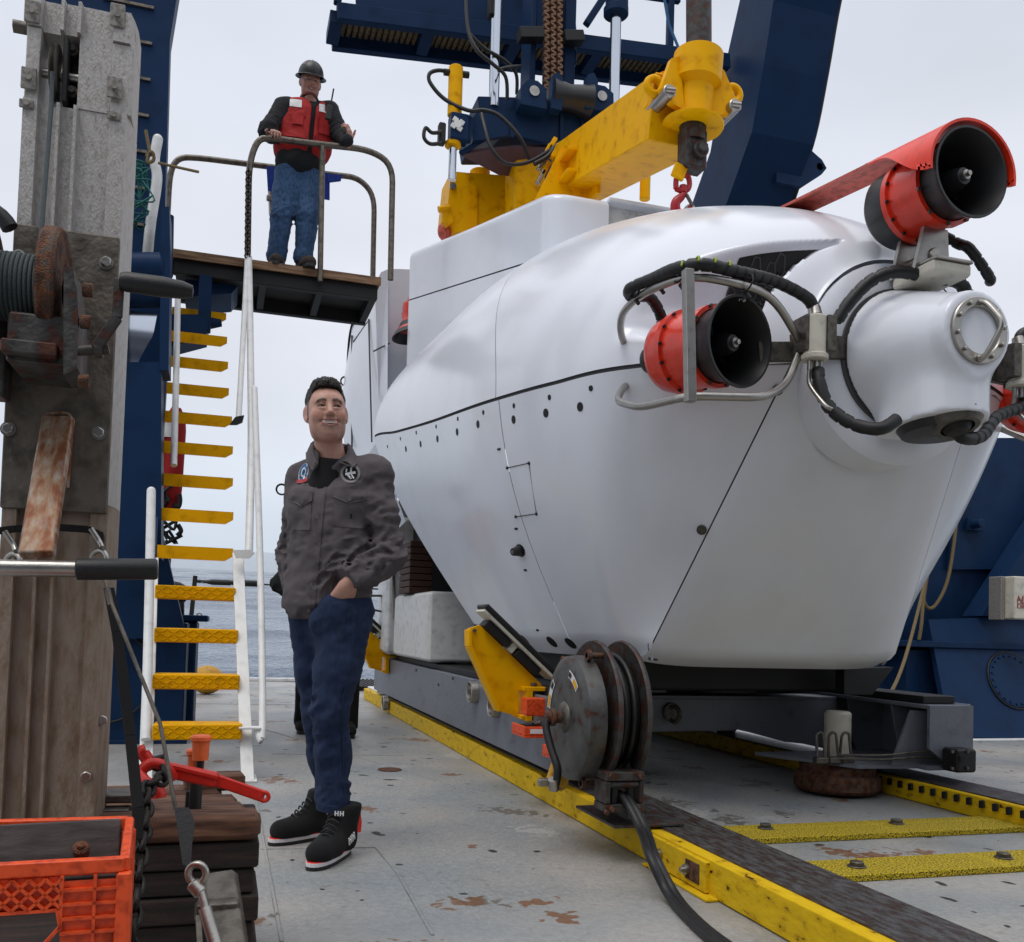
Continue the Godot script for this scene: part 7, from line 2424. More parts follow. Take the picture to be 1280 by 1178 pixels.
	b.cyl(fl + Vector3(-0.13, 0, 0), fl + Vector3(0.0, 0, 0), 0.062, -1, 24)
	var dr := obj("drum", b, M.dull_steel, wn)
	for k in 11:
		b = Mb.new()
		b.tube(arc(fl + Vector3(-0.105 + 0.009 * k, 0, 0), Vector3(0, 1, 0), Vector3(0, 0, 1), 0.068, 0, TAU, 26).slice(0, 26), 0.0048, 6, false, true)
		obj("cable_turn", b, M.grey_cord, dr)
	b = Mb.new()
	b.span(Vector3(-0.44, 1.4, -2.26), Vector3(-0.309, 1.504, -2.07), 0.006)
	b.plate([Vector3(-0.337, 1.598, -2.1), Vector3(-0.319, 1.596, -2.1), Vector3(-0.306, 1.51, -2.1), Vector3(-0.303, 1.393, -2.1), Vector3(-0.328, 1.377, -2.1)], 0.12)
	obj("winch_frame", b, M.rusty_dark, o)
	b = Mb.new()
	b.span(Vector3(-0.445, 1.44, -2.1), Vector3(-0.342, 1.412, -2.04), 0.004)
	obj("winch_base", b, M.rusty_dark, o)
	b = Mb.new()
	b.span(Vector3(-0.55, 1.356, -2.27), Vector3(-0.466, 1.529, -2.2), 0.006)
	obj("winch_frame", b, M.rusty_dark, o)
	for p in [Vector3(-0.303, 1.561, -2.06), Vector3(-0.303, 1.492, -2.05), Vector3(-0.301, 1.37, -2.05)]:
		b = Mb.new()
		b.cyl(p, p + Vector3(0.02, 0, 0), 0.015, -1, 6, 0.002)
		obj("bolt", b, M.rust, o)
	b = Mb.new()
	b.cyl(Vector3(-0.304, 1.432, -2.05), Vector3(-0.247, 1.441, -2.05), 0.011, -1, 12)
	b.cyl(Vector3(-0.274, 1.438, -2.05), Vector3(-0.259, 1.439, -2.05), 0.018, -1, 6)
	b.bar(Vector3(-0.271, 1.437, -2.04), Vector3(-0.231, 1.504, -2.03), 0.022, 0.010, Vector3(0, 0, 1), 0.003)
	b.bar(Vector3(-0.232, 1.501, -2.03), Vector3(-0.231, 1.583, -2.03), 0.020, 0.010, Vector3(0, 0, 1), 0.003)
	var ck := obj("crank", b, M.rusty_dark, o)
	b = Mb.new()
	b.lathe([Vector2(0.0, 0.0), Vector2(0.016, 0.0), Vector2(0.020, 0.012), Vector2(0.021, 0.08), Vector2(0.018, 0.12), Vector2(0.012, 0.14), Vector2(0.0, 0.142)], Vector3(-0.229, 1.575, -2.02), Vector3(1, -0.02, 0), 18)
	obj("crank_handle", b, M.rubber, ck)
	# hoist line from the drum over the sheave
	b = Mb.new()
	b.tube([Vector3(-0.397, 1.639, -2.12), Vector3(-0.415, 2.037, -2.265), Vector3(-0.416, 2.108, -2.262)], 0.0048, 6)
	alone("hoist_line", b, M.grey_cord, "grey braided cord running up the mast from the winch drum to the sheave", "cord")
	# welded arm and push bar
	b = Mb.new()
	b.bar(Vector3(-0.37, 1.333, -2.27), Vector3(-0.358, 1.01, -2.03), 0.024, 0.066, Vector3(1, 0.15, 0), 0.006)
	var ar := obj("arm", b, M.rusty_arm, o)
	b = Mb.new()
	b.tube(rounded([Vector3(-0.406, 1.265, -2.282), Vector3(-0.403, 1.341, -2.282), Vector3(-0.353, 1.349, -2.282), Vector3(-0.344, 1.334, -2.282), Vector3(-0.346, 1.18, -2.282)], 0.015), 0.004, 6)
	obj("weld_bead", b, M.rusty_arm, ar)
	b = Mb.new()
	b.cyl(Vector3(-0.497, 0.98, -2), Vector3(-0.26, 0.987, -2), 0.0165, -1, 18)
	var pb := obj("push_bar", b, M.stainless, o)
	b = Mb.new()
	b.lathe([Vector2(0.0, 0.0), Vector2(0.017, 0.0), Vector2(0.0215, 0.003), Vector2(0.0215, 0.146), Vector2(0.019, 0.15), Vector2(0.0, 0.15)], Vector3(-0.282, 0.986, -2), Vector3(-0.153, 0.992, -2) - Vector3(-0.282, 0.986, -2), 20)
	obj("grip", b, M.rubber, pb)
	b = Mb.new()
	b.tube(arc(Vector3(-0.549, 1.701, -2.25), Vector3(1, 0.2, 0), Vector3(-0.2, 1, 0), 0.075, 0.3, 2.6, 12), 0.018, 10)
	obj("winch_hose", b, M.rubber, o)
	# webbing with shackles and the tie-down
	b = Mb.new()
	var wp := [Vector3(-0.503, 1.068, -2.26), Vector3(-0.441, 1.08, -2.255), Vector3(-0.362, 1.088, -2.255), Vector3(-0.297, 1.087, -2.255), Vector3(-0.27, 1.076, -2.28), Vector3(-0.268, 1.051, -2.3)]
	for i in wp.size() - 1:
		b.bar(wp[i], wp[i + 1], 0.004, 0.016, Vector3.UP, 0.001)
	alone("webbing_strap", b, M.black_cloth, "black webbing strap passed round the mast above the push bar", "strap")
	for k in 2:
		b = Mb.new()
		var c: Vector3 = [Vector3(-0.452, 1.042, -2.24), Vector3(-0.282, 1.058, -2.24)][k]
		b.tube(rounded([c + Vector3(-0.008, 0.03, 0), c + Vector3(0.012, 0.0, 0.0), c + Vector3(0.018, -0.012, 0.01)], 0.01), 0.0065, 8)
		b.tube(arc(c + Vector3(0.012, -0.04, 0), Vector3(0.8, 0, 0.6), Vector3.UP, 0.022, -0.6, PI + 0.6, 12), 0.006, 8)
		b.cyl(c + Vector3(-0.012, -0.054, 0), c + Vector3(0.036, -0.054, 0), 0.007, -1, 8)
		alone("shackle", b, M.stainless, ["steel shackle on the left end of the webbing strap", "steel shackle on the mast's right edge above the black grip"][k], "shackle", "shackles on the webbing strap")
	b = Mb.new()
	var tp := [Vector3(-0.243, 0.957, -2.2), Vector3(-0.217, 0.863, -2.15), Vector3(-0.173, 0.654, -2.05), Vector3(-0.147, 0.521, -1.98), Vector3(-0.145, 0.463, -1.96)]
	for i in tp.size() - 1:
		b.bar(tp[i], tp[i + 1], 0.022, 0.004, Vector3(0.3, 0, 1), 0.001)
	alone("black_strap", b, M.black_cloth, "black tie-down strap running down from the push bar to the chain", "strap")
	b = Mb.new()
	b.tube([Vector3(-0.246, 0.974, -2.15), Vector3(-0.229, 0.927, -2.12), Vector3(-0.114, 0.683, -2), Vector3(-0.076, 0.522, -1.95)], 0.0042, 6)
	b.cyl(Vector3(-0.239, 0.951, -2.14), Vector3(-0.228, 0.918, -2.12), 0.007, -1, 8)
	alone("stay_wire", b, M.dull_steel, "thin grey stay wire slanting down to the turnbuckle over the timber stack", "wire")
	var t := thing("turnbuckle", Vector3(-0.015, 0.376, -1.86), "steel turnbuckle with a black fabric sleeve at the stay wire's lower end", "turnbuckle")
	b = Mb.new()
	b.plate([Vector3(-0.078, 0.522, -1.95), Vector3(-0.051, 0.522, -1.95), Vector3(-0.038, 0.494, -1.94), Vector3(-0.042, 0.46, -1.92), Vector3(-0.042, 0.419, -1.9), Vector3(-0.057, 0.425, -1.9), Vector3(-0.066, 0.469, -1.92)], 0.018)
	obj("sleeve", b, M.rubber, t)
	b = Mb.new()
	b.tube(arc(Vector3(-0.03, 0.413, -1.88), Vector3(0.9, 0, 0.3), Vector3.UP, 0.018, 0, TAU, 18).slice(0, 18), 0.007, 8, false, true)
	b.cyl(Vector3(-0.038, 0.396, -1.88), Vector3(-0.02, 0.377, -1.87), 0.014, -1, 10, 0.003)
	b.tube([Vector3(-0.023, 0.386, -1.87), Vector3(-0.009, 0.346, -1.85)], 0.008, 8)
	b.cyl(Vector3(-0.013, 0.355, -1.85), Vector3(0.032, 0.239, -1.78), 0.0125, -1, 12)
	obj("turnbuckle_body", b, M.stainless, t)


func near_left() -> void:
	# milk crate on a timber block
	var yr := 0.52
	var bl := Vector3(-0.48, 0.52, -1.848)
	var br := Vector3(-0.15, 0.52, -1.842)
	var fr := Vector3(-0.129, 0.52, -1.537)
	var fl := Vector3(-0.415, 0.52, -1.522)
	br = Vector3(br.x, yr, br.z)
	var c := thing("milk_crate", Vector3(-0.75, 0.24, -1.5), "bright orange plastic milk crate with lattice sides holding a grey board", "crate")
	var ex := (br - bl).normalized()
	var ez := (fr - br).normalized()
	var W := bl.distance_to(br)
	var D := br.distance_to(fr)
	var b := Mb.new()
	var ht := 0.28
	var dn := Vector3(0, -1, 0)
	b.bar(bl, br, 0.016, 0.024, Vector3.UP, 0.004)
	b.bar(br, fr, 0.016, 0.024, Vector3.UP, 0.004)
	b.bar(fr - ez * 0.003, fl, 0.016, 0.024, Vector3.UP, 0.004)
	b.bar(fl, bl, 0.016, 0.024, Vector3.UP, 0.004)
	var rim := obj("rim", b, M.orange, c)
	for q in [bl, br, fr, fl]:
		b = Mb.new()
		b.bar(q + dn * 0.01, q + dn * ht, 0.022, 0.022, ex, 0.004)
		obj("corner_post", b, M.orange, c)
	b = Mb.new()
	b.box((bl + fr) / 2 + dn * ht, Vector3(W, 0.008, D), Basis(ex, Vector3.UP, ez.normalized() if absf(ex.dot(ez)) < 0.02 else ex.cross(Vector3.UP)), 0.002)
	obj("floor_panel", b, M.orange, c)
	# lattice walls: (origin, along, length)
	for wl in [[fr, (fl - fr).normalized(), W, true], [br, ez, D, false], [bl, ex, W, false], [fl, -ez, D, false]]:
		var o: Vector3 = wl[0]
		var a: Vector3 = wl[1]
		var L: float = wl[2]
		var up2 := a.cross(Vector3.UP)
		var segs := []
		var solid := Mb.new()
		# solid panel near the corners with ribs, diamonds in the middle
		for e in [0.0, L - 0.085]:
			solid.box(o + a * (e + 0.0425) + dn * 0.085, Vector3(0.085, 0.13, 0.004), Basis(a, Vector3.UP, up2), 0.001)
			solid.box(o + a * (e + 0.014 if e == 0.0 else e + 0.071) + dn * 0.19, Vector3(0.028, 0.18, 0.004), Basis(a, Vector3.UP, up2), 0.001)
			for k in 4:
				segs.append([o + a * e + dn * (0.032 + 0.021 * k), o + a * (e + 0.085) + dn * (0.032 + 0.021 * k)])
			segs.append([o + a * (e + 0.04) + dn * 0.01, o + a * (e + 0.04) + dn * ht])
			segs.append([o + a * (e + (0.085 if e == 0.0 else 0.0)) + dn * 0.01, o + a * (e + (0.085 if e == 0.0 else 0.0)) + dn * 0.09])
		solid.box(o + a * L * 0.5 + dn * 0.035, Vector3(L - 0.18, 0.046, 0.003), Basis(a, Vector3.UP, up2), 0.001)
		var n := int((L - 0.17) / 0.022)
		for k in n:
			var x := 0.085 + 0.022 * k
			segs.append([o + a * x + dn * 0.014, o + a * (x + 0.022) + dn * 0.036])
			segs.append([o + a * (x + 0.022) + dn * 0.014, o + a * x + dn * 0.036])
			segs.append([o + a * x + dn * 0.036, o + a * (x + 0.022) + dn * 0.058])
			segs.append([o + a * (x + 0.022) + dn * 0.036, o + a * x + dn * 0.058])
		# hand hole
		var hh := [o + a * 0.09 + dn * 0.06, o + a * (L - 0.09) + dn * 0.06, o + a * (L - 0.085) + dn * 0.085, o + a * (L - 0.11) + dn * 0.115, o + a * 0.11 + dn * 0.115, o + a * 0.085 + dn * 0.085]
		for k in 6:
			segs.append([hh[k], hh[(k + 1) % 6]])
		var m2 := int((L - 0.06) / 0.055)
		for k in m2:
			for r in 3:
				var x := 0.03 + 0.055 * k
				var y := 0.118 + 0.055 * r
				segs.append([o + a * x + dn * y, o + a * (x + 0.055) + dn * (y + 0.055)])
				segs.append([o + a * (x + 0.055) + dn * y, o + a * x + dn * (y + 0.055)])
		var rb := Mb.new()
		for s in segs:
			rb.bar(s[0] - up2 * 0.003, s[1] - up2 * 0.003, 0.0045, 0.012, up2)
		var wo := obj("wall_panel", solid, M.orange, c)
		var lo := obj("lattice", rb, M.orange, wo)
	b = Mb.new()
	b.bar(bl + ez * 0.09 + dn * 0.036 - ex * 0.02, br + ez * 0.06 + dn * 0.032 - ex * 0.012, 0.035, 0.10, Vector3(0, 1, -0.4), 0.004)
	alone("grey_board", b, M.grey_wood, "weathered grey board with a rusty bolt lying inside the orange crate", "board")
	b = Mb.new()
	var bp: Vector3 = Vector3(-0.215, 0.5, -1.729)
	b.cyl(bp + Vector3(0, -0.01, -0.01), bp + Vector3(0, 0.008, 0.008), 0.013, -1, 14, 0.003)
	b.cyl(bp, bp + Vector3(0, 0.013, 0.013), 0.007, -1, 8, 0.002)
	alone("rusty_bolt", b, M.rust, "round rusty bolt head in the grey board inside the orange crate", "bolt")
	b = Mb.new()
	b.box((bl + fr) / 2 + dn * 0.19, Vector3(W * 0.8, 0.12, D * 0.7), Basis(ex, Vector3.UP, ex.cross(Vector3.UP)), 0.02)
	alone("dark_block", b, M.dark_wood, "dark wooden block lying low in the orange crate below the board", "block")
	b = Mb.new()
	b.span(Vector3(fl.x, 0, fr.z - 0.04), Vector3(br.x - 0.03, 0.232, br.z - 0.0), 0.01)
	alone("timber_block", b, M.dark_wood, "heavy dark timber block under the orange milk crate", "timber block")
	# timber stack
	var st := thing("timber_stack", Vector3(-0.043, 0, -3.4), "stack of dark timber baulks topped by weathered brown boards beside the stairs", "timber stack")
	var xr: float = Vector3(0.098, 0.359, -2.3).x
	var xl := xr - 0.42
	for i in 6:
		for k in 2:
			b = Mb.new()
			var y := 0.003 + 0.062 * i
			var jit: float = [0.0, 0.008, -0.004, 0.006, -0.006, 0.003][(i + k * 2) % 6]
			b.span(Vector3(xl + (0.0 if k else -0.18), y, -2.78), Vector3(xr + jit, y + 0.059, -2.55), 0.005) if k else b.span(Vector3(xl - 0.18, y, -2.54), Vector3(xr + jit, y + 0.059, -2.30 + jit), 0.005)
			obj("baulk", b, M.dark_wood, st)
	var yb := 0.378
	for q in [[-2.33, 0.11, 0.0, 0.06, 0.0], [-2.46, 0.12, -0.03, 0.05, 0.03], [-2.60, 0.13, -0.05, 0.045, -0.04], [-2.74, 0.12, -0.09, 0.05, 0.02]]:
		b = Mb.new()
		b.box(Vector3((xl + xr) / 2 + q[2] - 0.04, yb + q[3] / 2, q[0] - 0.01), Vector3(xr - xl + 0.09, q[3], q[1]), Basis(Vector3.UP, q[4] * 0.5), 0.016)
		obj("board", b, M.wood, st)
	b = Mb.new()
	b.box(Vector3(-0.008, 0.463, -2.75) + Vector3(0, -0.02, 0), Vector3(0.16, 0.045, 0.08), Basis(Vector3.UP, 0.1), 0.008)
	obj("chock", b, M.wood, st)
	# red chain binder with chain
	var ld := thing("chain_binder", Vector3(-0.053, 0.52, -2.2), "red painted lever chain binder lying on the timber stack", "chain binder")
	b = Mb.new()
	var la := Vector3(-0.119, 0.544, -2.32)
	var lb := Vector3(0.001, 0.519, -2.3)
	var lc := Vector3(0.107, 0.482, -2.28)
	b.bar(la, lb, 0.022, 0.036, Vector3.UP, 0.006)
	b.bar(lb - (lb - la) * 0.05, lc, 0.012, 0.028, Vector3.UP, 0.004)
	b.bar(la + Vector3(0, 0.012, 0.012), lb + Vector3(0, 0.008, 0.012), 0.008, 0.010, Vector3.UP, 0.002)
	b.tube(arc(lc, Vector3.RIGHT, Vector3.UP, 0.010, 0, TAU, 14).slice(0, 14), 0.0055, 6, false, true)
	obj("lever", b, M.tool_red, ld)
	b = Mb.new()
	b.tube(spline([Vector3(-0.098, 0.528, -2.3), Vector3(-0.117, 0.558, -2.27), Vector3(-0.146, 0.566, -2.26), Vector3(-0.165, 0.546, -2.26), Vector3(-0.158, 0.53, -2.26)], 6), 0.0125, 10)
	b.tube(spline([Vector3(-0.17, 0.542, -2.24), Vector3(-0.155, 0.531, -2.22), Vector3(-0.127, 0.51, -2.22), Vector3(-0.123, 0.497, -2.22)], 6), 0.016, 10)
	b.tube(spline([Vector3(-0.144, 0.547, -2.3), Vector3(-0.155, 0.569, -2.3), Vector3(-0.166, 0.587, -2.3), Vector3(-0.16, 0.591, -2.3)], 6), 0.015, 10)
	obj("hook", b, M.tool_red, ld)
	var ch := thing("chain", Vector3(-0.147, 0.391, -2), "heavy dark steel chain hanging from the red binder past the crate", "chain")
	var path := spline([Vector3(-0.12, 0.567, -2.34), Vector3(-0.135, 0.569, -2.3), Vector3(-0.116, 0.538, -2.24), Vector3(-0.137, 0.534, -2.2), Vector3(-0.144, 0.514, -2.15), Vector3(-0.141, 0.469, -2.08), Vector3(-0.141, 0.433, -2.02), Vector3(-0.142, 0.373, -1.95), Vector3(-0.141, 0.327, -1.9), Vector3(-0.142, 0.249, -1.85)], 20)
	var len := 0.0
	var k2 := 0
	for i in range(1, path.size()):
		len += path[i].distance_to(path[i - 1])
		if len > 0.031:
			len = 0.0
			k2 += 1
			var d: Vector3 = (path[i] - path[i - 1]).normalized()
			var sx := d.cross(Vector3(0.3, 0.2, 1)).normalized()
			if k2 % 2:
				sx = d.cross(sx)
			b = Mb.new()
			var lp := []
			for t in 14:
				var a := TAU * t / 14
				lp.append(path[i] + d * cos(a) * 0.023 + sx * sin(a) * 0.014)
			b.tube(lp, 0.0062, 7, false, true)
			obj("link", b, M.chain_steel, ch)
	# two spring clamps with orange caps
	for k in 2:
		b = Mb.new()
		var hx: Vector3 = [Vector3(-0.042, 0.58, -2.42), Vector3(-0.052, 0.541, -2.46)][k]
		var cl := thing("capped_rod", hx, ["black threaded rod with a tall orange plastic cap standing in the boards", "black rod with a lower orange cap just behind the taller capped one"][k], "capped rod", "orange capped rods in the timber stack")
		b.lathe([Vector2(0.0, 0.03), Vector2(0.022, 0.03), Vector2(0.025, 0.026), Vector2(0.025, 0.018), Vector2(0.021, 0.014), Vector2(0.019, -0.03), Vector2(0.0, -0.03)], hx, Vector3.UP, 18)
		obj("cap", b, M.orange_cap, cl)
		b = Mb.new()
		b.cyl(hx + Vector3(-0.002, -0.15, 0.0), hx + Vector3(0, -0.02, 0), 0.009, -1, 10)
		b.cyl(hx + Vector3(-0.01, -0.17, 0.02), hx + Vector3(-0.008, -0.07, 0.02), 0.013, -1, 10)
		obj("rod", b, M.black, cl)
	# steel bar standing by the turnbuckle
	var sb := thing("steel_clamp", Vector3(0.017, 0.317, -1.9), "worn square steel bar clamped to the timber stack, lowest in the picture", "clamp bar")
	b = Mb.new()
	b.bar(Vector3(0.012, 0.344, -2.1), Vector3(0.041, 0.231, -1.8), 0.075, 0.05, Vector3(0, 0.6, 1), 0.012)
	obj("bar", b, M.dull_steel, sb)
	b = Mb.new()
	b.bar(Vector3(-0.033, 0.312, -1.98), Vector3(0.054, 0.313, -1.98), 0.04, 0.04, Vector3.UP, 0.008)
	b.bar(Vector3(-0.025, 0.308, -1.96), Vector3(-0.009, 0.22, -1.8), 0.012, 0.012, Vector3(0, 0, 1), 0.002)
	obj("crosspiece", b, M.dull_steel, sb)
	var pk := Mb.new()
	pk.box(Vector3(-0.241, 0.462, -2.45), Vector3(0.18, 0.02, 0.10), Basis(), 0.004)
	pk.box(Vector3(-0.225, 0.443, -2.4) + Vector3(0, -0.05, 0), Vector3(0.06, 0.10, 0.06), Basis(), 0.004)
	alone("steel_bracket", pk, M.dull_steel, "flat grey steel bracket between the mast foot and the timber stack", "bracket")


func stern() -> void:
	var o := thing("stanchion", Vector3(-0.483, 0, -13.975), "leaning black rail stanchion at the stern edge seen between the stair treads", "stanchion")
	var b := Mb.new()
	b.bar(Vector3(-0.495, 0.021, -14), Vector3(-0.416, 1.499, -14), 0.11, 0.06, Vector3(1, 0, 0), 0.005)
	obj("post", b, M.black, o)
	for p in [Vector3(-0.338, 0.932, -13.95), Vector3(-0.38, 0.387, -13.95)]:
		b = Mb.new()
		b.tube(arc(p, Vector3(1, 0, 0), Vector3.UP, 0.035, 0, TAU, 14).slice(0, 14), 0.008, 6, false, true)
		obj("eye", b, M.dull_steel, o)
	b = Mb.new()
	var pts := [Vector3(-0.358, 1.421, -13.97), Vector3(-0.217, 1.424, -13.9), Vector3(0.034, 1.412, -13.9), Vector3(0.531, 1.41, -13.9), Vector3(1.56, 1.406, -13.9), Vector3(2.758, 1.419, -13.9)]
	var rr := [0.02, 0.02, 0.02, 0.012, 0.012, 0.012]
	b.tube(pts, rr, 6)
	for i in 5:
		b.ball(pts[0].lerp(pts[2], i / 5.0), Vector3(0.05, 0.025, 0.025), 6, 8)
	b.lathe([Vector2(0.0, -0.55), Vector2(0.03, -0.4), Vector2(0.045, -0.2), Vector2(0.045, 0.0), Vector2(0.0, 0.1)], Vector3(0.442, 1.418, -13.9), Vector3(1, 0, 0), 12)
	b.lathe([Vector2(0.0, -0.45), Vector2(0.04, -0.3), Vector2(0.04, -0.05), Vector2(0.0, 0.0)], Vector3(0.111, 1.415, -13.9), Vector3(1, 0, 0), 12)
	alone("guard_wire", b, M.black, "black guard wire with a chain end and turnbuckle strung across the stern", "wire")
	b = Mb.new()
	b.ball(Vector3(-0.162, 0.17, -11.665) , Vector3(0.19, 0.17, 0.17), 14, 20)
	alone("float_buoy", b, M.float_yellow, "dull yellow round float lying on the deck behind the stairs", "float")
	b = Mb.new()
	var ro := []
	for i in 60:
		var a := i * 0.55
		ro.append(Vector3(-0.31, 0.04, -13.048) + Vector3(cos(a) * (0.10 + 0.05 * sin(i * 0.7)), 0.02 + 0.10 * (i / 60.0), sin(a) * 0.10))
	ro.append(Vector3(0.034, 0.05, -13.285))
	b.tube(spline(ro, 3), 0.018, 6)
	alone("float_line", b, M.tan_rope, "small coil of pale rope beside the yellow float", "rope")
	# red rescue gear hanging behind the treads
	var g2 := thing("rescue_float", Vector3(-0.477, 2.221, -8.3), "red rescue float with a white band hanging behind the stairs", "rescue float")
	b = Mb.new()
	b.lathe([Vector2(0.0, -0.5), Vector2(0.05, -0.48), Vector2(0.08, -0.42), Vector2(0.09, -0.2), Vector2(0.09, 0.25), Vector2(0.08, 0.36), Vector2(0.04, 0.44), Vector2(0.0, 0.45)], Vector3(-0.465, 2.222, -8.3), Vector3(0.02, 1, 0), 18)
	obj("float_body", b, M.vest_red, g2)
	b = Mb.new()
	b.lathe([Vector2(0.093, 0.0), Vector2(0.095, 0.12), Vector2(0.093, 0.13)], Vector3(-0.485, 2.396, -8.3), Vector3(0.02, 1, 0), 18)
	obj("band", b, M.white_paint, g2)
	b = Mb.new()
	for i in 12:
		var p: Vector3 = Vector3(-0.561, 1.951, -8.2).lerp(Vector3(-0.469, 1.532, -8.2), i / 11.0)
		b.tube(spline([p, p + Vector3(0.09 * sin(i * 2.1), -0.06, 0.03 * cos(i)), p + Vector3(0.03 + 0.08 * cos(i * 1.7), 0.05, 0)], 4), 0.014, 6)
	b.tube(spline([Vector3(-0.397, 1.923, -8.2), Vector3(-0.389, 1.87, -8.2), Vector3(-0.399, 1.816, -8.2), Vector3(-0.431, 1.827, -8.2)], 4), 0.02, 6)
	b.tube(spline([Vector3(-0.399, 1.669, -8.2), Vector3(-0.372, 1.617, -8.2), Vector3(-0.402, 1.575, -8.2)], 4), 0.02, 6)
	b.tube([Vector3(-0.565, 2.575, -8.25), Vector3(-0.573, 2.306, -8.25), Vector3(-0.536, 2.04, -8.25), Vector3(-0.544, 1.772, -8.25)], 0.02, 6)
	obj("harness", b, M.black, g2)
	b = Mb.new()
	b.cyl(Vector3(-0.514, 0.972, -8.1), Vector3(-0.502, 1.43, -8.1), 0.07, -1, 14, 0.01)
	b.cyl(Vector3(-0.452, 0.961, -8.1), Vector3(-0.317, 0.966, -8.1), 0.10, -1, 16, 0.02)
	b.ball(Vector3(-0.408, 1.094, -8.1), Vector3(0.13, 0.10, 0.12), 8, 12)
	alone("black_bollard", b, M.black, "squat black bollard gear on top of the navy base behind the stairs", "bollard")
	b = Mb.new()
	b.span(Vector3(-0.9, 0.87, -8.5), Vector3(-0.12, 0.92, -7.6), 0.01)
	b.span(Vector3(-0.85, 0.0, -8.4), Vector3(-0.2, 0.87, -7.64), 0.02)
	alone("navy_locker", b, M.navy, "low navy steel locker standing right behind the ladder leg's pedestal", "locker")


# ---- people ---------------------------------------------------------------------------------------------------------------

func hand(f: Field, wrist: Vector3, along: Vector3, palm: Vector3, curl: Array, side: float, spread := 0.12, thumb := Vector2(0.7, 0.4), sc := 1.0) -> void:
	# along: from the wrist to the knuckles; palm: the way the palm faces; side: +1 when the thumb is at cross(along, palm)
	var d := along.normalized()
	var p := (palm - d * palm.dot(d)).normalized()
	var s := d.cross(p) * side
	var kn := []
	for i in 4:
		var o := (1.5 - i) * 0.0205 * sc
		var k := wrist + d * (0.088 - 0.006 * absf(i - 1.2)) * sc + s * o
		kn.append(k)
		f.bone(wrist + s * o * 0.6 + d * 0.01 * sc, k, 0.0135 * sc, 0.0118 * sc, 0.02)
	f.bone(wrist - d * 0.02 * sc, wrist + d * 0.04 * sc, 0.024 * sc, 0.020 * sc, 0.03)
	var lens := [[0.042, 0.025, 0.020], [0.046, 0.029, 0.021], [0.043, 0.027, 0.020], [0.034, 0.020, 0.018]]
	for i in 4:
		var a: Vector3 = kn[i]
		var ang := 0.0
		var dir := (d + s * spread * (1.5 - i) * 0.5).normalized()
		for j in 3:
			ang += curl[j]
			var q := (dir * cos(ang) + p * sin(ang)).normalized()
			var b: Vector3 = a + q * lens[i][j] * sc
			f.bone(a, b, (0.0098 - 0.0009 * j) * sc, (0.0092 - 0.0011 * j) * sc, 0.006)
			a = b
	var t0 := wrist + d * 0.022 * sc + s * 0.022 * sc
	var t1 := t0 + (d * 0.7 + s * thumb.x + p * thumb.y * 0.6).normalized() * 0.042 * sc
	var t2 := t1 + (d * 0.95 + s * thumb.x * 0.35 + p * thumb.y).normalized() * 0.032 * sc
	var t3 := t2 + (d * 1.0 + p * thumb.y * 1.3 - s * 0.1).normalized() * 0.026 * sc
	f.bone(t0, t1, 0.0155 * sc, 0.012 * sc, 0.018)
	f.bone(t1, t2, 0.0118 * sc, 0.0108 * sc, 0.006)
	f.bone(t2, t3, 0.0105 * sc, 0.0085 * sc, 0.006)


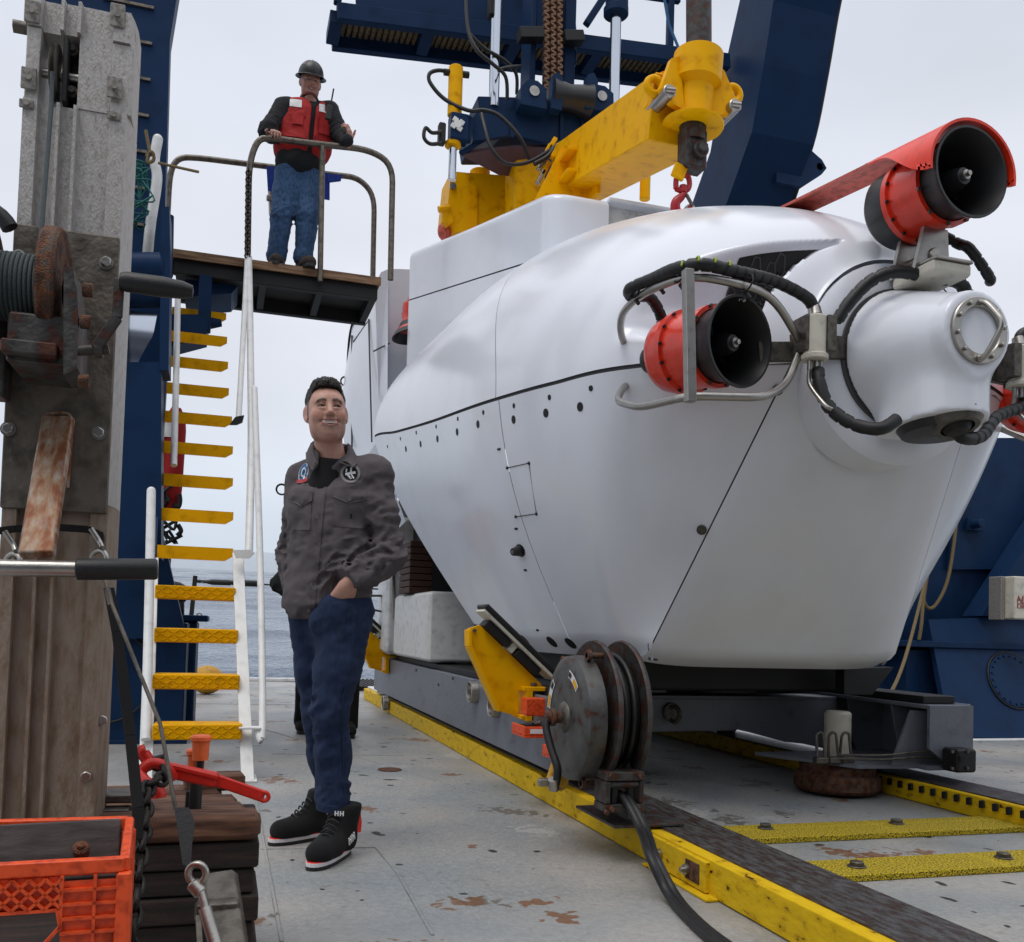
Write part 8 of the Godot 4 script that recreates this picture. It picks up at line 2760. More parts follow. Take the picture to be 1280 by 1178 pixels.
func head_field(h: Transform3D, smile: float, wide := 1.0) -> Field:
	# h: middle of the head, z forward (out of the face), y up
	var f := Field.new()
	var b := h.basis
	var e := func(p: Vector3, r: Vector3, k: float, sg := 1, tilt := 0.0) -> void:
		for m in [1, -1]:
			if m == -1 and absf(p.x) < 1e-4:
				break
			f.egg(h * Vector3(p.x * m * wide, p.y, p.z), Vector3(r.x * wide, r.y, r.z), b * Basis(Vector3(0, 0, 1), tilt * m), k, sg)
	e.call(Vector3(0, 0.035, -0.018), Vector3(0.077, 0.088, 0.098), 0.03)
	e.call(Vector3(0, -0.02, 0.02), Vector3(0.064, 0.085, 0.066), 0.04)
	e.call(Vector3(0, -0.068, 0.036), Vector3(0.050, 0.046, 0.050), 0.03)
	e.call(Vector3(0, -0.094, 0.060), Vector3(0.029, 0.020, 0.024), 0.022)
	e.call(Vector3(0.050, -0.058, 0.004), Vector3(0.018, 0.044, 0.040), 0.025)
	e.call(Vector3(0.044, -0.020, 0.058), Vector3(0.022, 0.019 + 0.004 * smile, 0.021), 0.02)
	e.call(Vector3(0, 0.040, 0.066), Vector3(0.050, 0.020, 0.019), 0.025)
	e.call(Vector3(0.030, 0.030, 0.079), Vector3(0.021, 0.0065, 0.010), 0.012, 1, -0.12)
	e.call(Vector3(0.0305, 0.012, 0.092), Vector3(0.020, 0.0115, 0.017), 0.012, -1)
	f.bone(h * Vector3(0, 0.020, 0.083), h * Vector3(0, -0.020, 0.106), 0.008, 0.0125, 0.014)
	e.call(Vector3(0.0125, -0.024, 0.093), Vector3(0.0095, 0.0085, 0.0115), 0.008)
	e.call(Vector3(0.0075, -0.033, 0.099), Vector3(0.004, 0.003, 0.006), 0.003, -1)
	e.call(Vector3(0, -0.047, 0.079), Vector3(0.026, 0.017, 0.016), 0.014)
	# mouth: opened in a smile, its corners drawn up
	var wm := 0.025 + 0.011 * smile
	f.bone(h * Vector3(0, -0.046, 0.090), h * Vector3(wm * 0.8, -0.043 + 0.003 * smile, 0.081), 0.0052, 0.004, 0.006)
	f.bone(h * Vector3(0, -0.046, 0.090), h * Vector3(-wm * 0.8, -0.043 + 0.003 * smile, 0.081), 0.0052, 0.004, 0.006)
	f.bone(h * Vector3(0, -0.0645 - 0.001 * smile, 0.0885), h * Vector3(wm * 0.75, -0.057 + 0.002 * smile, 0.081), 0.0062, 0.004, 0.007)
	f.bone(h * Vector3(0, -0.0645 - 0.001 * smile, 0.0885), h * Vector3(-wm * 0.75, -0.057 + 0.002 * smile, 0.081), 0.0062, 0.004, 0.007)
	for m in [1, -1]:          # lids
		var open := 0.0064 - 0.0010 * smile
		f.bone(h * Vector3(0.0165 * m, 0.0105 + open * 0.6, 0.0795), h * Vector3(0.0305 * m, 0.0115 + open + 0.002, 0.0825), 0.0036, 0.0040, 0.002)
		f.bone(h * Vector3(0.0305 * m, 0.0115 + open + 0.002, 0.0825), h * Vector3(0.0455 * m, 0.0095 + open * 0.4, 0.0725), 0.0040, 0.0036, 0.002)
		f.bone(h * Vector3(0.0165 * m, 0.0085 - open * 0.5, 0.0785), h * Vector3(0.0305 * m, 0.0085 - open - 0.001, 0.0815), 0.0034, 0.0040, 0.003)
		f.bone(h * Vector3(0.0305 * m, 0.0085 - open - 0.001, 0.0815), h * Vector3(0.0450 * m, 0.0075 - open * 0.4, 0.0720), 0.0040, 0.0036, 0.003)
	if smile > 0.0:
		f.bone(h * Vector3(0, -0.0555, 0.0915), h * Vector3(wm, -0.0470, 0.0765), 0.0088 * smile, 0.0044, 0.002, -1)
		f.bone(h * Vector3(0, -0.0555, 0.0915), h * Vector3(-wm, -0.0470, 0.0765), 0.0088 * smile, 0.0044, 0.002, -1)
		for m in [1, -1]:      # the crease from the nose to the mouth corner
			f.bone(h * Vector3(0.019 * m, -0.024, 0.093), h * Vector3(0.037 * m, -0.052, 0.076), 0.0022, 0.0022, 0.008, -1)
			f.bone(h * Vector3(0.021 * m, 0.001, 0.084), h * Vector3(0.040 * m, 0.0015, 0.074), 0.0052, 0.004, 0.006)
	for m in [1, -1]:          # ears
		f.egg(h * Vector3(0.080 * m * wide, 0.002, -0.012), Vector3(0.008, 0.031, 0.019), b * Basis(Vector3.UP, -0.5 * m), 0.008)
		f.egg(h * Vector3(0.087 * m * wide, 0.004, -0.006), Vector3(0.005, 0.018, 0.010), b * Basis(Vector3.UP, -0.5 * m), 0.006, -1)
		f.egg(h * Vector3(0.077 * m * wide, -0.024, -0.008), Vector3(0.007, 0.010, 0.010), b, 0.008)
	return f


func skin_paint(h: Transform3D, base: Color, lips: Color, stubble: float, brow: Color, hairline := false) -> Callable:
	var inv := h.affine_inverse()
	var nz := noise(60.0, 3, FastNoiseLite.FRACTAL_FBM, 81)
	return func(p: Vector3) -> Color:
		var q := inv * p
		var c := base * (1.0 + 0.16 * nz.get_noise_3dv(q))
		c.a = 1.0
		if q.length() > 0.2:
			return c
		var front := sm(0.0, 0.06, q.z)
		if hairline:
			var lim := lerpf(-0.035, 0.086 - 0.5 * maxf(absf(q.x) - 0.040, 0.0), sm(0.005, 0.045, q.z)) + 0.006 * nz.get_noise_3d(q.x * 6.0, q.y * 6.0, q.z * 6.0)
			if absf(q.x) < 0.076 and q.y > -0.03:
				c = c.lerp(Color(0.022, 0.018, 0.016), 0.8 * sm(-0.007, 0.004, q.y - lim))
		var ax := absf(q.x)
		# ruddy cheeks and nose, stubble round the mouth and jaw, lips and brows
		c = c.lerp(Color(base.r * 0.98, base.g * 0.72, base.b * 0.70), 0.45 * front * sm(0.032, 0.0, Vector2(ax - 0.042, q.y + 0.020).length()))
		c = c.lerp(Color(base.r * 0.95, base.g * 0.72, base.b * 0.72), 0.5 * sm(0.022, 0.004, Vector2(q.x, q.y + 0.022).length()) * front)
		var jaw := sm(-0.032, -0.05, q.y) * sm(-0.12, -0.10, q.y) * sm(-0.05, 0.03, q.z)
		var near_mouth := sm(0.046, 0.030, Vector2(q.x, (q.y + 0.056) * 1.1).length()) * front
		c = c.lerp(Color(0.075, 0.06, 0.05), stubble * clampf(jaw * 0.38 + near_mouth * 0.5, 0, 1) * (0.8 + 0.5 * nz.get_noise_3d(q.x * 9.0, q.y * 9.0, q.z * 9.0)))
		var lip := 0.0
		if q.z > 0.066 and ax < 0.037:
			var bend := 0.004 * (ax / 0.028)
			lip = sm(0.0145, 0.0105, absf(q.y + 0.0555 - bend)) * sm(0.036, 0.029, ax)
		c = c.lerp(lips, lip * 0.8)
		if q.z > 0.05:
			var by := 0.031 + 0.004 * sin(clampf((ax - 0.012) / 0.036, 0.0, 1.0) * PI) - 0.004 * sm(0.03, 0.05, ax)
			var bw := sm(0.0085, 0.0035, absf(q.y - by)) * sm(0.009, 0.014, ax) * sm(0.052, 0.044, ax)
			c = c.lerp(brow, bw * 0.85)
		return c


func eyes(h: Transform3D, parent: Node, look: Vector3, mouth: bool) -> void:
	for m in [1, -1]:
		var c := h * Vector3(0.0305 * m, 0.0100, 0.0695)
		var b := Mb.new()
		b.ball(c, Vector3.ONE * 0.0118, 10, 14)
		var eo := obj("eyeball", b, M.eye_white, parent)
		var g2 := (h.basis * look).normalized()
		b = Mb.new()
		disc_on(c + g2 * 0.0108, g2, 0.0058, 0.0022, b)
		obj("iris", b, M.iris, eo)
	for m in [1, -1]:          # lashes
		var lb := Mb.new()
		lb.tube(spline([h * Vector3(0.0175 * m, 0.0135, 0.0825), h * Vector3(0.0305 * m, 0.0155, 0.0868), h * Vector3(0.0450 * m, 0.0120, 0.0770)], 4), 0.0013, 5)
		obj("eyelash", lb, M.hair, parent)
	if mouth:
		var b := Mb.new()
		var fn := func(u: float, v: float) -> Vector3:
			var x := (u - 0.5) * 2.0
			return h * Vector3(x * 0.030, -0.0475 - 0.0105 * v + 0.0070 * x * x, 0.0880 - 0.0150 * x * x)
		b.grid(fn, 12, 2, h.basis.z)
		obj("teeth", b, M.teeth, parent)


func cloth_bump(dir_pts: Array, amp: float, s: int) -> Callable:     # folds: waves across the cloth round the given joints
	var n1 := noise(7.0, 2, FastNoiseLite.FRACTAL_FBM, s)
	var n2 := noise(14.0, 2, FastNoiseLite.FRACTAL_RIDGED, s + 1)
	return func(p: Vector3) -> float:
		var a := n1.get_noise_3d(p.x, p.y * 0.7, p.z) * amp * 0.8
		var w := 0.25
		for d in dir_pts:
			w += d[1] * sm(d[2], 0.0, p.distance_to(d[0]))
		a += (n2.get_noise_3d(p.x * 0.6 + p.y * 0.35, p.y * 1.15 - p.x * 0.5, p.z * 0.6) - 0.1) * amp * minf(w, 1.3)
		return a


func patch(f: Field, fn: Callable, dir: Vector3, nu: int, nv: int, lift: float, mb: Mb) -> void:     # cloth laid on a surface: fn gives points outside it
	mb.grid(func(u: float, v: float) -> Vector3: return f.drop(fn.call(u, v), dir) - dir * lift, nu, nv, -dir)


func boot(parent: Node, heel: Vector3, toe: Vector3, ankle: Vector3, mats: Array, big := 1.0, high := 0.13) -> Node:
	# heel and toe on the ground; mats: upper, midsole, sole
	var d := (toe - heel)
	var L := d.length()
	d = d.normalized()
	var s := Vector3.UP.cross(d).normalized()
	var f := Field.new()
	var up := Vector3.UP
	var hc := heel + d * 0.045 + up * 0.06
	f.bone(hc, heel + d * L * 0.55 + up * 0.062, 0.043 * big, 0.044 * big, 0.03)
	f.bone(heel + d * L * 0.5 + up * 0.058, toe - d * 0.050 * big + s * 0.004 + up * 0.054, 0.046 * big, 0.044 * big, 0.03)
	f.bone(heel + d * L * 0.55 + s * 0.016 + up * 0.052, toe - d * 0.07 + s * 0.016 + up * 0.05, 0.034 * big, 0.034 * big, 0.03)
	f.bone(heel + d * L * 0.55 - s * 0.012 + up * 0.05, toe - d * 0.09 - s * 0.014 + up * 0.048, 0.034 * big, 0.034 * big, 0.03)
	f.bone(hc + d * 0.01, ankle + Vector3(0, high - ankle.y + heel.y + 0.02, 0) + d * 0.0, 0.046 * big, 0.055 * big, 0.04)
	f.bone(heel + d * L * 0.42 + up * 0.085, heel + d * L * 0.27 + up * (high + 0.0), 0.035 * big, 0.042 * big, 0.04)
	var g0 := heel.y + 0.026
	var top := heel.y + high + 0.035
	f.cut = func(p: Vector3) -> float: return maxf(g0 - p.y, p.y - top)
	var b := Mb.new()
	f.net(heel.min(toe) - Vector3(0.12, 0.02, 0.12), heel.max(toe) + Vector3(0.12, 0.25, 0.12), 0.008, b)
	var bo := obj("boot", b, mats[0], parent)
	for k in 3:
		var w: float = [0.0435, 0.0455, 0.046][k] * big
		var outline := []
		for i in 28:
			var t := TAU * i / 28
			var x := cos(t)
			var z := sin(t)
			var l: float = L * 0.5 + [-0.004, 0.0, 0.001][k]
			var ww := w * (0.80 + 0.26 * sm(-0.6, 0.5, x))
			var q := heel + d * (L * 0.5 + signf(x) * pow(absf(x), 0.75) * l) + s * (signf(z) * pow(absf(z), 0.8) * ww + 0.004 * sm(-0.2, 0.8, x))
			outline.append(Vector2((q - heel).dot(d), (q - heel).dot(s)))
		b = Mb.new()
		var y: Array = [[0.027, 0.0305], [0.014, 0.027], [0.0, 0.014]][k]
		b.prism(outline, heel + up * (y[0] + y[1]) / 2, d, s, y[1] - y[0])
		obj(["welt", "midsole", "sole"][k], b, mats[k + 1], bo)
	return bo


func laces(bo: Node, heel: Vector3, toe: Vector3, big: float, m: Material, f0 := 0.62, y0 := 0.098) -> void:
	var d := (toe - heel)
	var L := d.length()
	d = d.normalized()
	var s := Vector3.UP.cross(d).normalized()
	for i in 5:
		var t := i / 4.0
		var c := heel + d * L * lerpf(f0, 0.40, t) + Vector3.UP * lerpf(y0 + 0.008, 0.165, t)
		var b := Mb.new()
		b.tube(spline([c - s * 0.028 + Vector3(0, -0.012, 0), c + Vector3(0, 0.006, 0) + d * 0.012, c + s * 0.028 + Vector3(0, -0.006, 0) + d * 0.006], 5), 0.0035, 6)
		obj("lace", b, m, bo)


func man() -> void:
	var o := thing("person", Vector3(0.449, 0, -3.895), "smiling person in a grey button shirt and blue jeans, hand in pocket, standing on deck", "person")
	var Z := -3.72
	# joints
	var hc := Vector3(0.353, 1.714, -3.7)
	var H := Transform3D(Basis(Vector3.UP, 0.03) * Basis(Vector3.RIGHT, -0.06) * Basis(Vector3(0, 0, 1), 0.07), hc)
	var neck := Vector3(0.382, 1.58, -3.75)
	var shR := Vector3(0.283, 1.476, -3.84)
	var shL := Vector3(0.544, 1.482, -3.68)
	var elR := Vector3(0.258, 1.18, -3.9)
	var wrR := Vector3(0.281, 0.964, -3.84)
	var elL := Vector3(0.614, 1.174, -3.635)
	var wrL := Vector3(0.443, 1.048, -3.575)
	var pelv := Vector3(0.407, 0.907, -3.75)
	var hipR := Vector3(0.339, 0.872, -3.82)
	var hipL := Vector3(0.456, 0.877, -3.68)
	var knR := Vector3(0.387, 0.526, -3.82)
	var knL := Vector3(0.402, 0.559, -3.64)
	var anR := Vector3(0.447, 0.163, -3.93)
	var anL := Vector3(0.43, 0.182, -3.66)
	# body: one continuous surface under the clothes
	var f := head_field(H, 1.0, 0.97)
	f.bone(neck + Vector3(0.004, -0.06, -0.005), hc + Vector3(0.004, -0.05, -0.035), 0.062, 0.052, 0.022)
	f.bone(shR, shL, 0.036, 0.036, 0.04)
	f.bone(neck + Vector3(0, -0.12, -0.02), pelv, 0.055, 0.07, 0.04)
	f.bone(shR, elR, 0.04, 0.035, 0.03); f.bone(elR, wrR, 0.034, 0.026, 0.03)
	f.bone(shL, elL, 0.04, 0.035, 0.03); f.bone(elL, wrL, 0.036, 0.028, 0.03)
	f.bone(hipR, knR, 0.06, 0.045, 0.04); f.bone(knR, anR, 0.045, 0.035, 0.03)
	f.bone(hipL, knL, 0.06, 0.045, 0.04); f.bone(knL, anL, 0.045, 0.035, 0.03)
	var base := Color(0.50, 0.27, 0.20)
	var paint := skin_paint(H, base, Color(0.40, 0.15, 0.13), 0.6, Color(0.02, 0.014, 0.011), true)
	var body := Mb.new()
	body.colored = true
	body.col = base
	f.cut = func(p: Vector3) -> float: return p.y - 1.50 if p.y < 1.6 else -1.0
	f.cut = func(p: Vector3) -> float: return p.y - 1.515
	f.net(Vector3(0.05, 0.12, -4.05), Vector3(0.85, 1.55, -3.35), 0.02, body, paint)
	f.cut = func(p: Vector3) -> float: return 1.515 - p.y
	f.net(Vector3(hc.x - 0.14, 1.49, hc.z - 0.17), Vector3(hc.x + 0.14, 1.92, hc.z + 0.17), 0.0034, body, paint)
	var hf := Field.new()
	hand(hf, wrL + Vector3(0.004, -0.008, -0.004), Vector3(0.379, 0.915, -3.665) - wrL, Vector3(-0.25, -0.1, -1.0), [0.25, 0.2, 0.1], 1.0, 0.1, Vector2(0.5, 0.2), 1.04)
	hf.net(wrL - Vector3(0.20, 0.24, 0.16), wrL + Vector3(0.14, 0.1, 0.16), 0.005, body, paint)
	var rf := Field.new()
	hand(rf, wrR, Vector3(0.15, -1, 0.15), Vector3(1, 0, -0.2), [0.3, 0.3, 0.2], -1.0)
	rf.net(wrR - Vector3(0.14, 0.24, 0.14), wrR + Vector3(0.14, 0.08, 0.14), 0.006, body, paint)
	var bo := obj("body", body, M.skin, o)
	eyes(H, bo, Vector3(0.35, 0.15, 1.0), true)
	# hair: short, dark, brushed up at the front
	var hr := Field.new()
	hr.egg(H * Vector3(0, 0.041, -0.022), Vector3(0.0785, 0.0925, 0.1005), H.basis, 0.02)
	hr.egg(H * Vector3(0, 0.110, 0.028), Vector3(0.046, 0.024, 0.046), H.basis, 0.035)
	var hn := noise(70.0, 3, FastNoiseLite.FRACTAL_RIDGED, 90)
	var inv := H.affine_inverse()
	hr.bump = func(p: Vector3) -> float:
		var q := inv * p
		return (hn.get_noise_3d(q.x, q.y * 0.35, q.z * 0.6) - 0.1) * 0.010 * sm(0.02, 0.11, q.y) - 0.0055 * sm(0.06, 0.0, q.y)
	hr.cut = func(p: Vector3) -> float:
		var q := inv * p
		var line := 0.082 - 0.018 * sm(0.02, 0.06, absf(q.x)) if q.z > 0.0 else -0.05
		var ax := absf(q.x)
		var front := 0.082 - 0.55 * maxf(ax - 0.038, 0.0)
		var side := -0.012 if q.z > -0.02 else -0.055
		var lim := lerpf(side, front, sm(0.0, 0.045, q.z))
		if ax > 0.055 and q.z < 0.035:
			lim = lerpf(side, front, sm(0.016, 0.05, q.z))
		return (lim + 0.008 + 0.012 * hn.get_noise_3d(q.x * 2.0, q.y * 2.0, q.z * 2.0) - q.y) * 0.7
	var hm := Mb.new()
	hr.net(hc - Vector3(0.15, 0.12, 0.18), hc + Vector3(0.15, 0.20, 0.17), 0.0042, hm)
	obj("hair", hm, M.hair, bo)
	# shirt
	var sf := Field.new()
	var mid := Vector3(0.413, 1.209, -3.74)
	var chestR := Vector3(0.321, 1.378, -3.79)
	var chestL := Vector3(0.468, 1.374, -3.7)
	var beltR := Vector3(0.319, 0.977, -3.78)
	var beltL := Vector3(0.448, 0.993, -3.7)
	sf.bone(chestR, beltR, 0.096, 0.086, 0.06)
	sf.bone(chestL, beltL, 0.100, 0.090, 0.06)
	sf.bone(chestR.lerp(chestL, 0.5) + Vector3(-0.02, -0.02, 0.02), beltR.lerp(beltL, 0.45) + Vector3(-0.01, 0, 0.02), 0.098, 0.100, 0.06)
	sf.bone(beltR, Vector3(0.32, 0.913, -3.8), 0.092, 0.088, 0.05)
	sf.bone(beltL, Vector3(0.457, 0.924, -3.7), 0.092, 0.086, 0.05)
	sf.bone(shR, shL, 0.062, 0.066, 0.05)
	sf.bone(neck + Vector3(0, -0.045, -0.005), neck + Vector3(0.0, -0.01, -0.01), 0.085, 0.072, 0.05)
	sf.bone(shR, elR, 0.068, 0.056, 0.03)
	sf.bone(elR, wrR, 0.055, 0.044, 0.03)
	sf.bone(shL, shL.lerp(elL, 0.5), 0.068, 0.064, 0.04)
	sf.bone(shL.lerp(elL, 0.5), elL, 0.064, 0.060, 0.018)
	sf.bone(elL, wrL + (elL - wrL).normalized() * 0.02, 0.060, 0.050, 0.018)
	sf.bone(wrL + (elL - wrL).normalized() * 0.07, wrL + (elL - wrL).normalized() * 0.005, 0.052, 0.050, 0.01)
	sf.bump = cloth_bump([[elL, 1.1, 0.26], [wrL, 0.8, 0.2], [elR, 1.0, 0.22], [beltL, 0.7, 0.25], [shL + Vector3(0, -0.08, 0), 0.7, 0.15], [mid, 0.45, 0.25]], 0.019, 95)
	var inner := [neck + Vector3(-0.004, 0.0, 0.02)]
	sf.cut = func(p: Vector3) -> float:
		var q: Vector3 = p - inner[0]
		# open collar: a slit that widens upwards; sleeves end at the wrist; hem slopes up to the pocket
		var a := 0.052 + 0.5 * q.y + 0.02 - Vector2(q.x + 0.018 + 0.10 * minf(q.y, 0.0), q.z - 0.05).length() if q.y > -0.2 else 1.0
		var cutv := -1.0
		if q.y > -0.17:
			cutv = maxf(cutv, 0.46 * (q.y + 0.125) - absf(q.x - 0.012 - 0.5 * q.y)) if q.z > 0.0 else cutv
		cutv = maxf(cutv, 0.066 - Vector2(q.x, q.z + 0.02).length()) if q.y > -0.03 else cutv
		cutv = maxf(cutv, q.y - 0.055)
		var wd := (wrL - elL).normalized()
		if p.distance_to(wrL) < 0.13 and (p - wrL - wd * (p - wrL).dot(wd)).length() < 0.068:
			cutv = maxf(cutv, (p - wrL).dot(wd) + 0.004)
		if p.distance_to(wrR) < 0.12 and p.x < wrR.x + 0.055:
			cutv = maxf(cutv, wrR.y - 0.02 - p.y)
		var hem := lerpf(0.905, 0.975, sm(0.30, 0.52, p.x))
		return maxf(cutv, hem - p.y)
	var sh := Mb.new()
	sf.net(Vector3(0.12, 0.82, -4.08), Vector3(0.82, 1.62, -3.36), 0.0085, sh)
	var so := obj("shirt", sh, M.shirt, o)
	var ts := Field.new()
	ts.bone(neck + Vector3(-0.015, -0.16, 0.012), neck + Vector3(0, -0.045, 0.008), 0.080, 0.070, 0.05)
	ts.bone(chestR, chestL, 0.060, 0.065, 0.06)
	ts.cut = func(p: Vector3) -> float: return maxf(p.y - neck.y + 0.025 - 0.25 * (neck.z - p.z), neck.y - 0.30 - p.y)
	var tm := Mb.new()
	ts.net(neck - Vector3(0.28, 0.34, 0.24), neck + Vector3(0.28, 0.06, 0.24), 0.012, tm)
	obj("undershirt", tm, M.black_cloth, o)
	shirt_details(so, sf, neck, mid)
	# jeans
	var jf := Field.new()
	jf.bone(hipR + Vector3(0, 0.05, 0), hipR.lerp(knR, 0.5), 0.094, 0.080, 0.05)
	jf.bone(hipR.lerp(knR, 0.5), knR, 0.080, 0.064, 0.04)
	jf.bone(knR, knR.lerp(anR, 0.45), 0.064, 0.060, 0.03)
	jf.bone(knR.lerp(anR, 0.45), anR + Vector3(0, -0.0, 0), 0.060, 0.056, 0.03)
	jf.bone(hipL + Vector3(0, 0.06, 0), hipL.lerp(knL, 0.5), 0.104, 0.086, 0.05)
	jf.bone(hipL.lerp(knL, 0.5), knL, 0.086, 0.069, 0.04)
	jf.bone(knL, knL.lerp(anL, 0.45) + Vector3(0.01, 0, -0.01), 0.069, 0.066, 0.03)
	jf.bone(knL.lerp(anL, 0.45) + Vector3(0.01, 0, -0.01), anL + Vector3(0, 0.01, 0), 0.066, 0.062, 0.03)
	jf.bone(pelv + Vector3(0, 0.06, 0), pelv + Vector3(0, -0.01, 0), 0.105, 0.105, 0.06)
	jf.bone(wrL + Vector3(-0.045, -0.085, -0.052), wrL + Vector3(-0.085, -0.15, -0.065), 0.036, 0.036, 0.05)
	jf.bump = cloth_bump([[knL, 0.8, 0.22], [knR, 0.6, 0.2], [hipL, 0.7, 0.2], [anL + Vector3(0, 0.05, 0), 1.0, 0.16], [anR, 0.9, 0.15]], 0.015, 97)
	jf.cut = func(p: Vector3) -> float: return maxf(0.178 - p.y, p.y - 1.01)
	var jm := Mb.new()
	jf.net(Vector3(0.16, 0.08, -4.08), Vector3(0.70, 1.06, -3.42), 0.0105, jm)
	var jo := obj("jeans", jm, M.jeans, o)
	var cf := Mb.new()
	cf.lathe([Vector2(0.060, -0.016), Vector2(0.069, -0.016), Vector2(0.071, 0.012), Vector2(0.062, 0.018)], Vector3(anL.x + 0.006, 0.19, anL.z), Vector3(0.08, 1, 0.05), 28)
	obj("turned_cuff", cf, M.jeans, jo)
	jf.cut = null
	for sd in 1:      # side seam and pocket welt
		var q := []
		for i in 16:
			var t := i / 15.0
			var c := hipL.lerp(knL, t * 2.0) if t < 0.5 else knL.lerp(anL, t * 2.0 - 1.0)
			q.append(jf.drop(c + Vector3(0.045, 0.03, 0.35), Vector3(-0.03, 0, -1).normalized()) + Vector3(0, 0, 0.0015))
		var b := Mb.new()
		b.tube(q, 0.0022, 5)
		obj("side_seam", b, M.jeans, jo)
	# boots
	var hlL := Vector3(0.524, 0, -3.77)
	var toL := Vector3(0.34, 0, -3.597)
	var hlR := Vector3(0.522, 0, -4.368)
	var toR := Vector3(0.252, 0, -4.139)
	var mats := [M.black_cloth, M.boot_red, M.sole_white, M.rubber]
	hlL = Vector3(0.50, 0, -3.70); toL = Vector3(0.328, 0, -3.44)
	var bl := boot(o, hlL, toL, Vector3(hlL.x - 0.015, 0.1, hlL.z + 0.045), mats, 1.0, 0.165)
	laces(bl, hlL, toL, 1.0, M.black)
	hlR = Vector3(0.475, 0, -4.0); toR = Vector3(0.205, 0, -3.86)
	var br := boot(o, hlR, toR, Vector3(hlR.x - 0.05, 0.1, hlR.z + 0.02), mats, 0.97, 0.165)
	laces(br, hlR, toR, 1.0, M.black)
	var b := Mb.new()
	b.prism([Vector2(-0.02, -0.05), Vector2(0.025, -0.055), Vector2(0.03, -0.02), Vector2(0.012, 0.03), Vector2(-0.006, 0.05), Vector2(-0.012, 0.01)], hlL + Vector3(0.026, 0.135, 0.034), Vector3(0.54, 0, -0.84), Vector3(0.05, 1, -0.05), 0.014)
	obj("heel_panel", b, M.boot_red, bl)
	for e in [[hlL + Vector3(-0.056, 0.178, 0.135), 15, Vector3(0.95, 0, 0.3)], [hlL + Vector3(-0.004, 0.078, 0.118), 22, Vector3(0.5, 0.30, -0.79)]]:
		var tm2 := TextMesh.new()
		tm2.text = "HH"
		tm2.font = SystemFont.new()
		tm2.font.font_names = PackedStringArray(["Droid Sans"])
		tm2.font.font_weight = 700
		tm2.font_size = e[1]
		tm2.pixel_size = 0.0018
		tm2.depth = 0.004
		var x: Vector3 = e[2].normalized()
		var zz := x.cross(Vector3.UP).normalized()
		zz = zz if zz.z > 0 else -zz
		put("boot_mark", tm2, M.print_white, bl, Transform3D(Basis(x, zz.cross(x), zz), e[0]))


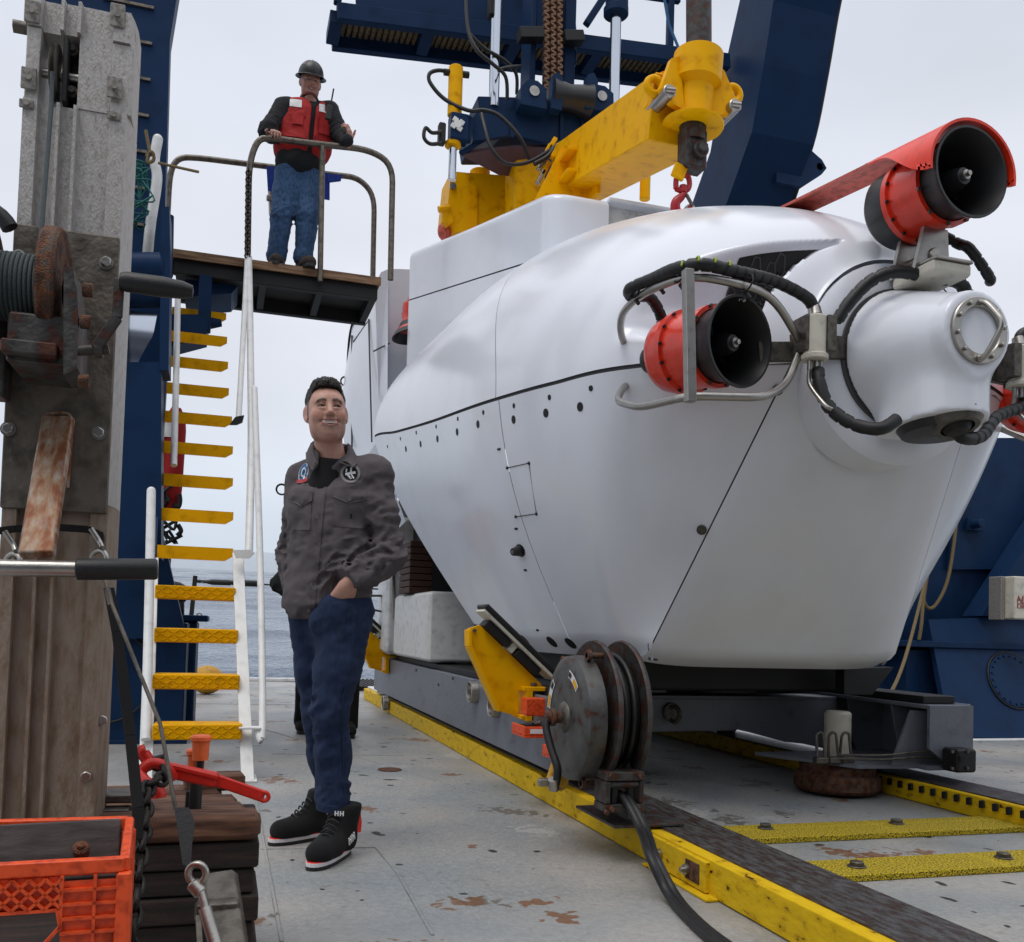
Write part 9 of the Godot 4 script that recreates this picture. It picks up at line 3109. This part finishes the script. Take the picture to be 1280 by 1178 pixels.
func shirt_details(so: Node, sf: Field, neck: Vector3, mid: Vector3) -> void:
	var dir := Vector3(0.12, 0.12, -1.0).normalized()      # into the chest
	var right := Vector3(1.0, 0, 0.15).normalized()
	var keep = sf.cut
	sf.cut = null
	# placket
	var top := Vector3(0.273, 1.388, -3.2)
	var bot := Vector3(0.252, 0.894, -3.2)
	top = Vector3(0.319, 1.423, -3.5); bot = Vector3(0.292, 0.906, -3.5)
	var b := Mb.new()
	patch(sf, func(u: float, v: float) -> Vector3: return top.lerp(bot, v) + right * (u - 0.5) * 0.042, dir, 3, 40, 0.0035, b)
	var po := obj("placket", b, M.shirt, so)
	for t in [0.04, 0.27, 0.52, 0.78, 0.97]:
		var p := sf.drop(top.lerp(bot, t) - right * 0.002, dir)
		b = Mb.new()
		disc_on(p - dir * 0.004, -dir, 0.0075, 0.004, b)
		obj("button", b, M.shirt_edge, po)
	# breast pockets with pointed flaps
	for k in 2:
		var c: Vector3 = [Vector3(0.43, 1.396, -3.5), Vector3(0.246, 1.373, -3.5)][k]
		var w: float = [0.125, 0.08][k]
		var rx: Vector3 = [Vector3(1, -0.03, 0.1), Vector3(1.0, 0.1, 0.1)][k]
		rx = rx.normalized()
		var dd: Vector3 = [dir, Vector3(0.13, 0.12, -0.99).normalized()][k]
		b = Mb.new()
		patch(sf, func(u: float, v: float) -> Vector3: return c + rx * (u - 0.5) * w * 0.94 + Vector3(0, -0.145 * v, 0), dd, 10, 10, 0.0025, b)
		var pk := obj("pocket", b, M.shirt, so)
		b = Mb.new()
		patch(sf, func(u: float, v: float) -> Vector3: return c + rx * (u - 0.5) * w + Vector3(0, 0.004 - v * (0.034 + 0.022 * (1.0 - absf(u - 0.5) * 2.0)), 0), dd, 12, 5, 0.0055, b)
		obj("pocket_flap", b, M.shirt, pk)
		b = Mb.new()
		var q := []
		for i in 13:
			var u := i / 12.0
			q.append(sf.drop(c + rx * (u - 0.5) * w + Vector3(0, 0.004 - (0.034 + 0.022 * (1.0 - absf(u - 0.5) * 2.0)), 0), dd) - dd * 0.005)
		b.tube(q, 0.002, 5)
		obj("flap_edge", b, M.shirt_edge, pk)
		b = Mb.new()
		disc_on(sf.drop(c + Vector3(0, -0.036, 0), dd) - dd * 0.008, -dd, 0.008, 0.004, b)
		obj("button", b, M.shirt_edge, pk)
	# collar wings
	for k in 2:
		var s: float = [1.0, -1.0][k]
		b = Mb.new()
		var a0: Vector3 = neck + Vector3([0.066, -0.062][k], 0.045, -0.035)
		var a1: Vector3 = neck + Vector3([0.046, -0.05][k], -0.012, 0.068)
		var c0: Vector3 = neck + Vector3([0.105, -0.095][k], -0.01, -0.03)
		var c1: Vector3 = [Vector3(0.451, 1.497, -3.6), Vector3(0.305, 1.483, -3.66)][k]
		if k == 1:
			a1 = Vector3(0.323, 1.516, -3.665)
		else:
			a1 = Vector3(0.408, 1.522, -3.66)
		for side in 2:
			b.grid(func(u: float, v: float) -> Vector3:
				var p := a0.lerp(a1, u).lerp(c0.lerp(c1, u), v)
				p += Vector3(0.012 * s * sin(PI * u), 0.012 * sin(PI * v), 0.012 * sin(PI * u)) - Vector3(0, 0.004 * side, 0.003 * side)
				return p, 10, 6, Vector3(s * 0.6, 0.5 - side, 0.7))
		obj("collar", b, M.shirt, so)
		b = Mb.new()
		b.tube([a1, c1, c0.lerp(c1, 0.5) + Vector3(0.012 * s, 0.002, 0.012), c0], 0.0028, 6)
		obj("collar_edge", b, M.shirt_edge, so)
	b = Mb.new()
	b.tube(arc(neck + Vector3(0, 0.02, -0.03), Vector3(1, 0, 0), Vector3(0, 0.25, -1).normalized(), 0.066, -0.2, PI + 0.2, 14), 0.017, 8)
	obj("collar_stand", b, M.shirt, so)
	# round emblem on the left breast
	var ec := Vector3(0.43, 1.462, -3.5)
	b = Mb.new()
	patch(sf, func(u: float, v: float) -> Vector3: return ec + (right * cos(u * TAU) + Vector3.UP * sin(u * TAU)) * 0.0385 * maxf(v, 0.01), dir, 28, 4, 0.004, b)
	var eo := obj("round_patch", b, M.patch_grey, so)
	b = Mb.new()
	patch(sf, func(u: float, v: float) -> Vector3: return ec + (right * cos(u * TAU) + Vector3.UP * sin(u * TAU)) * 0.0285 * maxf(v, 0.01), dir, 28, 4, 0.0056, b)
	obj("patch_ground", b, M.black_cloth, eo)
	var marks := [[Vector2(-0.019, -0.004), Vector2(0.020, 0.004), 0.010], [Vector2(-0.016, 0.004), Vector2(-0.014, 0.018), 0.006], [Vector2(0.002, 0.004), Vector2(0.003, 0.024), 0.007], [Vector2(-0.012, -0.004), Vector2(0.004, -0.022), 0.007], [Vector2(0.004, -0.004), Vector2(0.014, -0.02), 0.005]]
	for mk in marks:
		b = Mb.new()
		var m0: Vector2 = mk[0]
		var m1: Vector2 = mk[1]
		var nn: Vector2 = (m1 - m0).orthogonal().normalized() * mk[2] * 0.5
		patch(sf, func(u: float, v: float) -> Vector3:
			var q: Vector2 = m0.lerp(m1, u) + nn * (v - 0.5) * 2.0
			return ec + right * q.x + Vector3.UP * q.y, dir, 5, 2, 0.0070, b)
		obj("patch_mark", b, M.print_white, eo)
	# oval emblem on the right breast
	var oc := Vector3(0.25, 1.452, -3.55)
	var od := Vector3(0.13, 0.15, -0.98).normalized()
	var oright := Vector3(1.0, 0.25, 0.1).normalized()
	for e in [[0.040, M.print_white, 0.004, 0.0], [0.035, M.patch_blue, 0.0055, 0.004], [0.020, M.print_white, 0.007, 0.004], [0.012, M.patch_blue, 0.0085, 0.004]]:
		b = Mb.new()
		patch(sf, func(u: float, v: float) -> Vector3: return oc + Vector3(0, e[3], 0) + (oright * cos(u * TAU) * 0.5 + Vector3(0.12, 1, 0) * sin(u * TAU)) * e[0] * maxf(v, 0.01), od, 24, 3, e[2], b)
		obj("oval_patch", b, e[1], so)
	b = Mb.new()
	patch(sf, func(u: float, v: float) -> Vector3: return oc + oright * (u - 0.5) * 0.045 + Vector3(-0.004, -0.026 - 0.014 * v + 0.01 * absf(u - 0.5), 0), od, 8, 2, 0.009, b)
	obj("patch_banner", b, M.hook_red, so)
	b = Mb.new()
	patch(sf, func(u: float, v: float) -> Vector3: return Vector3(0.439, 1.294, -3.5) + right * (u - 0.5) * 0.008 + Vector3(0, 0.018 * (0.5 - v), 0), dir, 2, 2, 0.004, b)
	obj("small_tag", b, M.black, so)
	sf.cut = keep


func deckhand() -> void:
	# the person on the gangway: hard hat, work vest, one hand on the rail, the other raised
	var Z := -8.28
	var o := thing("person", Vector3(0.5, 3.87, -8.1), "person in a dark hard hat and red work vest leaning on the gangway railing", "person")
	var sc := 1.0
	var hc := Vector3(0.527, 5.531, -8.07)
	var H := Transform3D(Basis(Vector3.UP, 0.10) * Basis(Vector3.RIGHT, 0.26), hc)
	var neck := Vector3(0.523, 5.455, -8.14)
	var shR := Vector3(0.318, 5.316, -8.14)
	var shL := Vector3(0.703, 5.333, -8.11)
	var elR := Vector3(0.191, 5.036, -8.04)
	var wrR := Vector3(0.23, 4.996, -8)
	var elL := Vector3(0.798, 5.104, -8.03)
	var wrL := Vector3(0.829, 4.966, -7.8)
	var pelv := Vector3(0.468, 4.815, -8.17)
	var hipR := Vector3(0.381, 4.764, -8.17)
	var hipL := Vector3(0.55, 4.794, -8.17)
	var knR := Vector3(0.33, 4.351, -8.06)
	var knL := Vector3(0.542, 4.363, -8.04)
	var anR := Vector3(0, 0, 0)
	anR = Vector3(0.302, 4.004, -8.14); anR.y = 3.98
	var anL := Vector3(0.526, 3.972, -8.08); anL.y = 3.98
	var f := head_field(H, 0.7, 1.06)
	f.bone(neck + Vector3(0, -0.06, 0), hc + Vector3(0, -0.05, -0.045), 0.060, 0.054, 0.025)
	f.bone(shR, shL, 0.05, 0.05, 0.05)
	f.bone(neck + Vector3(0, -0.08, 0), pelv, 0.08, 0.09, 0.05)
	f.bone(shR, elR, 0.04, 0.035, 0.03); f.bone(elR, wrR, 0.034, 0.028, 0.03)
	f.bone(shL, elL, 0.04, 0.035, 0.03); f.bone(elL, wrL, 0.036, 0.028, 0.03)
	f.bone(hipR, knR, 0.06, 0.045, 0.04); f.bone(knR, anR, 0.045, 0.035, 0.03)
	f.bone(hipL, knL, 0.06, 0.045, 0.04); f.bone(knL, anL, 0.045, 0.035, 0.03)
	var base := Color(0.46, 0.24, 0.185)
	var paint := skin_paint(H, base, Color(0.26, 0.08, 0.07), 0.25, Color(0.06, 0.045, 0.04))
	var body := Mb.new()
	body.colored = true
	f.cut = func(p: Vector3) -> float: return p.y - (neck.y - 0.03)
	f.net(Vector3(-0.1, 3.8, -8.45), Vector3(1.1, neck.y + 0.05, -7.6), 0.024, body, paint)
	f.cut = func(p: Vector3) -> float: return (neck.y - 0.03) - p.y
	f.net(hc - Vector3(0.15, 0.24, 0.18), hc + Vector3(0.15, 0.18, 0.18), 0.0045, body, paint)
	var hf := Field.new()      # right hand: fingers over the pipe, thumb along it
	hand(hf, Vector3(0.237, 4.971, -7.99), Vector3(0.12, 0.02, 1.0), Vector3(0, -1, 0.1), [0.55, 0.95, 0.7], -1.0, 0.1, Vector2(1.2, 0.1), 1.05)
	hf.net(wrR - Vector3(0.16, 0.14, 0.12), wrR + Vector3(0.18, 0.14, 0.26), 0.006, body, paint)
	var lf := Field.new()      # left hand: half closed, thumb up
	hand(lf, Vector3(0.848, 4.962, -7.84), Vector3(-0.02, 1.0, 0.35), Vector3(-0.8, -0.2, -0.5), [0.5, 0.9, 0.6], -1.0, 0.1, Vector2(0.9, -0.3), 1.05)
	lf.net(wrL - Vector3(0.15, 0.10, 0.15), wrL + Vector3(0.16, 0.24, 0.18), 0.006, body, paint)
	var bo := obj("body", body, M.skin, o)
	eyes(H, bo, Vector3(0.3, -0.2, 1.0), true)
	# hat
	var hat := Mb.new()
	var ht := Transform3D(H.basis * Basis(Vector3.RIGHT, 0.08), H * Vector3(0, 0.068, -0.008))
	hat.grid(func(u: float, v: float) -> Vector3:
		var a := TAU * v
		var e := PI / 2 * u
		var ridge := 1.0 + 0.05 * sm(0.25, 0.0, absf(cos(a))) * sin(e * 1.2)
		return ht * Vector3(cos(a) * 0.108 * cos(e), sin(e) * 0.118 * ridge, sin(a) * 0.132 * cos(e)), 14, 40, ht.origin, true)
	var ho := obj("hard_hat", hat, M.duct, o)
	hat = Mb.new()
	for k in 2:
		hat.grid(func(u: float, v: float) -> Vector3:
			var a := TAU * v
			var w := lerpf(0.0, 0.024, u) * (1.0 + 0.5 * maxf(sin(a), 0.0))
			return ht * Vector3(cos(a) * (0.106 + w), -0.018 * u - 0.004 * k, sin(a) * (0.130 + w)), 4, 40, Vector3(0, 1 - 2 * k, 0))
	obj("brim", hat, M.duct, ho)
	hat = Mb.new()
	for m in [1, -1]:
		hat.grid(func(u: float, v: float) -> Vector3:
			var e := lerpf(0.55, 1.35, u)
			var a := lerpf(0.25, 0.75, v) if m > 0 else PI - lerpf(0.25, 0.75, v)
			return ht * (Vector3(cos(a) * 0.108 * cos(e), sin(e) * 0.118, sin(a) * 0.132 * cos(e)) * 1.012), 8, 6, ht.origin, true)
	obj("hat_sticker", hat, M.patch_grey, ho)
	# jacket
	var sf := Field.new()
	var chR := Vector3(0.396, 5.23, -8.15)
	var chL := Vector3(0.625, 5.25, -8.13)
	var blR := Vector3(0.378, 4.849, -8.17)
	var blL := Vector3(0.561, 4.874, -8.17)
	sf.bone(chR, blR, 0.125, 0.120, 0.09)
	sf.bone(chL, blL, 0.125, 0.122, 0.09)
	sf.bone(chR.lerp(chL, 0.5) + Vector3(0, 0, 0.03), blR.lerp(blL, 0.5) + Vector3(0, 0, 0.05), 0.12, 0.135, 0.08)
	sf.bone(shR, shL, 0.072, 0.072, 0.07)
	sf.bone(neck + Vector3(0, -0.05, 0), neck + Vector3(0, -0.005, -0.005), 0.088, 0.080, 0.04)
	sf.bone(shR, elR, 0.083, 0.072, 0.05)
	sf.bone(elR, wrR + Vector3(0, 0, -0.04), 0.072, 0.050, 0.04)
	sf.bone(shL, elL, 0.083, 0.074, 0.05)
	sf.bone(elL, wrL + Vector3(0, 0, -0.02), 0.072, 0.052, 0.04)
	sf.bump = cloth_bump([[elR, 1.0, 0.25], [elL, 1.0, 0.25], [blL, 0.6, 0.25]], 0.014, 101)
	sf.cut = func(p: Vector3) -> float: return maxf(maxf(p.y - neck.y - 0.01, 4.55 - p.y), Vector2(p.x - neck.x - 0.02, p.z - neck.z - 0.10).length() * -1.0 + 0.055 if p.y > neck.y - 0.09 else -1.0)
	var jm := Mb.new()
	sf.net(Vector3(-0.1, 4.4, -8.45), Vector3(1.1, 5.6, -7.6), 0.013, jm)
	obj("jacket", jm, M.dark_jacket, o)
	# vest in two fronts
	for k in 2:
		var vf := Field.new()
		vf.bone(chR, blR.lerp(chR, 0.35), 0.146, 0.146, 0.09)
		vf.bone(chL, blL.lerp(chL, 0.35), 0.146, 0.146, 0.09)
		vf.bone(chR.lerp(chL, 0.5) + Vector3(0, 0, 0.03), blR.lerp(blL, 0.5).lerp(chR.lerp(chL, 0.5), 0.35) + Vector3(0, 0, 0.05), 0.142, 0.158, 0.08)
		vf.bone(shR.lerp(shL, 0.22) + Vector3(0, 0.0, 0), shR.lerp(shL, 0.78), 0.082, 0.082, 0.07)
		vf.bump = cloth_bump([[chR, 0.5, 0.3], [blL, 0.6, 0.3]], 0.010, 105)
		var midx := chR.lerp(chL, 0.5)
		vf.cut = func(p: Vector3) -> float:
			var q := p - midx
			var line := 0.045 + 0.06 * q.y - 0.02
			var sx := q.x - line - 0.02
			var c := (sx + 0.018 + maxf(q.y - 0.05, 0.0) * 0.45) if k == 0 else (-sx + 0.018 + maxf(q.y - 0.05, 0.0) * 0.45)
			if q.z < 0.02:
				c = sx if k == 0 else -sx
			c = maxf(c, 0.098 - Vector2(p.x - neck.x, p.z - neck.z).length() if p.y > neck.y - 0.10 else -1.0)
			c = maxf(c, midx.y - 0.37 - p.y)
			c = maxf(c, 0.105 - Vector3(p.x - shR.x + 0.045, (p.y - shR.y + 0.03) * 0.75, (p.z - shR.z) * 0.5).length())
			c = maxf(c, 0.105 - Vector3(p.x - shL.x - 0.045, (p.y - shL.y + 0.03) * 0.75, (p.z - shL.z) * 0.5).length())
			return c
		var vm := Mb.new()
		vf.net(Vector3(0.05, 4.75, -8.45), Vector3(0.95, 5.6, -7.75), 0.013, vm)
		var vo := obj("vest_front", vm, M.vest_red, o)
		var dir := Vector3(0.05, 0.33, -1).normalized()
		for q in ([[Vector3(0.408, 5.118, -7.7), 0.13, 0.05], [Vector3(0.41, 5.065, -7.7), 0.10, 0.10], [Vector3(0.389, 4.927, -7.7), 0.20, 0.05]] if k == 0 else [[Vector3(0.643, 5.056, -7.7), 0.10, 0.16], [Vector3(0.609, 4.915, -7.7), 0.15, 0.05]]):
			var b := Mb.new()
			patch(vf, func(u: float, v: float) -> Vector3: return q[0] + Vector3((u - 0.5) * q[1], (0.5 - v) * q[2], 0), dir, 6, 6, 0.014, b)
			obj("vest_pocket", b, M.vest_red, vo)
		var wp := Mb.new()
		var wc: Vector3 = [Vector3(0.392, 5.202, -7.7), Vector3(0.638, 5.197, -7.7)][k]
		patch(vf, func(u: float, v: float) -> Vector3: return wc + Vector3((u - 0.5) * 0.10, (0.5 - v) * 0.07, 0), dir, 6, 6, 0.006, wp)
		obj("shoulder_band", wp, M.print_white, vo)
	var rd := Mb.new()
	rd.box(Vector3(0.674, 5.195, -7.86), Vector3(0.05, 0.13, 0.035), Basis(Vector3(0, 0, 1), -0.12), 0.01)
	rd.tube([Vector3(0.688, 5.271, -7.83), Vector3(0.704, 5.391, -7.83)], 0.007, 6)
	alone("radio", rd, M.rubber, "small black handheld radio with a whip aerial clipped on the red work vest", "radio")
	# jeans and boots
	var jf := Field.new()
	jf.bone(hipR + Vector3(0, 0.04, 0), hipR.lerp(knR, 0.5), 0.120, 0.104, 0.05)
	jf.bone(hipR.lerp(knR, 0.5), knR, 0.104, 0.088, 0.04)
	jf.bone(knR, anR + Vector3(0, 0.03, 0), 0.088, 0.078, 0.03)
	jf.bone(hipL + Vector3(0, 0.04, 0), hipL.lerp(knL, 0.5), 0.118, 0.102, 0.05)
	jf.bone(hipL.lerp(knL, 0.5), knL, 0.102, 0.086, 0.04)
	jf.bone(knL, anL + Vector3(0, 0.03, 0), 0.086, 0.080, 0.03)
	jf.bump = cloth_bump([[knR, 0.9, 0.3], [knL, 0.9, 0.3], [anR, 0.9, 0.2], [anL, 0.9, 0.2]], 0.014, 107)
	jf.cut = func(p: Vector3) -> float: return maxf(3.955 - p.y, p.y - 4.8)
	var lm := Mb.new()
	jf.net(Vector3(-0.05, 3.85, -8.45), Vector3(0.85, 4.85, -7.7), 0.014, lm)
	obj("jeans", lm, M.pale_jeans, o)
	var mats := [M.boot_brown, M.boot_brown, M.rubber, M.rubber]
	boot(o, anR + Vector3(0.03, -0.11, -0.08), anR + Vector3(-0.02, -0.11, 0.22), anR, mats, 1.15)
	boot(o, anL + Vector3(-0.01, -0.11, -0.08), anL + Vector3(0.05, -0.11, 0.22), anL, mats, 1.15)


func hidden_person() -> void:
	# someone stands right behind the smiling person; only an elbow, a shoulder, one shin and a shoe show
	var o := thing("person", Vector3(0.60, 0, -7.4), "person in dark clothes and a red vest almost hidden behind the smiling person in front", "person")
	var sc := 1.0
	var c := Vector3(0.76, 0, -7.42)
	var f := Field.new()
	var H := Transform3D(Basis(Vector3.UP, 0.1), c + Vector3(-0.02, 1.66, 0.0))
	f = head_field(H, 0.0)
	var sh := [c + Vector3(-0.18, 1.40, 0), c + Vector3(0.18, 1.40, 0)]
	var el := [c + Vector3(-0.36, 1.18, 0.02), c + Vector3(0.25, 1.12, 0.0)]
	var wr := [c + Vector3(-0.18, 1.0, 0.18), c + Vector3(0.2, 0.95, 0.15)]
	var hp := [c + Vector3(-0.09, 0.92, 0), c + Vector3(0.09, 0.92, 0)]
	var kn := [c + Vector3(-0.13, 0.5, 0.02), c + Vector3(0.20, 0.5, 0.0)]
	var an := [Vector3(0.645, 0, -7.772) + Vector3(0, 0.1, 0), c + Vector3(0.22, 0.1, -0.05)]
	f.bone(c + Vector3(0, 1.42, 0), H.origin + Vector3(0, -0.06, -0.02), 0.06, 0.058, 0.04)
	f.bone(sh[0], sh[1], 0.05, 0.05, 0.05)
	f.bone(c + Vector3(0, 1.35, 0), c + Vector3(0, 0.95, 0), 0.09, 0.09, 0.05)
	var jk := Field.new()
	jk.bone(sh[0], sh[1], 0.08, 0.08, 0.06)
	jk.bone(c + Vector3(-0.08, 1.3, 0), hp[0], 0.13, 0.12, 0.08)
	jk.bone(c + Vector3(0.08, 1.3, 0), hp[1], 0.13, 0.12, 0.08)
	var tr := Field.new()
	for i in 2:
		f.bone(sh[i], el[i], 0.04, 0.035, 0.03); f.bone(el[i], wr[i], 0.034, 0.026, 0.03)
		f.bone(hp[i], kn[i], 0.06, 0.05, 0.04); f.bone(kn[i], an[i], 0.045, 0.035, 0.03)
		hand(f, wr[i], Vector3(0.1 * (1 - 2 * i), -0.8, 0.4), Vector3(0.8 * (1 - 2 * i), 0, -0.4), [0.3, 0.4, 0.3], 1.0 - 2.0 * i)
		jk.bone(sh[i], el[i], 0.075, 0.065, 0.05); jk.bone(el[i], wr[i], 0.062, 0.046, 0.04)
		tr.bone(hp[i], kn[i], 0.11, 0.085, 0.05); tr.bone(kn[i], an[i] + Vector3(0, -0.02, 0), 0.085, 0.070, 0.04)
	var body := Mb.new()
	body.colored = true
	var paint := skin_paint(H, Color(0.42, 0.24, 0.19), Color(0.36, 0.16, 0.14), 0.1, Color(0.1, 0.08, 0.06))
	f.net(c + Vector3(-0.45, 0.05, -0.35), c + Vector3(0.45, 1.85, 0.35), 0.018, body, paint)
	obj("body", body, M.skin, o)
	jk.bump = cloth_bump([[el[0], 1.0, 0.25]], 0.012, 111)
	jk.cut = func(p: Vector3) -> float: return maxf(p.y - 1.47, 0.86 - p.y)
	var b := Mb.new()
	jk.net(c + Vector3(-0.45, 0.8, -0.35), c + Vector3(0.45, 1.55, 0.35), 0.018, b)
	obj("jacket", b, M.dark_jacket, o)
	tr.cut = func(p: Vector3) -> float: return p.y - 0.98
	tr.bump = cloth_bump([[kn[0], 0.8, 0.3]], 0.010, 113)
	b = Mb.new()
	tr.net(c + Vector3(-0.45, 0.05, -0.35), c + Vector3(0.45, 1.05, 0.35), 0.018, b)
	obj("trousers", b, M.black_cloth, o)
	var vf := Field.new()
	vf.bone(c + Vector3(-0.09, 1.34, 0), c + Vector3(-0.1, 1.06, 0.0), 0.15, 0.155, 0.08)
	vf.bone(c + Vector3(0.09, 1.34, 0), c + Vector3(0.1, 1.06, 0.0), 0.15, 0.155, 0.08)
	vf.bone(c + Vector3(-0.2, 1.18, 0.02), c + Vector3(-0.2, 1.10, 0.02), 0.075, 0.075, 0.05)
	vf.cut = func(p: Vector3) -> float: return maxf(p.y - 1.42, 0.98 - p.y)
	b = Mb.new()
	vf.net(c + Vector3(-0.45, 0.9, -0.35), c + Vector3(0.45, 1.5, 0.35), 0.018, b)
	obj("vest", b, M.vest_red, o)
	b = Mb.new()
	b.ball(H * Vector3(0, 0.06, -0.01), Vector3(0.112, 0.115, 0.13), 12, 20)
	b.lathe([Vector2(0.10, 0.0), Vector2(0.145, -0.01), Vector2(0.145, -0.014), Vector2(0.10, -0.006)], H * Vector3(0, 0.05, 0), Vector3.UP, 28)
	obj("helmet", b, M.rubber, o)
	b = Mb.new()
	b.tube(arc(Vector3(0.385, 1.91, -7.38), Vector3(1, 0, 0), Vector3.UP, 0.04, 0.5, TAU - 0.5, 14), 0.008, 6)
	obj("chin_strap", b, M.black, o)
	var mats := [M.black_cloth, M.rubber, M.rubber, M.rubber]
	for i in 2:
		boot(o, Vector3(an[i].x, 0, an[i].z - 0.07), Vector3(an[i].x - 0.02, 0, an[i].z + 0.21), an[i], mats, 1.0)


func _ready() -> void:
	stage()
	materials()
	var t0 := Time.get_ticks_msec()
	sea_and_deck()
	rails()
	straps()
	aframe()
	stairs()
	gangway()
	right_side()
	cradle()
	submersible()
	crane()
	reel()
	tray()
	mast()
	near_left()
	stern()
	deckhouse()
	man()
	deckhand()
	hidden_person()
	print("built in ", Time.get_ticks_msec() - t0, " ms, ", taken.size(), " kinds")
